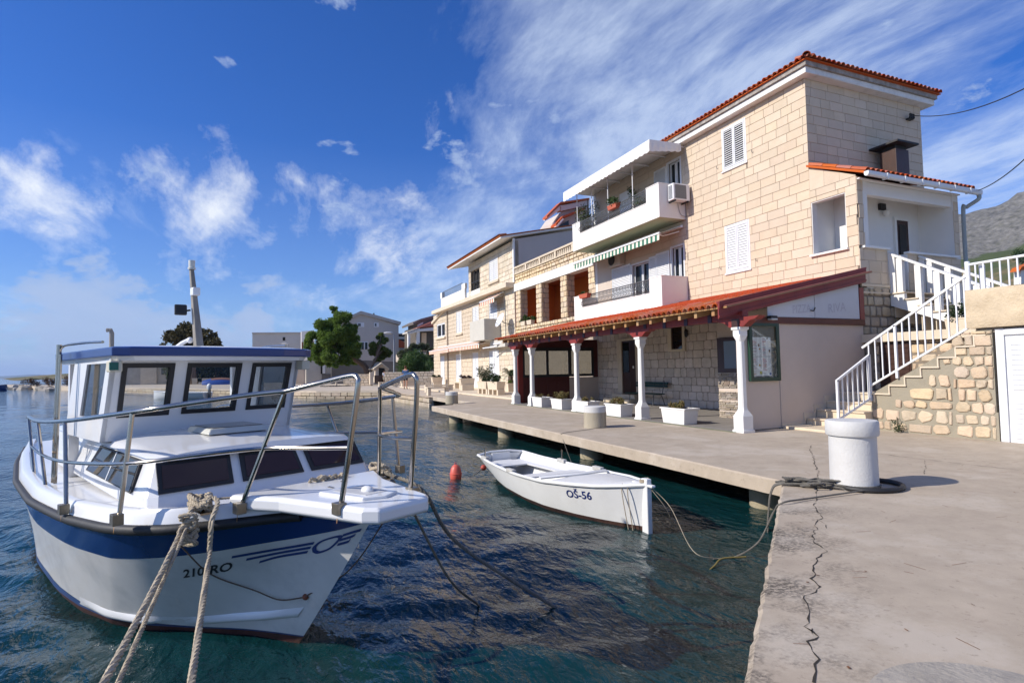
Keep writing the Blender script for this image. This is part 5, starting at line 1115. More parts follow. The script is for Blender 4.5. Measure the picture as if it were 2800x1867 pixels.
# roof with blue edge
rf = [(-1.24, -.74), (-1.20, -.5), (-1.17, 0), (-1.20, .5), (-1.24, .74), (-1.32, .84), (-3.15, .86), (-3.15, -.86), (-1.32, -.84)]
def rr_(z, g): return [(x+(g if x > -2 else -g), y+(g if y > 0 else (-g if y < 0 else 0)), z) for x, y in rf]
roof_ = loft([rr_(2.108, -.02), rr_(2.112, 0), rr_(2.178, 0.003), rr_(2.186, -.02)]).build('wheelhouse_roof', mt_blue, boat, bevel=.006)
loft([rr_(2.075, -.05), rr_(2.110, -.03)]).build('roof_lining', mt_gel, roof_); loft([rr_(2.184, -.03), rr_(2.20, -.12)]).build('roof_top', mt_gel, roof_)
nl = B(-1.46, -1.34, -.845, -.76, 1.985, 2.075).build('navigation_light', M('cream_plastic', (.55, .52, .42), .5), boat, bevel=.01); B(-1.352, -1.334, -.85, -.79, 2.0, 2.06).build('green_lens', M('green_lens', (.005, .10, .07), .2), nl)
B(-1.46, -1.34, .76, .845, 1.985, 2.075).build('navigation_light', M('cream_plastic', (.55, .52, .42), .5), boat, bevel=.01)
# steel rail
def stub(u, s, w): return (u, -s, w)
FT = [(-3.3, .98, 1.0), (-2.3, 1.06, 1.0), (-1.15, 1.14, 1.04), (-.20, 1.06, 1.10), (.26, .52, 1.13), (.97, .255, 1.18)]
TP = [(-3.66, .98, 1.55), (-2.82, 1.04, 1.55), (-1.45, 1.10, 1.62), (-.20, 1.0, 1.725), (.50, .36, 1.835), (1.08, .22, 1.922)]
for s in (1, -1):
    X = lambda p: np.array([p[0], -s*p[1], p[2]])
    top = [(-3.9, .93, 1.50), *TP[:4], (.12, .78, 1.775), (.36, .50, 1.82), (.52, .36, 1.838), (.80, .28, 1.89), (1.02, .225, 1.928), (1.08, .215, 1.915), (1.09, .22, 1.86), (1.05, .235, 1.6), (.97, .255, 1.18)]
    P = spline([X(p) for p in top[:8]], 6)+spline([X(p) for p in top[8:]], 4); MB().tube(P, .0165, 10).build('bow_rail', mt_steel, boat, smooth=True)
    mid = [(-3.5, .98, 1.27), (-2.55, 1.05, 1.27), (-1.30, 1.12, 1.33), (-.20, 1.03, 1.41), (.18, .74, 1.46), (.38, .44, 1.48), (.70, .31, 1.49), (1.03, .24, 1.51)]
    MB().tube(spline([X(p) for p in mid], 6), .0125, 8).build('mid_rail', mt_steel, boat, smooth=True)
    for a, b in list(zip(FT, TP))[:5]: MB().tube([X(a), X(b)], .0145, 8).build('stanchion', mt_steel, boat, smooth=True)
    for a in FT[2:]:
        c = X(a); o = .03*-s; MB().box(c[0]-.035, c[0]+.035, min(c[1], c[1]+o)-.015, max(c[1], c[1]+o)+.015, c[2]-.055, c[2]+.012).build('stanchion_foot', M('bronzed_steel', (.28, .24, .18), .35, .2, 12, metal=.8), boat, bevel=.003)
for s in (1, -1):
    MB().tube([(-2.62, -s*.95, 1.0), (-2.62, -s*.93, 2.25)], .021, 8).build('roof_stay', mt_steel, boat, smooth=True); MB().tube([(-2.56, -s*.95, 1.0), (-2.56, -s*.93, 2.16)], .014, 8).build('roof_stay', mt_steel, boat, smooth=True)
    MB().tube(spline([(-2.62, -s*.93, 2.2), (-2.55, -s*.90, 2.24), (-2.2, -s*.84, 2.25), (-1.75, -s*.80, 2.24)], 5), .012, 8).build('roof_handrail', mt_steel, boat, smooth=True)
# mast and fittings
ms = MB().hexa([(-1.84, .036, 2.18), (-1.84, -.036, 2.18), (-1.92, -.036, 2.18), (-1.92, .036, 2.18), (-2.07, .018, 3.0), (-2.07, -.018, 3.0), (-2.11, -.018, 3.0), (-2.11, .018, 3.0)]).build('mast', mt_wood, boat, bevel=.008)
MB().lathe((-2.085, 0, 2.99), [(.035, 0), (.035, .02), (.028, .025), (.03, .09), (.0, .095)], 12).build('mast_light', M('clear_lens', (.6, .6, .55), .3), ms, smooth=True)
B(-2.03, -1.95, -.035, .035, 2.72, 2.80).build('steaming_light', mt_gel, ms, bevel=.01); B(-1.99, -1.80, .0, .0, 2.5, 2.5) if False else None
MB().hexa([(-2.02, -.17, 2.53), (-1.99, -.07, 2.53), (-2.06, -.05, 2.53), (-2.09, -.15, 2.53), (-2.03, -.17, 2.63), (-2.0, -.07, 2.63), (-2.05, -.05, 2.63), (-2.08, -.15, 2.63)]).build('floodlight', mt_black, ms, bevel=.01); MB().tube([(-2.02, -.03, 2.58), (-2.03, -.08, 2.57)], .01, 6).build('floodlight_bracket', mt_black, ms)
hn = MB().tube([(-2.1, -.12, 2.21), (-2.05, -.09, 2.26), (-1.98, -.06, 2.29)], [.03, .02, .016], 10).build('horn', mt_gel, boat, smooth=True); MB().ball((-1.97, -.05, 2.285), .03, 10, 7).build('horn_motor', mt_gel, hn, smooth=True)
MB().tube([(-3.05, -.42, 2.2), (-3.05, -.42, 2.40), (-3.05, -.43, 2.43), (-3.07, -.46, 2.43)], .022, 10).build('exhaust_pipe', mt_wood, boat, smooth=True)
# lettering and emblem on the starboard bow
def onhull(d, q, o=.004): return hp(d, q, 1, o)
dl, ql, drr, qr = .885, .595, .655, .635
text_mb('210-RO', .105, lambda x, y: onhull(dl-x*(dl-drr)/.33, ql+x*(qr-ql)/.33+y*1.0), .90, .0025).build('registration', M('black_vinyl', (.02, .02, .025), .5), boat)
em = MB()
def band(pts, w):
    P = spline(pts, 6); em.grid([[onhull(d, q-w/2), onhull(d, q+w/2)] for d, q in P])
for k in range(3):
    dq = -.02-.032*k
    band([(.685-.06*k*1.0, .765+dq), (.48, .80+dq), (.30+.005*k, .838+dq)], .020)
    band([(.135, .90+dq-.006), (.07, .925+dq-.006), (.028+.022*k, .945+dq-.012)], .020)
# rounded triangular ring
dqe = -.02
tri = [(.275, .775), (.235, .765), (.17, .80), (.135, .87), (.14, .892), (.18, .888), (.26, .855), (.29, .81), (.275, .775)]
P = np.array(spline(tri, 5)); cen = P.mean(0); cen = cen+np.array([0, 0]); em.grid([[onhull(*(cen+(p-cen)*.74+np.array([0, dqe]))), onhull(*(cen+(p-cen)*1.05+np.array([0, dqe])))] for p in P])
em.build('emblem', M('navy_vinyl', (.012, .04, .17), .4), boat)
MB().ball(hp(.15, .41, 1, .005), .022, 12, 8).build('bow_eye', M('rusty_iron', (.20, .06, .03), .8, .4, 30), boat, smooth=True)
# deck cleats wrapped in rope
def wrap(c, r, name):
    mb = MB()
    for k in range(6):
        a = random.uniform(0, 6.28); P = [(c[0]+(.11+.02*math.sin(3*t+k))*math.cos(t+a)*random.uniform(.9, 1.05), c[1]+.05*math.sin(t+a), c[2]+.03+.012*k+.015*math.sin(2*t+k)) for t in np.linspace(0, 6.6, 13)]
        rope(mb, P, r, strands=3, seg=5, n=4)
    return mb
L2W = lambda p: np.array([.181, 4.489, -.55])+np.array([math.cos(R(-64))*p[0]-math.sin(R(-64))*p[1], math.sin(R(-64))*p[0]+math.cos(R(-64))*p[1], p[2]])
# starboard cleat
def cleat(c, nm='cleat'):
    q = MB().tube([(c[0]-.13, c[1], c[2]+.075), (c[0]-.06, c[1], c[2]+.065), (c[0]+.06, c[1], c[2]+.065), (c[0]+.13, c[1], c[2]+.075)], .014, 8).box(c[0]-.04, c[0]-.02, c[1]-.015, c[1]+.015, c[2], c[2]+.065).box(c[0]+.02, c[0]+.04, c[1]-.015, c[1]+.015, c[2], c[2]+.065).box(c[0]-.12, c[0]+.12, c[1]-.04, c[1]+.04, c[2]-.004, c[2]+.006); return q.build(nm, mt_steel, boat, smooth=True)
CS = (.07, -.70, 1.095); CPo = (.10, .64, 1.10)
cleat(CS); cleat(CPo)
# ------------------------------------------------------------------ mooring ropes of the motor boat
def wropes(name, label, paths, r, mat, **k):
    t = thing(name, label, 'rope', paths[0][0]); 
    for p in paths: rope(MB(), p, r, **k).build('rope_run', mat, t, smooth=True)
    return t
mb = wrap(CS, .012, 'x'); t = thing('cleat_rope', 'pale rope wound in turns round the starboard bow cleat', 'rope', L2W(CS))
mbw = MB().add([L2W(p) for p in mb.v], mb.f); mbw.build('rope_turns', mt_rope, t, smooth=True)
mb = wrap((CPo[0], CPo[1], CPo[2]), .012, 'x'); t = thing('cleat_rope', 'pale rope wound round the far port bow cleat near the platform', 'rope', L2W(CPo)); MB().add([L2W(p) for p in mb.v], mb.f).build('rope_turns', mt_rope, t, smooth=True)
c0 = L2W((.07, -.70, 1.17)); k0 = L2W((.17, -.80, 1.10)); k1 = L2W((.20, -.86, 1.00))
# knot hanging over the gunwale
kn = MB()
for k in range(5):
    a = k*1.3; rope(kn, [k0+np.array([.05*math.sin(t*2+a), .04*math.cos(t+a), -.13+.05*k*.5+.045*math.sin(t+a*2)]) for t in np.linspace(0, 5.5, 8)], .012, n=4)
t = thing('rope_knot', 'bulky knot of pale rope hanging over the gunwale below the cleat', 'rope', k0); kn.build('knot', mt_rope, t, smooth=True)
pA = onz(268, 1900, -.35); near1 = ray(255, 1920)*1.9+CP; near2 = ray(515, 1920)*2.0+CP; near1b = ray(300, 1920)*2.0+CP
wropes('mooring_rope', 'thick pale mooring rope running down from the knot towards the near quay', [[c0, k0, k1, k1*.65+near1*.35-np.array([0, 0, .015]), k1*.3+near1*.7-np.array([0, 0, .012]), near1, near1+(near1-k1)/np.linalg.norm(near1-k1)*.3, np.array([-1.1, -.70, .03])]], .0155, mt_rope)
wropes('mooring_rope', 'thinner pale rope running beside the thick one from the same knot', [[k0, k1+np.array([.03, 0, .02]), k1*.6+near1b*.4-np.array([0, 0, .03]), near1b, near1b+(near1b-k1)/np.linalg.norm(near1b-k1)*.3, np.array([-1.05, -.72, .03])]], .011, mt_rope)
e0 = L2W((.24, -.66, 1.17)); e1 = L2W((.36, -.74, 1.08)); e2 = L2W((.38, -.76, .9))
wropes('mooring_rope', 'thick pale rope dropping straight down the bow from the cleat', [[L2W((.12, -.68, 1.19)), e0, e1, e2, e2*.7+near2*.3+np.array([0, 0, -.012]), e2*.35+near2*.65+np.array([0, 0, -.012]), near2, near2+(near2-e2)/np.linalg.norm(near2-e2)*.3, np.array([-.35, -.2, .03])]], .0155, mt_rope)
wropes('deck_line', 'thin flecked line stretched across the foredeck between the two cleats', [[c0+np.array([0, 0, -.01]), L2W((.20, -.35, 1.155)), L2W((.22, -.05, 1.17)), L2W((.22, .2, 1.17)), L2W(CPo)+np.array([0, 0, .07])]], .008, mt_rope)
kn = MB()
for k in range(4): a = k*1.7; c = L2W((.22, .02+.05*k, 1.19)); rope(kn, [c+np.array([.05*math.cos(t+a), .035*math.sin(t*1.3+a), .02*math.sin(2*t+a)]) for t in np.linspace(0, 6, 9)], .012, n=4)
t = thing('rope_knot', 'loose knot of rope lying on the foredeck behind the platform', 'rope', L2W((.22, .1, 1.17))); kn.build('knot', mt_rope, t, smooth=True)
# thin line along the hull to the bow eye, chains into the water
wropes('bow_line', 'thin brown line sagging along the hull to the bow eye', [[k1+np.array([0, 0, -.05]), L2W(hp(.74, .62, 1, .03)), L2W(hp(.5, .45, 1, .03)), L2W(hp(.3, .38, 1, .03)), L2W(hp(.15, .41, 1, .02))]], .005, M('brown_twine', (.16, .11, .08), .9))
b_eye = L2W((.50, .36, .42)); wropes('bow_line', 'thin brown line from the bow eye up to the far side of the platform', [[L2W(hp(.15, .41, 1, .02)), L2W((.52, .1, .62)), L2W((.75, .30, 1.05))]], .005, M('brown_twine', (.16, .11, .08), .9))
r0 = L2W((.30, .62, 1.14)); r1 = L2W((.62, .66, 1.05)); wropes('mooring_line', 'long dark rope from the port bow down into the water ahead', [[L2W(CPo)+np.array([0, 0, .05]), r0, r1, (onz(1335, 1545, -.25)+r1)/2+np.array([0, 0, -.10]), onz(1530, 1668, -.57)]], .016, mt_roped)
q1 = L2W((1.0, .24, 1.06)); wropes('anchor_line', 'dark thin rope hanging from under the bow platform into the water', [[q1, q1*.5+onz(1310, 1655, -.57)*.5-np.array([.0, 0, .12]), onz(1310, 1655, -.57)]], .010, mt_roped)
# ------------------------------------------------------------------ rowing boat
row = thing('rowing_boat', 'small open white rowing boat with foredeck, dark blue number and brown waterline', 'boat', (4.06, 5.67, -.55), rotz=R(-87))
mt_rw = M('white_boat_paint', (.70, .70, .69), .4, .03, 4, .05, 50, stain=.14, sscale=5, scol=(.5, .47, .43))
RG = np.array([(0, .0), (.2, .17), (.5, .33), (1.0, .50), (1.6, .60), (2.2, .61), (3.0, .56), (3.6, .50), (4.15, .44)]); RW = np.array([(0, 0), (.25, .09), (.6, .22), (1.0, .34), (1.6, .45), (2.2, .46), (3.0, .38), (3.6, .24), (4.15, .05)])
rim = lambda d: float(np.interp(d, [0, .6, 1.5, 2.5, 3.5, 4.15], [.57, .49, .42, .39, .40, .43]))
def rp(d, q, s=1, off=0.0):
    bd, bw = np.interp(d, RG[:, 0], RG[:, 1]), np.interp(d, RW[:, 0], RW[:, 1]); b = bw+(bd-bw)*max(q, 0)**.8 if q >= 0 else bw*(1+q*1.5)
    return np.array([.07*max(q, 0)-d*(1+.0*q), -s*max(b+off, 0), q*rim(d)])
RD = np.r_[0, .04, .1, np.arange(.2, 4.1, .13), 4.15]
def rstrip(q0, q1, n, off=0.0):
    mb = MB()
    for s in (1, -1): mb.grid([[rp(d, q0+(q1-q0)*k/n, s, off) for k in range(n+1)] for d in RD])
    a = [rp(4.15, q0+(q1-q0)*k/n, 1, off) for k in range(n+1)]; b = [p*np.array([1, -1, 1]) for p in a]; mb.grid([a, b]); return mb
rstrip(-.5, .13, 4).build('bottom', M('brown_antifouling', (.05, .018, .014), .85, .5, 6, .4, 20, stain=.5, sscale=6, scol=(.06, .05, .015)), row, smooth=60)
rstrip(.13, 1.0, 10).build('hull', mt_rw, row, smooth=60); 
ins = MB()
for s in (1, -1): ins.grid([[rp(d, .15+.83*k/6, s, -.03) for k in range(7)] for d in RD if d > .15 and d < 4.12])
ins.grid([[rp(4.12, .15+.83*k/6, 1, -.03) for k in range(7)], [rp(4.12, .15+.83*k/6, -1, -.03) for k in range(7)]]); ins.build('inner_planking', mt_rw, row, smooth=60)
for s in (1, -1): MB().tube([rp(d, 1.0, s, .004) for d in RD if d < 4.16], .022, 8).build('gunwale', mt_rw, row, smooth=True)
MB().tube([rp(4.13, 1.0, 1, 0), rp(4.15, 1.0, 1, -.25)+np.array([-.03, 0, .03]), rp(4.15, 1.0, -1, -.25)+np.array([-.03, 0, .03]), rp(4.13, 1.0, -1, 0)], .022, 8).build('transom_cap', mt_rw, row, smooth=True)
B(-4.08, -4.04, -.18, .18, .20, .44).build('transom_board', mt_rw, row)
def rdeck(d0, d1, dz, nm, crown=.03, inset=.02, mat=None):
    G = []
    for d in np.linspace(d0, d1, 14):
        a = rp(d, 1.0, 1, -inset); G.append([(a[0], a[1]*(1-2*k/10), a[2]+dz+crown*math.sin(math.pi*k/10)) for k in range(11)])
    return MB().grid(G).build(nm, mat or mt_rw, row, smooth=60, thick=.015)
rdeck(.08, 1.45, -.004, 'foredeck', .03)
G = []
for k in range(17):
    t_ = k/16; a = rp(1.45, 1.0, 1, -.02); y = a[1]*(1-2*t_); G.append([(a[0]-.05+.16*math.sin(math.pi*t_)-.16, y, a[2]+.03*math.sin(math.pi*t_)+.025), (a[0]-.05+.16*math.sin(math.pi*t_)-.10, y, a[2]+.03*math.sin(math.pi*t_)+.012)])
MB().grid(G).build('coaming', mt_rw, row, thick=.02)
# stern bench with well, thwart, floor
mb = MB()
for s in (1, -1):
    mb.grid([[rp(d, .72, s, -.03), rp(d, .72, s, -.20)] for d in np.arange(2.2, 4.1, .15)])
a = [rp(d, .72, s, -.2) for d, s in ((4.05, 1), (4.05, -1), (3.55, -1), (3.55, 1))]; mb.add(a, [(0, 1, 2, 3)])
mb.build('stern_seat', mt_rw, row, thick=.02)
B(-2.35, -2.12, -.57, .57, .325, .35).build('thwart', mt_rw, row, bevel=.005)
MB().grid([[rp(d, .16, 1, -.03), rp(d, .16, -1, -.03)] for d in np.arange(.5, 4.1, .2)]).build('floorboards', M('bare_grp', (.34, .33, .28), .8, .2, 4), row)
MB().hexa([(-1.7, .1, .10), (-1.7, -.3, .10), (-2.05, -.3, .07), (-2.05, .1, .07), (-1.62, .1, .28), (-1.62, -.3, .28), (-1.66, -.3, .28), (-1.66, .1, .28)]).build('bottom_board', M('cream_board', (.5, .48, .38), .8), row)
for d, s in ((2.5, 1), (2.9, -1), (1.9, -1), (3.75, 1)):
    p_ = rp(d, 1.0, s, -.01); o = B(p_[0]-.11, p_[0]+.11, p_[1]-.035, p_[1]+.035, p_[2]-.01, p_[2]+.05).build('rowlock_block', M('grey_wood_paint', (.45, .44, .41), .8, .2, 9), row, bevel=.008)
    if d > 2.6: MB().tube([(p_[0], p_[1], p_[2]+.03), (p_[0], p_[1], p_[2]+.2)], .012, 8).build('thole_pin', mt_steel, o)
B(-.02, .09, -.035, .035, -.1, .64).build('stem_post', mt_rw, row, bevel=.01); B(-.2, .17, -.03, .03, .55, .58).build('stem_head', mt_rw, row, bevel=.01)
dl2, dr2 = 1.02, .42
text_mb('OŠ-56', .15, lambda x, y: rp(1.05-x*1.12, .62+y*2.0+(x*.02), 1, .004), .92, .003).build('registration', M('navy_paint', (.015, .03, .14), .5), row)
RWL = lambda p: np.array([4.06, 5.67, -.55])+np.array([math.cos(R(-87))*p[0]-math.sin(R(-87))*p[1], math.sin(R(-87))*p[0]+math.cos(R(-87))*p[1], p[2]])
wropes('bow_painter', 'pale thin line from the rowing boat stem down to the quay ropes', [[RWL((.06, .0, .58)), RWL((.3, .12, .35)), onz(1895, 1505, -.45), onz(1970, 1528, -.55)], [RWL((.06, 0, .57)), RWL((.2, .15, .3)), onz(1840, 1440, -.55)]], .0038, mt_rope)
wropes('bow_painter', 'doubled thin line hanging down the rowing boat bow into the water', [[RWL((-.12, -.13, .56)), RWL((-.1, -.17, .45)), RWL((-.08, -.12, .0)), RWL((-.08, -.12, -.06))], [RWL((-.2, -.17, .56)), RWL((-.17, -.2, .45)), RWL((-.13, -.15, .02)), RWL((-.12, -.14, -.06))]], .006, mt_rope)
kn = MB()
for k in range(3): rope(kn, [RWL((.0, .0, .58))+np.array([.05*math.cos(t), .05*math.sin(t), .012*k+.005*t]) for t in np.linspace(0, 6.4, 9)], .008, n=3)
t = thing('rope_knot', 'small rope turns round the rowing boat stem post', 'rope', RWL((0, 0, .58))); kn.build('turns', mt_rope, t, smooth=True)

for (u, s, w) in FT[2:]:
    for q in range(1): p = np.array([u, -s-.028, w-.055]); MB().add([p+np.array([-.004, 0, 0]), p+np.array([.006, 0, 0]), p+np.array([.003, -.004, -.05]), p+np.array([-.001, -.004, -.05])], [(0, 1, 2, 3)]).build('rust_streak', M('rust_stain', (.42, .22, .08), .8), boat)
# ------------------------------------------------------------------ far quay and land
FQ = [(8.0, 30.62), (7.5, 43.5), (3.2, 47.0), (-3.2, 59.6), (-10.8, 74.0), (-17.5, 84.8), (-24.0, 96.5), (-20, 112), (0, 140), (70, 165), (70, 30.62)]
mt_pale = M('pale_quay_paving', (.50, .42, .33), .88, .12, .8, .2, 30, stain=.2, sscale=.6, scol=(.36, .29, .22))
fq = struct(MB().prism([(x, y, -.16) for x, y in FQ], (0, 0, .155)).build('far_quay', mt_pale))
struct(MB().prism([(x+(.25 if x < 60 else 0), y+.25, -1.4) for x, y in FQ], (0, 0, 1.245)).build('far_quay_foundation', mt_conc2))
def seg_stones(a, b, z0, z1, parent, hs, ls, mat, lim=120, nm='quay_stone', d1=.03):
    a, b = np.array(a, float), np.array(b, float); L_ = np.linalg.norm(b-a); t = (b-a)/L_; n = np.array([t[1], -t[0]])
    if n@(-a) < 0: n = -n
    its = []
    for r in courses(0, L_, z0, z1, hs, ls, gap=.02):
        m_ = stone_mb(('Y', 0), *r, -.25, d1, .02, .02); V = []
        for x, y, z in m_.v: p = a+t*x+n*(-y); V.append((p[0], p[1], z))
        m_.v = V; its.append((m_, float(np.linalg.norm(V[0]))))
    lay(its, nm, mat, parent, lim)
mt_wetst = M('waterline_stone', (.46, .37, .27), .85, .15, 3, .5, 30, rnd=.15, stain=.35, sscale=1.6, scol=(.17, .14, .06))
seg_stones((7.8, 30.0), (7.3, 43.4), -.62, -.0, fq, lambda: random.uniform(.2, .3), lambda: random.uniform(.3, .75), mt_wetst, 110); seg_stones((7.4, 43.6), (3.1, 47.1), -.75, -.16, fq, lambda: .3, lambda: random.uniform(.5, 1.1), mt_wetst, 140)
seg_stones((3.1, 47.1), (-17.6, 84.9), -.75, -.16, fq, lambda: .3, lambda: random.uniform(.9, 1.8), mt_wetst, 230)
# raised pavement in front of the shuttered house
tp = struct(B(10.12, 13.1, 24.0, 49, .002, .10).build('house_pavement', mt_stonestep, bevel=.02))
# ------------------------------------------------------------------ shuttered stone house
sh = thing('shuttered_house', 'three storey cream stone house with many closed white louvred shutters', 'house', (15, 39.5, 0))
SX = ('X', 13.1)
ops = {'a': (40.58, 41.93, 4.19, 5.85), 'b': (36.75, 38.08, 4.5, 5.8), 'c': (33.25, 34.73, 3.4, 5.75), 'u': (33.04, 34.6, 7.06, 8.5), 'f': (45.1, 47.6, 4.2, 5.36), '1': (45.4, 46.5, .12, 2.62), '2': (40.8, 42.15, .12, 2.62), '3': (36.95, 38.2, .12, 2.62), '4': (33.05, 34.85, .12, 2.62), 'l': (36.5, 38.4, 6.62, 8.42)}
hl = list(ops.values())
w = MB()
for r in cut([(30.5, 48.7, 0, 6.2)], hl): wbox(w, SX, *r, -.3, -.02)
for r in cut([(30.5, 38.9, 6.2, 9.0)], hl): wbox(w, SX, *r, -.3, -.02)
w.box(13.4, 18, 30.52, 48.7, 0, 6.2).box(13.4, 18, 30.52, 38.9, 6.2, 9.0); w.build('wall', M('pale_mortar', (.50, .42, .32), .9, .1, 4, .2, 30), sh)
its = []
for r in courses(30.5, 48.7, .0, 6.2, lambda: random.uniform(.24, .36), lambda: random.uniform(.35, .8), hl, gap=.01): its.append((stone_mb(SX, *r, -.025, random.uniform(0, .012), .012, .012), dist(SX, r)))
for r in courses(30.5, 38.9, 6.5, 9.0, lambda: random.uniform(.24, .36), lambda: random.uniform(.35, .8), hl, gap=.01): its.append((stone_mb(SX, *r, -.025, random.uniform(0, .012), .012, .012), dist(SX, r)))
lay(its, 'wall_stone', M('cream_ashlar', (.62, .53, .41), .86, .1, 3, .4, 40, rnd=.12, stain=.16, sscale=1.2, scol=(.46, .34, .22)), sh, 300)
B(12.55, 13.12, 30.5, 47.3, 6.2, 6.48).build('cornice', mt_stonestep, sh, bevel=.02)
# grey plaster gable towards the arcade house
MB().prism([(13.12, 30.5, 6.9), (19, 30.5, 6.9), (19, 30.5, 10.2), (17.1, 30.5, 9.9), (13.12, 30.5, 9.05)], (0, .05, 0)).build('gable_render', M('mauve_grey_render', (.50, .44, .40), .9, .06, 1), sh)
B(13.05, 13.15, 30.44, 30.6, 6.5, 9.1).build('corner_strip', mt_wpaint, sh)
def roofslab(P, mat, nm, parent): return MB().hexa(P).build(nm, mat, parent)
roofslab([(12.2, 30.3, 9.0), (12.2, 41.0, 8.95), (19, 41.0, 10.4), (19, 30.3, 10.45), (12.2, 30.3, 9.1), (12.2, 41.0, 9.05), (19, 41.0, 10.5), (19, 30.3, 10.55)], mt_white, 'roof_soffit', sh)
roofslab([(12.15, 30.25, 9.105), (12.15, 41.05, 9.055), (19, 41.05, 10.51), (19, 30.25, 10.56), (12.15, 30.25, 9.16), (12.15, 41.05, 9.11), (19, 41.05, 10.56), (19, 30.25, 10.61)], mt_tileroof, 'roof', sh)
up = np.array([.97, 0, .21]); up /= np.linalg.norm(up); its = []
for k in range(54): its.append((barrel((12.1, 30.35+k*.2, 9.16-k*.0009), up, (0, 1, 0), .5, .09, 5), 1))
lay(its, 'roof_tile', M('dark_terracotta', (.20, .07, .04), .8, .2, 5, rnd=.2), sh, 60, smooth=True)
# terrace parapet and loggia
MB().box(12.95, 13.1, 39.4, 45.7, 6.48, 7.35).box(12.95, 13.12, 39.3, 40.1, 7.35, 7.75).box(12.92, 13.15, 45.3, 45.75, 7.35, 7.85).build('parapet', mt_white, sh); B(13.1, 13.2, 36.4, 39.3, 6.48, 7.0).build('loggia_parapet', mt_white, sh)
B(13.36, 13.4, 36.4, 38.5, 7.0, 8.45).build('loggia_void', mt_dark, sh)
for k in range(4): B(13.15, 13.2, 36.55+k*.6, 36.62+k*.6, 7.0, 8.42).build('loggia_mullion', mt_black, sh)
B(13.15, 13.2, 36.5, 38.4, 7.55, 7.62).build('loggia_rail', mt_black, sh)
for k in range(26): MB().tube([(13.02, 40.2+k*.2, 7.35), (13.02, 40.2+k*.2, 7.85)], .012, 5).build('parapet_bar', mt_iron, sh)
MB().tube([(13.02, 40.1, 7.87), (13.02, 45.3, 7.87)], .02, 6).build('parapet_rail', mt_iron, sh)
for k in ('a', 'b', 'c', 'u', '2', '3', '4'):
    a0, a1, z0, z1 = ops[k]; m_ = (a0+a1)/2; n = 16 if k in '234' else 11
    for q in ((a0+.02, m_-.01), (m_+.01, a1-.02)):
        if k in '234':
            shutter(sh, SX, q[0], q[1], z0+.85, z1, .02, n); wbox(MB(), SX, q[0], q[1], z0, z0+.84, -.01, .018).build('door_panel', mt_alu, sh, bevel=.01)
        else: shutter(sh, SX, q[0], q[1], z0, z1, .02, n)
    frame(sh, SX, (a0-.09, a1+.09, z0-.02, z1+.09), -.02, .03, .09, mt_stonestep)
    if k in 'abu': wbox(MB(), SX, a0-.2, a1+.2, z0-.14, z0-.02, -.02, .12).build('window_sill', mt_stonestep, sh, bevel=.01)
a0, a1, z0, z1 = ops['1']; shutter(sh, SX, a0, a1, z0+.85, z1, .02, 14); wbox(MB(), SX, a0, a1, z0, z0+.84, -.01, .018).build('door_panel', mt_alu, sh, bevel=.01)
a0, a1, z0, z1 = ops['f']; frame(sh, SX, ops['f'], -.12, -.02, .12); wbox(MB(), SX, a0, a1, z0, z1, -.2, -.15).build('window_pane', mt_glassd, sh); wbox(MB(), SX, 46.25, 46.45, z0, z1, -.14, -.05).build('window_mullion', mt_alu, sh); wbox(MB(), SX, a0-.2, a1+.2, z0-.16, z0, -.02, .14).build('window_sill', mt_stonestep, sh, bevel=.01)
MB().prism([(12.95, 48.9, 5.7), (12.95, 45.4, 6.35), (12.95, 45.4, 6.2), (12.95, 48.9, 5.5)], (.3, 0, 0)).build('gable_coping', mt_stonestep, sh)
MB().tube([(13.02, 44.2, 6.2), (13.02, 44.2, .1)], .05, 8).build('downpipe', M('brown_pipe', (.25, .2, .16), .6), sh, smooth=True)
bl = MB().box(12.0, 13.1, 32.75, 35.5, 3.25, 3.4).box(12.0, 12.1, 32.75, 35.5, 3.4, 4.54).box(12.1, 13.1, 32.75, 32.87, 3.4, 4.54).box(12.1, 13.1, 35.38, 35.5, 3.4, 4.54).build('balcony', M('grey_cream_render', (.52, .49, .43), .85, .05), sh)
MB().box(12.6, 13.1, 30.9, 33.4, 2.75, 3.2).build('porch_lintel', M('grey_cream_render', (.52, .49, .43), .85, .05), sh)
for lab, X0, z0, X1, z1, ya, yb, n in (('salmon striped awning over the far ground floor doors of the shuttered house', 13.0, 3.35, 12.2, 3.02, 41.2, 46.8, 34), ('salmon striped awning over the near ground floor doors of the shuttered house', 13.0, 3.35, 12.2, 3.06, 34.3, 41.1, 40), ('short salmon striped awning over the balcony door of the shuttered house', 13.0, 6.1, 12.4, 5.75, 32.0, 34.6, 16)):
    striped('striped_awning', lab, X0, z0, X1, z1, ya, yb, .28, n, (mt_cream, mt_salmon), 'salmon awnings on the shuttered house')
t = thing('awning_arm', 'folded white awning arms without cloth above the palm pot', 'awning', (12.6, 32, 2.8)); MB().tube([(12.9, 31.3, 2.85), (12.2, 33.6, 2.75)], .04, 8).build('arm', mt_alu, t, smooth=True); MB().tube([(12.9, 31.0, 3.0), (12.4, 32.2, 2.95)], .06, 8).build('roller', mt_alu, t, smooth=True)
ds = thing('satellite_dish', 'white satellite dish on a wall pole at the corner of the shuttered house', 'satellite dish', (12.9, 31.3, 4.2))
V = []; n = 20
for k in range(6):
    for j in range(n): r = .46*k/5; V.append((r*math.cos(6.283*j/n), r*1.05*math.sin(6.283*j/n), .35*r*r))
o = MB().add(V, [(k*n+j, k*n+(j+1) % n, k*n+n+(j+1) % n, k*n+n+j) for k in range(5) for j in range(n)]); rot = Matrix.Rotation(R(-65), 3, 'Y')
o.v = [tuple(rot@Vector(p)+Vector((12.45, 31.15, 4.3))) for p in o.v]; o.build('dish', mt_wmetal, ds, smooth=True, thick=.01)
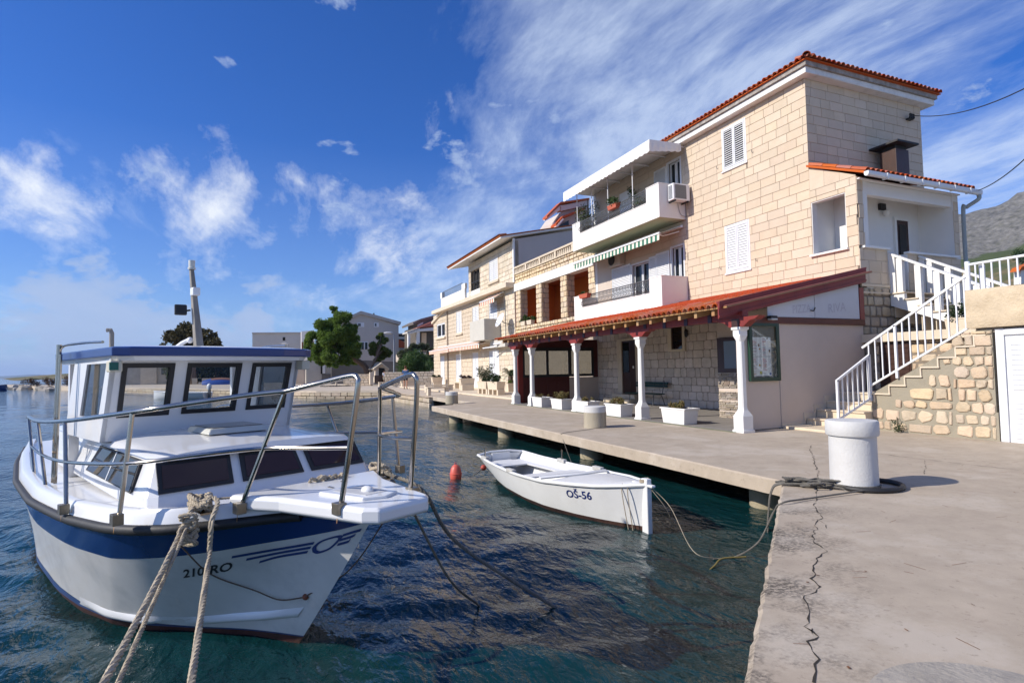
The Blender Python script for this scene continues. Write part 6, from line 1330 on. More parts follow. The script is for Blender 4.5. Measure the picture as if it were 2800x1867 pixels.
MB().tube([(13.08, 31.3, 4.1), (12.8, 31.3, 4.15), (12.55, 31.2, 4.25)], .025, 6).build('mount', mt_iron, ds); MB().tube([(12.45, 31.15, 3.9), (12.05, 31.0, 4.2)], .012, 6).build('feed_arm', mt_iron, ds)
MB().tube([(12.95, 31.6, 3.2), (12.95, 31.6, 5.6)], .022, 6).build('pole', mt_iron, ds)
for k in range(6): MB().tube([(12.95, 31.3-.0*k, 5.0+.08*k*0), (12.95, 31.3, 5.0)], .006, 4) if False else None
yg = thing('tv_antenna', 'comb shaped television antenna beside the satellite dish', 'antenna', (12.9, 32.4, 5.2)); MB().tube([(12.9, 31.6, 5.3), (12.9, 33.3, 5.35)], .012, 6).build('boom', mt_iron, yg)
for k in range(8): MB().tube([(12.9, 31.75+k*.2, 5.15), (12.9, 31.75+k*.2, 5.48)], .007, 5).build('element', mt_iron, yg)
# dormer house rising behind the grey gable
dh = thing('dormer_house', 'pinkish roof storey with stepped red tile roofs above the grey gable', 'house', (19, 35, 8))
EX = lambda P, Y, dep: MB().prism([tuple(ony(x, y, Y)) for x, y in P], (0, dep, 0))
EX([(1518, 606), (1536, 580), (1610, 562), (1610, 660), (1518, 660)], 34.2, 2.5).build('wall', M('mauve_grey_render', (.50, .44, .40), .9, .06, 1), dh)
EX([(1498, 599), (1534, 572), (1534, 560), (1497, 594)], 34.0, .6).build('eaves_board', mt_white, dh); EX([(1534, 577), (1612, 560), (1612, 546), (1534, 563)], 33.9, .6).build('gable_board', M('mauve_grey_render', (.50, .44, .40), .9, .06, 1), dh)
EX([(1496, 596), (1532, 560), (1532, 554), (1496, 590)], 33.8, .7).build('roof', mt_tileroof, dh); EX([(1520, 569), (1532, 557), (1612, 546), (1612, 541), (1534, 552)], 33.8, .7).build('roof', mt_tileroof, dh)
EX([(1521, 618), (1541, 596), (1600, 572), (1600, 567), (1540, 590), (1520, 612)], 33.4, .8).build('lean_to_roof', mt_tileroof, dh); EX([(1520, 620), (1540, 597), (1542, 600), (1524, 622)], 33.35, .8).build('lean_to_board', mt_white, dh)
EX([(1522, 622), (1555, 602), (1556, 628), (1522, 632)], 33.9, .1).build('dark_window', mt_glassd, dh); EX([(1516, 607), (1520, 607), (1520, 634), (1516, 634)], 33.9, .3).build('white_jamb', mt_white, dh)
# ------------------------------------------------------------------ houses and walls beyond
mt_greyr = M('grey_house_render', (.50, .465, .42), .9, .05, .5, stain=.12, sscale=.25); mt_palw = M('pale_house_render', (.58, .55, .50), .9, .04, .5)
gh = thing('gable_house', 'grey rendered gable house with small white windows behind the pine', 'house', tuple(ony(987, 1040, 84)))
EX([(884, 1050), (884, 896), (987, 858), (1090, 889), (1090, 1050)], 84, 12).build('wall', mt_greyr, gh)
EX([(876, 900), (987, 850), (1097, 880), (1095, 888), (987, 858), (878, 907)], 83.6, 13).build('roof', M('grey_roof', (.45, .42, .38), .9), gh)
for a, b, c, d_ in ((977, 996, 882, 894), (1023, 1036, 882, 894)):
    f = EX([(a, c), (b, c), (b, d_), (a, d_)], 83.95, .1).build('window_frame', mt_alu, gh); EX([(a+2, c+2), ((a+b)/2, c+2), ((a+b)/2, d_-2), (a+2, d_-2)], 83.9, .06).build('window_pane', mt_blueglass, f)
f = EX([(986, 934), (1007, 934), (1007, 955), (986, 955)], 83.95, .1).build('window_frame', mt_alu, gh); EX([(988, 936), (995, 936), (995, 955), (988, 955)], 83.9, .06).build('window_pane', mt_glassd, f); EX([(998, 936), (1005, 936), (1005, 955), (998, 955)], 83.9, .06).build('window_pane', mt_glassd, f)
EX([(1021, 863), (1024, 863), (1024, 856), (1021, 856)], 86, .3).build('chimney', mt_dark, gh)
fb = thing('flat_roof_building', 'pale flat roofed block with one small dark window behind the boat', 'building', tuple(ony(760, 1045, 100)))
EX([(690, 1050), (690, 911), (832, 910), (832, 1050)], 100, 14).build('wall', mt_palw, fb); EX([(689, 912), (833, 911), (833, 908), (689, 909)], 99.8, 14.4).build('parapet', M('grey_house_render', (.36, .335, .31), .9), fb); EX([(773, 922), (780, 922), (780, 931), (773, 931)], 99.95, .1).build('window', mt_dark, fb)
wn = thing('narrow_house', 'narrow white house front with brown shutters beside the pine', 'house', tuple(ony(828, 1045, 90)))
EX([(824, 1050), (824, 906), (860, 903), (860, 1050)], 90, 1.5).build('wall', mt_white, wn)
for a, b, c, d_ in ((825, 829, 935, 962), (831, 836, 935, 962)): EX([(a, c), (b, c), (b, d_), (a, d_)], 89.95, .1).build('shutter', M('brown_shutter', (.16, .05, .03), .7), wn)
ls = thing('low_shed', 'low grey plastered shed with dark flat roof beyond the boat', 'shed', tuple(ony(822, 1050, 78)))
EX([(790, 1056), (790, 990), (838, 990), (838, 1056)], 78, 5).build('wall', mt_pink, ls); EX([(788, 992), (840, 992), (840, 986), (788, 986)], 77.8, 5.4).build('roof', mt_dark, ls); EX([(805, 1056), (805, 994), (811, 994), (811, 1056)], 77.9, .1).build('stone_jamb', mt_stonestep, ls)
cr = thing('concrete_annex', 'grey concrete annex with a white board in its window', 'building', tuple(ony(870, 1052, 76)))
EX([(837, 1060), (837, 987), (906, 986), (906, 1060)], 76, 6).build('wall', M('patched_concrete', (.47, .43, .37), .9, .12, .5, .2, 10, stain=.3, sscale=.35), cr); EX([(877, 996), (891, 996), (891, 1022), (877, 1022)], 75.95, .1).build('window_reveal', mt_dark, cr); EX([(882, 998), (890, 998), (890, 1021), (882, 1021)], 75.88, .06).build('white_board', mt_white, cr)
EX([(880, 1060), (880, 1023), (906, 1022), (906, 1060)], 75.9, .12).build('shade_patch', M('painted_shade', (.16, .145, .13), .9), cr)  # shade on the lower right of the wall, painted as a dark sheet
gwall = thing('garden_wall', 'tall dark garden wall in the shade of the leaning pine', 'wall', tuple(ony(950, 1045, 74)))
EX([(906, 1052), (906, 990), (1000, 985), (1100, 990), (1100, 1040)], 74, .4).build('wall_body', M('shaded_render', (.13, .12, .11), .9, .2, .6), gwall)  # the pine's shade is put into the wall's dark colour
# low stone wall on the promenade with gate and hut
lw = thing('low_stone_wall', 'low pale dry stone wall behind the walkers', 'wall', (9.5, 57, 0))
def wallrun(p0, p1, z1, parent, lim):
    a, b = np.array(p0), np.array(p1); t = (b-a)/np.linalg.norm(b-a); n = np.array([-t[1], t[0]])*.2
    MB().prism([(a[0]-n[0]*.6, a[1]-n[1]*.6, 0), (b[0]-n[0]*.6, b[1]-n[1]*.6, 0), (b[0]+n[0], b[1]+n[1], 0), (a[0]+n[0], a[1]+n[1], 0)], (0, 0, z1-.03)).build('wall_core', mt_mortar, parent); seg_stones(a, b, 0, z1, parent, lambda: random.uniform(.18, .3), lambda: random.uniform(.25, .6), mt_ashlar, lim, 'wall_stone', .14)
pa, pb, pc = ony(1052, 1050, 58), ony(1192, 1050, 56.5), ony(940, 1050, 60.5)
wallrun(pa[:2], pb[:2], 1.35, lw, 150)
lw2 = thing('low_stone_wall', 'low stone wall left of the dark wooden gate near the hut', 'wall', (6, 60, 0)); wallrun(pc[:2], ony(1018, 1050, 59.5)[:2], 1.2, lw2, 120)
gt_ = thing('wooden_gate', 'dark wooden plank gate between stone walls', 'gate', tuple(ony(1033, 1048, 59)))
for k in range(7): EX([(1024+k*2.9, 1049), (1026.5+k*2.9, 1049), (1026.5+k*2.9, 1026), (1024+k*2.9, 1026)], 58.9, .06).build('plank', mt_brown, gt_)
EX([(1012, 1052), (1021, 1052), (1021, 1017), (1012, 1018)], 58.8, .6).build('gate_pillar', mt_ashlar, gt_)
ht = thing('stone_hut', 'small stone hut with pitched stone roof and dark doorway', 'hut', tuple(ony(1044, 1040, 62)))
EX([(1026, 1045), (1026, 1006), (1044, 993), (1062, 1006), (1062, 1045)], 62, 3).build('wall', mt_ashlar, ht); EX([(1021, 1008), (1044, 991), (1065, 1008), (1063, 1011), (1044, 996), (1023, 1011)], 61.7, 3.6).build('roof', mt_stonestep, ht); EX([(1036, 1045), (1036, 1005), (1052, 1007), (1052, 1045)], 61.95, .1).build('doorway', mt_dark, ht)
# balcony house beyond the shrubs
bh = thing('balcony_house', 'house with white columned terrace and mixed grey and red roofs beyond the shrubs', 'house', tuple(ony(1150, 1030, 72)))
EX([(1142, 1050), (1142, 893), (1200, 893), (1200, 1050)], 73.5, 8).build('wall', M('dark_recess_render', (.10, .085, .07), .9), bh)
EX([(1117, 1050), (1117, 963), (1200, 963), (1200, 1050)], 72.5, 8).build('lower_wall', mt_pink, bh)
EX([(1153, 960), (1153, 910), (1166, 910), (1166, 960)], 73.4, .3).build('stone_pier', mt_loggia, bh)
for a, b, c in ((1116, 1122, 907), (1140, 1148, 897)): EX([(a, 985), (b, 985), (b, c), (a, c)], 72, .5).build('column', mt_white, bh)
EX([(1114, 911), (1143, 900), (1200, 893), (1200, 903), (1146, 906), (1116, 914)], 71.8, .6).build('terrace_beam', mt_white, bh); EX([(1114, 907), (1142, 897), (1142, 902), (1114, 911)], 71.7, 3).build('terrace_roof', mt_greyr, bh)
EX([(1141, 896), (1184, 878), (1200, 872), (1200, 890), (1164, 893)], 71.6, 3).build('roof', mt_tileroof, bh)
EX([(1143, 896), (1143, 878), (1200, 862), (1200, 896)], 74, 6).build('upper_wall', M('slate_grey_render', (.20, .19, .19), .9), bh); EX([(1129, 882), (1149, 872), (1205, 857), (1205, 866), (1150, 877), (1131, 887)], 73.5, 7).build('upper_roof', M('dark_roof_edge', (.16, .14, .13), .9), bh)
EX([(1142, 893), (1157, 886), (1157, 880), (1142, 888)], 73.9, .1).build('ribbon_window', mt_alu, bh)
oh = thing('tiled_cottage', 'small cottage with bright orange tile roof behind the lamp post', 'house', tuple(ony(1100, 1030, 90))); EX([(1075, 1050), (1075, 948), (1120, 948), (1120, 1050)], 90, 6).build('wall', mt_greyr, oh); EX([(1070, 950), (1086, 926), (1112, 938), (1122, 950)], 89.8, 6).build('roof', M('bright_terracotta', (.55, .12, .04), .8, .15, 3), oh)
cb = thing('concrete_block', 'unfinished concrete flats with open dark floors far behind the lamp post', 'building', tuple(ony(1105, 1030, 130))); EX([(1086, 1050), (1086, 911), (1125, 911), (1125, 1050)], 130, 10).build('frame_wall', mt_greyr, cb)
for c in (912, 925): EX([(1088, c+8), (1122, c+8), (1122, c+2), (1088, c+2)], 129.9, .2).build('open_floor', mt_dark, cb)
# street lamps
def lamp(px, py0, py1, Y, lab):
    b = ony(px, py0, Y); tpt = ony(px-3, py1, Y); h = tpt[2]; t = thing('street_lamp', lab, 'street lamp', (b[0], b[1], 0), 'grey street lamps on the far quay')
    MB().tube([(b[0], b[1], 0), (b[0], b[1], h*.4), (b[0], b[1], h-.12), (b[0]-.15, b[1], h)], [.11, .085, .065, .06], 10).build('pole', M('galvanised', (.32, .33, .35), .45, .1, metal=.5), t, smooth=True)
    MB().ball((b[0]-.55, b[1], h+.06), .34, 12, 8, 1.5, .7, .4).build('lamp_head', M('lamp_grey', (.5, .5, .5), .4), t, smooth=True)
lamp(1078, 1046, 912, 60, 'tall grey street lamp standing by the low stone wall'); lamp(790, 1040, 941, 92, 'grey street lamp in front of the flat roofed block')
# ------------------------------------------------------------------ trees
def tree(name, label, Y, trunk, clumps, n, size, mat, jit=2.0, aspect=.45, group=None, shell=.4, sq=1.0):
    b = ony(*trunk[0][:2], Y); t = thing(name, label, 'tree', (b[0], b[1], 0), group)
    k = float(np.linalg.norm(b))/FOC
    P = [ony(x, y, Y) for x, y, r in trunk]; P[0][2] = -.1; MB().tube(spline(P, 4), np.interp(np.linspace(0, 1, 4*(len(P)-1)+1), np.linspace(0, 1, len(P)), [r*k for _, _, r in trunk]), 8).build('trunk', mt_bark, t, smooth=True)
    cs, rs = [], []
    for x, y, r in clumps:
        c = ony(x, y, Y+random.uniform(-jit, jit))
        for q in range(7): d = rng.normal(size=3); d /= np.linalg.norm(d); cs.append(c+d*r*k*.62*np.array([1, 1, .8])); rs.append(r*k*random.uniform(.32, .58))
        MB().tube([P[-2] if len(P) > 2 else P[0], (P[-1]+c)/2, c], [2.2*k, 1.4*k, .5*k], 5).build('limb', mt_bark, t)
    leafmesh('crown', cs, rs, n, size, mat, t, squash=sq, aspect=aspect, shell=shell); return t
tree('pine_tree', 'large dense green pine leaning over the far quay', 66, [(1012, 1030, 9), (1000, 1005, 8), (975, 985, 7), (940, 960, 6), (915, 930, 4)],
     [(913, 848, 13), (920, 862, 14), (905, 880, 25), (935, 872, 22), (955, 865, 13), (880, 898, 24), (855, 925, 20), (900, 925, 34), (940, 912, 30), (965, 900, 16), (848, 950, 16), (868, 962, 24), (905, 965, 28), (945, 950, 28), (972, 945, 18), (975, 965, 14), (850, 978, 12), (930, 985, 14), (918, 998, 9), (840, 935, 10), (968, 925, 18), (875, 985, 16), (900, 988, 16), (945, 985, 16), (965, 990, 12), (890, 945, 26)], 60000, .26, mt_pine, 2.2, .30)
tree('pine_tree', 'small light green pine in front of the grey gable house', 64, [(1006, 1030, 4), (1018, 1000, 3.5), (1030, 975, 3), (1040, 940, 2)], [(1040, 925, 14), (1052, 932, 11), (1028, 945, 16), (1048, 955, 16), (1020, 962, 13), (1038, 972, 16), (1060, 968, 11), (1068, 962, 8), (1042, 915, 7), (1032, 985, 9)], 15000, .22, M('light_pine', (.035, .065, .012), .65, .3, 1.2, col2=(.17, .22, .04), leafy=.4), 1.5, .30)
tree('round_tree', 'brownish green round tree behind the wheelhouse roof', 100, [(525, 1050, 10), (525, 1000, 8), (525, 950, 5)], [(485, 925, 30), (525, 912, 32), (560, 925, 30), (590, 945, 20), (465, 950, 22), (520, 950, 40), (560, 960, 34), (500, 975, 30)], 18000, .45, M('autumn_oak', (.04, .038, .015), .7, .3, 1, col2=(.12, .10, .04), leafy=.3), 3, .5, shell=.5)
tree('olive_bush', 'grey green olive bush at the corner of the shuttered house', 62, [(1165, 1040, 4), (1160, 1000, 3), (1150, 970, 2)], [(1105, 968, 18), (1130, 952, 16), (1160, 950, 18), (1182, 960, 16), (1120, 990, 22), (1160, 985, 26), (1095, 990, 12), (1185, 990, 18)], 14000, .2, mt_olive, 1.2, .4)
def fronds(t, c, n, L_, droop, mat, wid=.05, up0=.9, nm='frond', lim=300):
    for k in range(n):
        a = random.uniform(0, 6.283); e = random.uniform(.15, 1.0)*up0; d = np.array([math.cos(a), math.sin(a), 0]); P = []
        for s in np.linspace(0, 1, 7): P.append(np.array(c)+d*L_*s*math.cos(e)+np.array([0, 0, 1])*(L_*s*math.sin(e)-droop*L_*s*s))
        mb = MB(); side = np.cross(d, (0, 0, 1))
        mb.grid([[p-side*wid*.25*(1-i/6), p+side*wid*.25*(1-i/6)] for i, p in enumerate(P)])
        for i in range(1, 7):
            for j in range(3):
                q = P[i-1]+(P[i]-P[i-1])*j/3; ll = L_*.24*math.sin(math.pi*min(.97, (i+j/3)/7.2)); f = (P[i]-P[i-1]); f /= np.linalg.norm(f)
                for s in (-1, 1): tip = q+(side*s*.8+f*.7)*ll-np.array([0, 0, .2*ll]); mb.add([q-f*wid*.3, q+f*wid*.3, tip], [(0, 1, 2)])
        mb.build(nm, mat, t)
yt = thing('fan_palm', 'bushy green fan palm behind the low stone wall', 'palm', tuple(ony(1132, 1035, 59.5)*np.array([1, 1, 0])))
k_ = 61/FOC; c = ony(1132, 1000, 59.5)
MB().tube([(c[0], c[1], 0), (c[0], c[1], c[2])], .12, 8).build('trunk', mt_bark, yt)
leafmesh('fan_leaves', [ony(x, y, 59.5+random.uniform(-1, 1)) for x, y in ((1105, 1000), (1120, 985), (1140, 975), (1155, 990), (1170, 1005), (1112, 1015), (1135, 1008), (1150, 1015), (1125, 1000))], [.85]*9, 5200, .55, M('palm_green', (.02, .06, .012), .5, .3, 1.5, col2=(.10, .17, .04), leafy=.35), yt, aspect=.10, shell=.2, up=.5)
# far scenery seen past the wheelhouse
fs = thing('harbour_store', 'long low stone building on the far quay seen through the wheelhouse windows', 'building', tuple(ony(400, 1050, 108)*np.array([1, 1, 0])))
EX([(318, 1052), (318, 985), (470, 985), (470, 1052)], 108, 8).build('wall', M('far_stone', (.46, .41, .34), .9, .2, .6, .2, 6, stain=.3, sscale=.4), fs); EX([(384, 1053), (384, 985), (428, 985), (428, 1053)], 107.7, .5).build('stone_bay', mt_ashlar, fs); EX([(441, 1006), (462, 1006), (462, 1024), (441, 1024)], 107.9, .2).build('window', mt_glassd, fs)
hg = thing('dark_hedge', 'dark green hedge and trees on the far quay behind the beached boat', 'hedge', tuple(ony(590, 1050, 104)*np.array([1, 1, 0]))); leafmesh('foliage', [ony(470+k*9+random.uniform(-5, 5), 1000+random.uniform(-14, 26), 104+random.uniform(-2, 2)) for k in range(24)], [1.6]*24, 9000, .5, mt_leafd, hg, shell=.3)
for k in range(4): c = ony(490+k*50, 1045, 104); MB().tube([(c[0], c[1], -.05), (c[0], c[1], 3)], .12, 6).build('stem', mt_bark, hg)
lw3 = thing('far_low_wall', 'low pale wall on the far quay behind the beached boat', 'wall', tuple(ony(560, 1050, 98)*np.array([1, 1, 0])))
for a, b in ((525, 539), (552, 585)): EX([(a, 1052), (b, 1052), (b, 1034), (a, 1034)], 98, .4).build('wall_block', mt_ashlar, lw3)
bb = thing('beached_boat', 'upturned blue boat under a brown cover on the far quay', 'boat', tuple(ony(600, 1050, 90)*np.array([1, 1, 0])))
c = ony(603, 1049, 90); G = []
for i in range(13):
    t_ = i/12; wd = .95*math.sin(math.pi*(.08+.84*t_))**.6; hh = .95*math.sin(math.pi*(.1+.8*t_))**.5; G.append([(c[0]-2.3+4.6*t_, c[1]+wd*math.cos(math.pi*k/8), max(0, hh*math.sin(math.pi*k/8))) for k in range(9)])
MB().grid(G).build('hull', M('blue_boat_paint', (.02, .07, .30), .5), bb, smooth=True); MB().grid([[(p[0], p[1]*1.0, p[2]+.03) for p in g[2:7]] for g in G[3:11]]).build('cover', M('brown_tarp', (.20, .09, .06), .8), bb, smooth=True)
def skiff(name, lab, p, L_, wd, h, rot, hullm, group=None, outboard=False):
    t = thing(name, lab, 'boat', p, group, rotz=rot if rot else 1e-6); G = []; I_ = []
    for i in range(15):
        s = i/14; b_ = wd*min(1, math.sin(math.pi*(.5+.5*s**1.8))*1.15 if s > .3 else 1.0); b_ = wd*(1-max(0, (s-.35)/.65)**2.2)*(.88+.12*min(1, s*4)); zz = h*(1+.35*s**2)
        G.append([(-L_/2+L_*s, b_*q, z) for q, z in ((-1, zz), (-.92, zz*.5), (-.55, -.15), (0, -.25), (.55, -.15), (.92, zz*.5), (1, zz))]); I_.append([(-L_/2+L_*s, b_*q*.92, z) for q, z in ((-1, zz-.02), (-.6, .05), (.6, .05), (1, zz-.02))])
    m_ = MB().grid(G); m_.add(G[0], [tuple(range(7))]); m_.build('hull', hullm, t, smooth=50); MB().grid(I_).build('inner_hull', mt_gel, t, smooth=50)
    for s in (0, 6): MB().tube([g[s] for g in G], .04, 6).build('gunwale', mt_gel, t, smooth=True)
    B(-.2, .1, -wd*.85, wd*.85, h*.6, h*.6+.05).build('thwart', mt_gel, t)
    if outboard: ob = MB().ball((-L_/2-.12, 0, h+.45), .26, 10, 8, .8, .6, 1.1).build('outboard_motor', M('motor_white', (.66, .67, .68), .3), t, smooth=True); MB().box(-L_/2-.22, -L_/2-.06, -.08, .08, -.3, h+.3).build('motor_leg', mt_iron, ob)
    return t
q = onz(494, 1090, -.55); skiff('skiff', 'white skiff with an outboard motor moored behind the wheelhouse', (q[0], q[1], -.55), 4.6, .85, .5, R(155), mt_gel, outboard=True)
q = onz(10, 1068, -.55); skiff('skiff', 'navy and white skiff moored by the breakwater', (q[0]-2.0, q[1], -.55), 6.0, 1.0, .75, R(-22), mt_navy)
# breakwater
bw = struct(MB().prism([(-23.5, 95.5, -1.2), (-36.5, 119, -1.2), (-56, 156, -1.2), (-53, 158, -1.2), (-33, 121, -1.2), (-20.5, 99, -1.2)], (0, 0, 1.25)).build('breakwater', mt_pale)); B(-60, -24, 158, 159, -1, -.9) if False else None
its = []
for k in range(34):
    t_ = random.random(); p = np.array([-30, 106.5])+(np.array([-56, 156])-np.array([-30, 106.5]))*t_+np.array([-1.2, -.8])*random.uniform(.3, 1.3); r = random.uniform(.35, .9)
    its.append(tag(MB().ball((p[0], p[1], -.55+r*.2), r, 7, 5, 1.3, 1, .7, .22).build('boulder', M('pale_boulder', (.38, .34, .29), .9, .2, 3, rnd=.2)), 'pale boulder piled along the foot of the breakwater', 'boulder', 'boulders along the breakwater'))
for px, lab in ((85, 'dry brown shrub on the breakwater nearest its outer end'), (165, 'tall dry brown shrub on the breakwater beside the steel post')):
    c = ony(px, 1046, 118 if px < 100 else 108); t = thing('dry_shrub', lab, 'shrub', (c[0], c[1], .05)); leafmesh('foliage', [(c[0]+random.uniform(-2.2, 2.2), c[1], .2+random.uniform(0, .9)) for _ in range(8)], [.5]*8, 500, .5, M('dry_scrub', (.13, .07, .035), .9, .4, 2), t, aspect=.15, shell=.1, up=.9); MB().tube([(c[0], c[1], .04), (c[0]+.1, c[1], 1.0)], .04, 5).build('stem', mt_bark, t)
# island on the horizon
G = []
for i in range(80):
    x = -6200+i*88; y = 12500+x*.1; h = 72+28*math.sin(i*.09+2.2)+14*math.sin(i*.31)+6*math.sin(i*.83); h *= min(1, max(0, (i-2)/10))*min(1, max(0, (79-i)/16))
    G.append([(x, y, -5), (x, y+300, h*.7), (x, y+900, h), (x, y+2500, -5)])
struct(MB().grid(G).build('island', M('scrub_hill', (.07, .085, .06), .95, .3, .002), smooth=True))
# ------------------------------------------------------------------ hill on the right
def hill():
    bx, by = math.sin(R(62.8)), math.cos(R(62.8)); px_, py_ = by, -bx          # range and side axes
    V, nR, nS = [], 130, 110
    rr_ = np.linspace(60, 1250, nR); ss = np.linspace(-420, 520, nS)
    for r in rr_:
        for s in ss:
            base = np.interp(r, [60, 180, 330, 520, 760, 1000, 1250], [1.0, 12, 40, 70, 148, 200, 215]); tilt = 1+.0011*s
            n = 6*math.sin(r*.021+s*.013)+4*math.sin(r*.05-s*.037)+3*math.sin(s*.09+r*.017)
            z = base*max(.2, tilt)+n*min(1, r/500)
            if 150 < r < 470: st_ = 5.0; z = (math.floor(z/st_)+min(1, max(0, (z/st_ % 1-.8)*5)))*st_
            if r > 470: z += rng.normal()*1.8
            V.append((bx*r+px_*s, by*r+py_*s, z))
    F = [(i*nS+j, i*nS+j+1, (i+1)*nS+j+1, (i+1)*nS+j) for i in range(nR-1) for j in range(nS-1)]
    mt = M('karst_hill', (.06, .06, .055), .95, .25, .22, 1.0, .35, col2=(.22, .21, .195), stain=.55, sscale=.16, scol=(.10, .10, .06))
    N = mt.node_tree.nodes; L = mt.node_tree.links; b = N['Principled BSDF']; src = b.inputs['Base Color'].links[0].from_socket
    g = N.new('ShaderNodeNewGeometry'); sp = N.new('ShaderNodeSeparateXYZ'); L.new(g.outputs[0], sp.inputs[0])
    no = N.new('ShaderNodeTexNoise'); no.inputs['Scale'].default_value = .02; no.inputs['Detail'].default_value = 6; L.new(g.outputs[0], no.inputs['Vector'])
    ad = N.new('ShaderNodeMath'); ad.operation = 'MULTIPLY_ADD'; ad.inputs[1].default_value = 46; L.new(no.outputs[0], ad.inputs[0]); L.new(sp.outputs[2], ad.inputs[2])
    def mixz(lo, hi, col, src_):
        r = N.new('ShaderNodeMapRange'); r.inputs[1].default_value = lo; r.inputs[2].default_value = hi; L.new(ad.outputs[0], r.inputs[0])
        x = N.new('ShaderNodeMix'); x.data_type = 'RGBA'; L.new(r.outputs[0], x.inputs[0]); x.inputs[6].default_value = (*col, 1)
        L.new(src_, x.inputs[7]); return x.outputs[2]
    o = mixz(100, 106, (.055, .075, .022), src)
    n2 = N.new('ShaderNodeTexNoise'); n2.inputs['Scale'].default_value = .08; n2.inputs['Detail'].default_value = 6; L.new(g.outputs[0], n2.inputs['Vector'])
    gr = N.new('ShaderNodeMix'); gr.data_type = 'RGBA'; rr3 = N.new('ShaderNodeMapRange'); rr3.inputs[1].default_value = .42; rr3.inputs[2].default_value = .6; L.new(n2.outputs[0], rr3.inputs[0]); L.new(rr3.outputs[0], gr.inputs[0]); gr.inputs[6].default_value = (.20, .15, .075, 1); gr.inputs[7].default_value = (.085, .095, .03, 1)
    r = N.new('ShaderNodeMapRange'); r.inputs[1].default_value = 70; r.inputs[2].default_value = 76; L.new(ad.outputs[0], r.inputs[0]); x = N.new('ShaderNodeMix'); x.data_type = 'RGBA'; L.new(r.outputs[0], x.inputs[0]); L.new(gr.outputs[2], x.inputs[6]); L.new(o, x.inputs[7])
    L.new(x.outputs[2], b.inputs['Base Color'])
    return struct(MB().add(V, F).build('hill', mt, smooth=80))
hill()
bx, by = math.sin(R(62.8)), math.cos(R(62.8))
for k in range(26):
    r = random.uniform(110, 330); s = random.uniform(-70, 60)*r/250; x, y = bx*r+by*s, by*r-bx*s; z = np.interp(r, [60, 180, 330], [1.0, 14, 46])*max(.2, 1+.0011*s)-2.5
    t = thing('olive_tree', 'round dark green olive tree on the terraced hillside', 'tree', (x, y, z-1), 'olive trees on the hillside'); q = random.uniform(1.8, 3.2)
    leafmesh('crown', [(x+random.uniform(-1, 1)*q*.5, y+random.uniform(-1, 1)*q*.5, z+q*1.1+random.uniform(-.4, .6)*q) for _ in range(7)], [q*.62]*7, 900, .55, mt_leafd if k % 3 else mt_leaf, t, shell=.4); MB().tube([(x, y, z-3), (x, y, z+q)], [.3, .15], 6).build('trunk', mt_bark, t)
t = thing('hillside_cottage', 'small white cottage with red roof below the terraced hillside', 'house', (70, 36, 6)); EX([(2792, 800), (2792, 738), (2840, 722), (2840, 800)], 32, .6).build('wall', mt_white, t); EX([(2786, 742), (2794, 730), (2840, 712), (2840, 726)], 31.8, .8).build('roof', mt_tileroof, t)
# ------------------------------------------------------------------ bollards, ropes and small things on the quay
mt_bol = M('bollard_white', (.56, .55, .53), .75, .05, 3, .25, 40, stain=.22, sscale=3.5, scol=(.45, .42, .38))
mt_bolg = M('bollard_concrete', (.36, .315, .235), .85, .12, 6, .3, 40, stain=.4, sscale=4, scol=(.24, .20, .13), zs=.35)
b1 = thing('mooring_bollard', 'large white bollard with wide cap and ropes coiled at its foot', 'bollard', (6.07, 4.5, 0), 'round mooring bollards')
MB().lathe((6.07, 4.5, 0), [(.25, 0), (.243, .03), (.24, .3), (.238, .60)], 40).build('shaft', mt_bol, b1, smooth=True)
MB().lathe((6.07, 4.5, .585), [(.22, 0), (.262, .006), (.268, .02), (.268, .155), (.255, .172), (.10, .178), (.0, .18)], 40).build('cap', mt_bol, b1, smooth=True)
for x, y, lab in ((7.02, 11.68, 'concrete bollard with white painted top near the third terrace planter'), (6.98, 23.15, 'concrete bollard with white painted top at the far corner of the quay slab')):
    t = thing('mooring_bollard', lab, 'bollard', (x, y, 0), 'round mooring bollards'); MB().lathe((x, y, 0), [(.265, 0), (.26, .36)], 32).build('shaft', mt_bolg, t, smooth=True); MB().lathe((x, y, .36), [(.262, 0), (.262, .125), (.25, .14), (.0, .145)], 32).build('cap', mt_bol, t, smooth=True)
t = thing('mooring_bollard', 'worn grey bollard top with flaking blue paint close by the quay edge', 'bollard', (2.42, 1.33, 0), 'round mooring bollards')
bx0 = onz(2810, 1985, .72); bx0 = np.array([bx0[0], bx0[1]]); t.location = (bx0[0], bx0[1], 0); WL[t.name] = np.array([bx0[0], bx0[1], 0])
MB().lathe((bx0[0], bx0[1], 0), [(.22, 0), (.215, .58)], 36).build('shaft', mt_bol, t, smooth=True); MB().lathe((bx0[0], bx0[1], .56), [(.22, 0), (.262, .01), (.268, .12), (.255, .15), (.15, .16), (0, .162)], 48).build('cap', M('worn_grey_cap', (.36, .32, .265), .85, .2, 7, .35, 60, stain=.45, sscale=5, scol=(.20, .18, .17)), t, smooth=True)
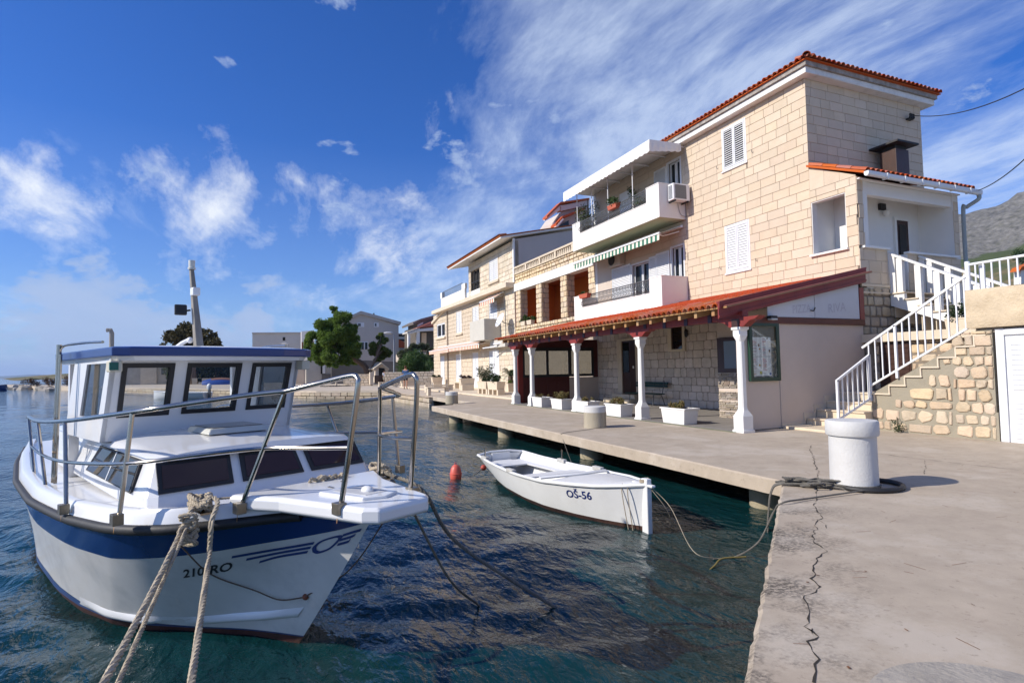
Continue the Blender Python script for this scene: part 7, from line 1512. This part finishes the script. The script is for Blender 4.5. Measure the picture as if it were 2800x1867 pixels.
# ropes at the big bollard
def coil(c, r, turns, jit, rad, nm, lab, mat, z=.02, ex=1.0):
    P = []
    for k in range(int(turns*14)): a = 2*math.pi*k/14; q = r*(1+random.uniform(-jit, jit)); P.append((c[0]+q*ex*math.cos(a), c[1]+q*math.sin(a), z+.35*rad*k/14+random.uniform(0, jit*.02)))
    t = thing(nm, lab, 'rope', (c[0], c[1], 0)); rope(MB(), P, rad, n=3).build('rope_run', mat, t, smooth=True); return t
mt_gr = M('grey_rope', (.13, .12, .105), .9, .25, 18)
coil((6.07, 4.5), .245, 3.2, .02, .014, 'bollard_rope', 'grey rope wound low around the large white bollard', mt_gr, .03)
o = MB().tube([(6.2+.33*math.cos(a)*1.1, 4.42+.30*math.sin(a), .03) for a in np.linspace(0, 2*math.pi, 40)], .028, 8, closed=True).build('rubber_hose', mt_black, smooth=True); tag(o, 'black rubber hose ring lying round the foot of the large white bollard', 'hose')
corner = np.array([5.66, 5.12])
t = thing('tangled_rope', 'heap of tangled grey rope between the large bollard and the quay corner', 'rope', (5.7, 4.7, 0))
for k in range(9):
    a, b = np.array([5.9, 4.45])+rng.normal(size=2)*.06, np.array([5.50, 4.93])+rng.normal(size=2)*.05; P = []
    for s in np.linspace(0, 1, 7): p = a+(b-a)*s+rng.normal(size=2)*.05*math.sin(math.pi*s); P.append((p[0], p[1], .018+.022*(k % 4)+random.uniform(0, .015)))
    rope(MB(), P, .012, n=4).build('rope_run', mt_gr, t, smooth=True)
for k in range(5):
    c = np.array([5.72, 4.66])+rng.normal(size=2)*.08; rope(MB(), [(c[0]+.09*math.cos(q)*random.uniform(.7, 1.2), c[1]+.07*math.sin(q), .03+.012*k+.01*math.sin(q*2)) for q in np.linspace(0, 6.0, 9)], .012, n=4).build('rope_loop', mt_gr, t, smooth=True)
t = thing('black_cloth', 'black torn cloth lying beside the bollard rope', 'cloth', (5.72, 4.92, 0)); G = []
for i in range(9): G.append([(5.50+i*.045+random.uniform(-.01, .01), 4.93-i*.018+j*.03+random.uniform(-.012, .012), .01+.03*random.random()) for j in range(5)])
MB().grid(G).build('cloth_sheet', mt_black, t, smooth=True)
e = np.array([5.42, 4.93, .02]); nrm_ = np.array([-.64, .77, 0])
for k in range(4):
    a = e+np.array([.02*k, .02*k, 0]); wropes('quay_line', 'grey line hanging over the quay corner into the water', [[a-nrm_*.35+np.array([0, 0, .02]), a, a+nrm_*.10+np.array([0, 0, -.10]), a+nrm_*.14+np.array([0, 0, -.35]), a+nrm_*.16+np.array([0, 0, -.60])]], .010, mt_gr)['group'] = 'lines hanging over the quay corner'
wropes('long_quay_line', 'longer grey line looping off the quay edge to the rowing boat', [[(5.95, 4.25, .03), Z4(650, 545)+np.array([0, 0, .02]), Z4(490, 572)+np.array([0, 0, .02]), onz(2115, 1400, -.12), onz(2075, 1480, -.40), onz(2010, 1522, -.56), onz(1950, 1528, -.57)]], .010, mt_gr)
wropes('weed_rope', 'yellowish weedy rope dipping into the water below the quay', [[onz(2040, 1522, -.535), onz(1975, 1527, -.53), onz(1950, 1550, -.57), onz(1900, 1590, -.62)]], .009, M('weedy_rope', (.22, .17, .05), .9))
bq = np.array([6.98, 11.42, .02]); wropes('slack_line', 'thin line from the middle bollard over the slab edge into the water', [[(7.02, 11.40, .03), (6.6, 11.25, .015), (5.80, 10.95, .01), (5.74, 10.9, -.08), onz(1565, 1272, -.57)]], .006, mt_gr)
# buoys
bu = thing('mooring_buoy', 'red egg shaped mooring buoy floating beside the rowing boat', 'buoy', (3.1, 10.09, -.55)); MB().lathe((3.1, 10.09, -.68), [(.02, 0), (.06, .03), (.10, .10), (.108, .18), (.106, .19), (.112, .195), (.112, .205), (.104, .21), (.09, .29), (.06, .34), (.02, .365), (.0, .367)], 24).build('float', M('coral_plastic', (.62, .11, .075), .45, .08), bu, smooth=True); MB().tube([(3.1+.02*math.cos(a), 10.09, -.30+.02*math.sin(a)) for a in np.linspace(0, 6.283, 12)], .006, 6, closed=True).build('eye', M('coral_plastic', (.62, .11, .075), .45), bu)
sb = thing('small_float', 'small red ball float on a line behind the rowing boat', 'buoy', (3.84, 10.4, -.5)); P0 = onz(1322, 1278, -.43); MB().ball(P0, .055, 14, 9).build('ball', M('red_float', (.42, .05, .025), .5), sb, smooth=True)
MB().tube(spline([P0, onz(1300, 1296, -.50), onz(1285, 1304, -.56)], 5), .008, 6).build('line', mt_roped, sb)
# stone furniture in front of the shuttered house
def trough(loc, sx, sy, lab, mat=mt_stonestep, legs=True, n=400, h=.2, lm=mt_leafd, g=None, zz=.36):
    x, y, z = loc; t = plant_box('stone_trough', lab, (x, y, z+zz), sx, sy, .42, mat, 8, n, 1.0, h, lm, group=g, size=.1, cat='planter', rim=.02)
    if legs:
        for k in range(3 if sy < 2.2 else 5): f = (k/(2 if sy < 2.2 else 4)-.5)*.86; B(x-sx*.4, x+sx*.4, y+f*sy-.09, y+f*sy+.09, z, z+zz+.01).build('leg', mat, t, bevel=.01)
    return t
trough((10.75, 27.7, .0), .48, 1.5, 'long stone trough with leafy plants nearest the terrace pergola', n=700, h=.35); trough((10.75, 29.3, .0), .48, 1.5, 'long stone trough with a tall oleander on stone blocks', n=500, h=.3)
t = thing('oleander', 'young oleander shrub growing in a stone trough', 'shrub', (10.75, 29.4, .7)); leafmesh('foliage', [(10.75+random.uniform(-.3, .3), 29.4+random.uniform(-.5, .5), .95+random.uniform(0, .7)) for _ in range(12)], [.22]*12, 900, .13, mt_olive, t, shell=.2, aspect=.25); MB().tube([(10.75, 29.4, .6), (10.7, 29.4, 1.5)], .02, 6).build('stem', mt_bark, t)
trough((11.6, 35.1, .10), 1.0, .45, 'stone trough on block legs with purple plants by the house doors', n=500, h=.15, lm=M('purple_leaf', (.06, .03, .03), .7, .4, 8)); trough((12.3, 44.9, .10), .9, .45, 'stone trough with dark plants by the far house door', n=400, h=.15)
pp = plant_box('palm_pot', 'stone pot with a small palm at the corner of the shuttered house', (12.85, 30.75, .10), .55, .55, .5, mt_stonestep, 8, 500, 1.2, .18, M('bright_moss', (.10, .15, .02), .7, .3, 6), size=.07)
pm = thing('potted_palm', 'small feathery palm growing from a stone pot', 'palm', (12.85, 30.75, .6)); MB().lathe((12.85, 30.75, .6), [(.10, 0), (.16, .15), (.14, .38), (.06, .45)], 10).build('trunk', mt_bark, pm); fronds(pm, (12.85, 30.75, 1.02), 24, 1.15, .55, M('palm_frond', (.035, .06, .02), .55, .3, 3), .06, 1.3)
def bench(p, L_, lab, along='x', g='stone benches on the far quay'):
    t = thing('stone_bench', lab, 'bench', (p[0], p[1], p[2]), g); x, y, z = p; q = (L_/2, .2) if along == 'x' else (.2, L_/2)
    B(x-q[0], x+q[0], y-q[1], y+q[1], z+.40, z+.48).build('seat', mt_stonestep, t, bevel=.01)
    for s in (-1, 1): dx, dy = (s*(q[0]-.12), 0) if along == 'x' else (0, s*(q[1]-.12)); B(x+dx-(.09 if along == 'x' else .18), x+dx+(.09 if along == 'x' else .18), y+dy-(.18 if along == 'x' else .09), y+dy+(.18 if along == 'x' else .09), z, z+.405).build('leg', mt_stonestep, t, bevel=.01)
bench((8.75, 31.75, 0), 1.3, 'pale stone bench at the quay edge behind the far corner bollard'); bench((10.1, 36.4, 0), 1.9, 'low pale stone bench in front of the purple planted trough'); bench((12.4, 39.2, .1), 1.4, 'pale stone bench against the shuttered house between doors', 'y')
bench((9.6, 51.5, 0), 1.7, 'stone bench and block seat beside the low stone wall'); trough((11.2, 50.5, 0), 1.5, .5, 'empty pale stone trough on a pedestal by the low wall', n=40, h=.05)
for k, (px, py) in enumerate(((935, 1052), (965, 1050), (985, 1049))): c = onz(px, py+2, 0); bench((c[0], c[1], 0), 1.4, ('stone block bench beside the grey concrete annex', 'stone block bench between two others below the dark garden wall', 'stone block bench beside the rough gate pillar')[k], g='block benches below the garden wall')
t = thing('rope_heap', 'dark heap of chain lying on the far quay edge', 'chain', tuple(onz(920, 1058, 0))); c = onz(920, 1057, 0)
for k in range(14): MB().tube([(c[0]+(k-7)*.2+.12*math.cos(a), c[1]+.2*math.sin(a*1)+random.uniform(-.1, .1), .05+.05*random.random()) for a in np.linspace(0, 6.283, 9)], .035, 5, closed=True).build('link', mt_black, t)
# ------------------------------------------------------------------ people
def person(p, h, heading, lab, top, bottom, hair, shorts=True, arms=None, skin=(.42, .22, .14)):
    k = h/1.75; t = thing('person', lab, 'person', p, rotz=heading if heading else 1e-6)
    def skinmesh(nm, V, E, Rd, mat, root=0):
        me = bpy.data.meshes.new(nm); me.from_pydata([tuple(np.array(v)*k) for v in V], E, []); o = bpy.data.objects.new(nm, me); C.objects.link(o); o.parent = t; me.materials.append(mat); WL[o.name] = np.zeros(3)
        md = o.modifiers.new('skin', 'SKIN'); md.use_smooth_shade = True
        for i, r in enumerate(Rd): me.skin_vertices[0].data[i].radius = (r[0]*k, r[1]*k) if isinstance(r, tuple) else (r*k, r*k); me.skin_vertices[0].data[i].use_root = i == root
        o.modifiers.new('sub', 'SUBSURF').levels = 2; o.modifiers['sub'].render_levels = 2; return o
    ms = M('skin', skin, .6, .05)
    V = [(0, 0, .95), (0, 0, 1.18), (0, 0, 1.42), (0, .01, 1.52), (.01, 0, 1.60), (.02, 0, 1.70),
         (0, .10, .90), (.02, .11, .50), (0, .11, .09), (.13, .12, .03), (0, -.10, .90), (-.02, -.11, .50), (-.06, -.11, .09), (.07, -.12, .03),
         (0, .18, 1.42), (-.02, .23, 1.16), (.08, .22, .93), (.11, .21, .84), (0, -.18, 1.42), (-.02, -.23, 1.16), (.08, -.22, .93), (.11, -.21, .84)]
    E = [(0, 1), (1, 2), (2, 3), (3, 4), (4, 5), (0, 6), (6, 7), (7, 8), (8, 9), (0, 10), (10, 11), (11, 12), (12, 13), (2, 14), (14, 15), (15, 16), (16, 17), (2, 18), (18, 19), (19, 20), (20, 21)]
    Rd = [(.10, .13), (.09, .12), (.085, .13), .05, .085, .075, .085, .058, .042, .035, .085, .058, .042, .035, .055, .042, .033, .03, .055, .042, .033, .03]
    skinmesh('body', V, E, Rd, ms)
    skinmesh('shirt', [V[0], V[1], V[2], V[14], V[15], V[18], V[19]], [(0, 1), (1, 2), (2, 3), (3, 4), (2, 5), (5, 6)], [(.115, .15), (.108, .14), (.10, .15), .07, .055, .07, .055], top)
    skinmesh('shorts', [V[0], V[6], (0.01, .105, .62), V[10], (-.01, -.105, .62)], [(0, 1), (1, 2), (0, 3), (3, 4)], [(.115, .145), .10, .085, .10, .085], bottom)
    MB().ball((-.015*k, 0, 1.68*k), .105*k, 12, 9, 1.0, .88, 1.05).build('hair', hair, t, smooth=True)
    for s in (-1, 1): MB().ball((.06*k, s*.115*k, .03*k), .07*k, 8, 6, 1.7, .7, .55).build('shoe', mt_black if bottom is not mt_black else mt_pot, t, smooth=True)
    MB().ball((.105*k, 0, 1.63*k), .016*k, 6, 5).build('nose', ms, t)
    for s in (-1, 1): MB().ball((.098*k, s*.03*k, 1.655*k), .009*k, 6, 5).build('eye', mt_dark, t)
q = onz(1109, 1063, 0); person((q[0], q[1], 0), 1.80, R(60), 'person in a blue top, dark shorts and red socks walking away along the quay', M('blue_top', (.03, .08, .20), .9, .3, 5), M('navy_shorts', (.012, .014, .03), .9), M('red_hair', (.07, .02, .012), .8))
q = onz(1052, 1053, 0); person((q[0], q[1], 0), 1.55, R(80), 'person in a white shirt and pale trousers standing by the wooden gate', M('white_shirt', (.66, .67, .74), .9, .06, 5), M('pale_trousers', (.55, .52, .46), .9), M('dark_hair', (.02, .014, .01), .8))
bc = thing('parked_bicycle', 'small bicycle leaning on the low stone wall beside the walker', 'bicycle', tuple(onz(1095, 1056, 0))); c = onz(1096, 1056, 0)
for s in (-.5, .5): MB().tube([(c[0]+s+.32*math.cos(a), c[1], .33+.32*math.sin(a)) for a in np.linspace(0, 6.283, 20)], .022, 6, closed=True).build('wheel', mt_black, bc)
MB().tube([(c[0]-.5, c[1], .33), (c[0]-.1, c[1], .35), (c[0]+.3, c[1], .8), (c[0]-.25, c[1], .75), (c[0]-.1, c[1], .35)], .018, 6).build('frame', mt_iron, bc); MB().tube([(c[0]+.5, c[1], .33), (c[0]+.32, c[1], .95), (c[0]+.2, c[1], 1.0)], .016, 6).build('handlebar', mt_iron, bc); MB().box(c[0]-.4, c[0]-.15, c[1]-.06, c[1]+.06, .85, .9).build('saddle', mt_black, bc)

# ------------------------------------------------------------------ the air over the sea
hz_m = bpy.data.materials.new('sea_haze'); hz_m.use_nodes = True; _n = hz_m.node_tree.nodes; _n.remove(_n['Principled BSDF'])
_v = _n.new('ShaderNodeVolumePrincipled'); _v.inputs['Color'].default_value = (.50, .68, 1.0, 1); _v.inputs['Density'].default_value = 7e-5; _v.inputs['Anisotropy'].default_value = .2
hz_m.node_tree.links.new(_v.outputs[0], _n['Material Output'].inputs['Volume'])
hz = stuff(B(-23000, 3500, -600, 23500, -7, 330).build('haze', hz_m)); tag(hz, 'thin sea haze lying over the harbour and the far island', 'haze')
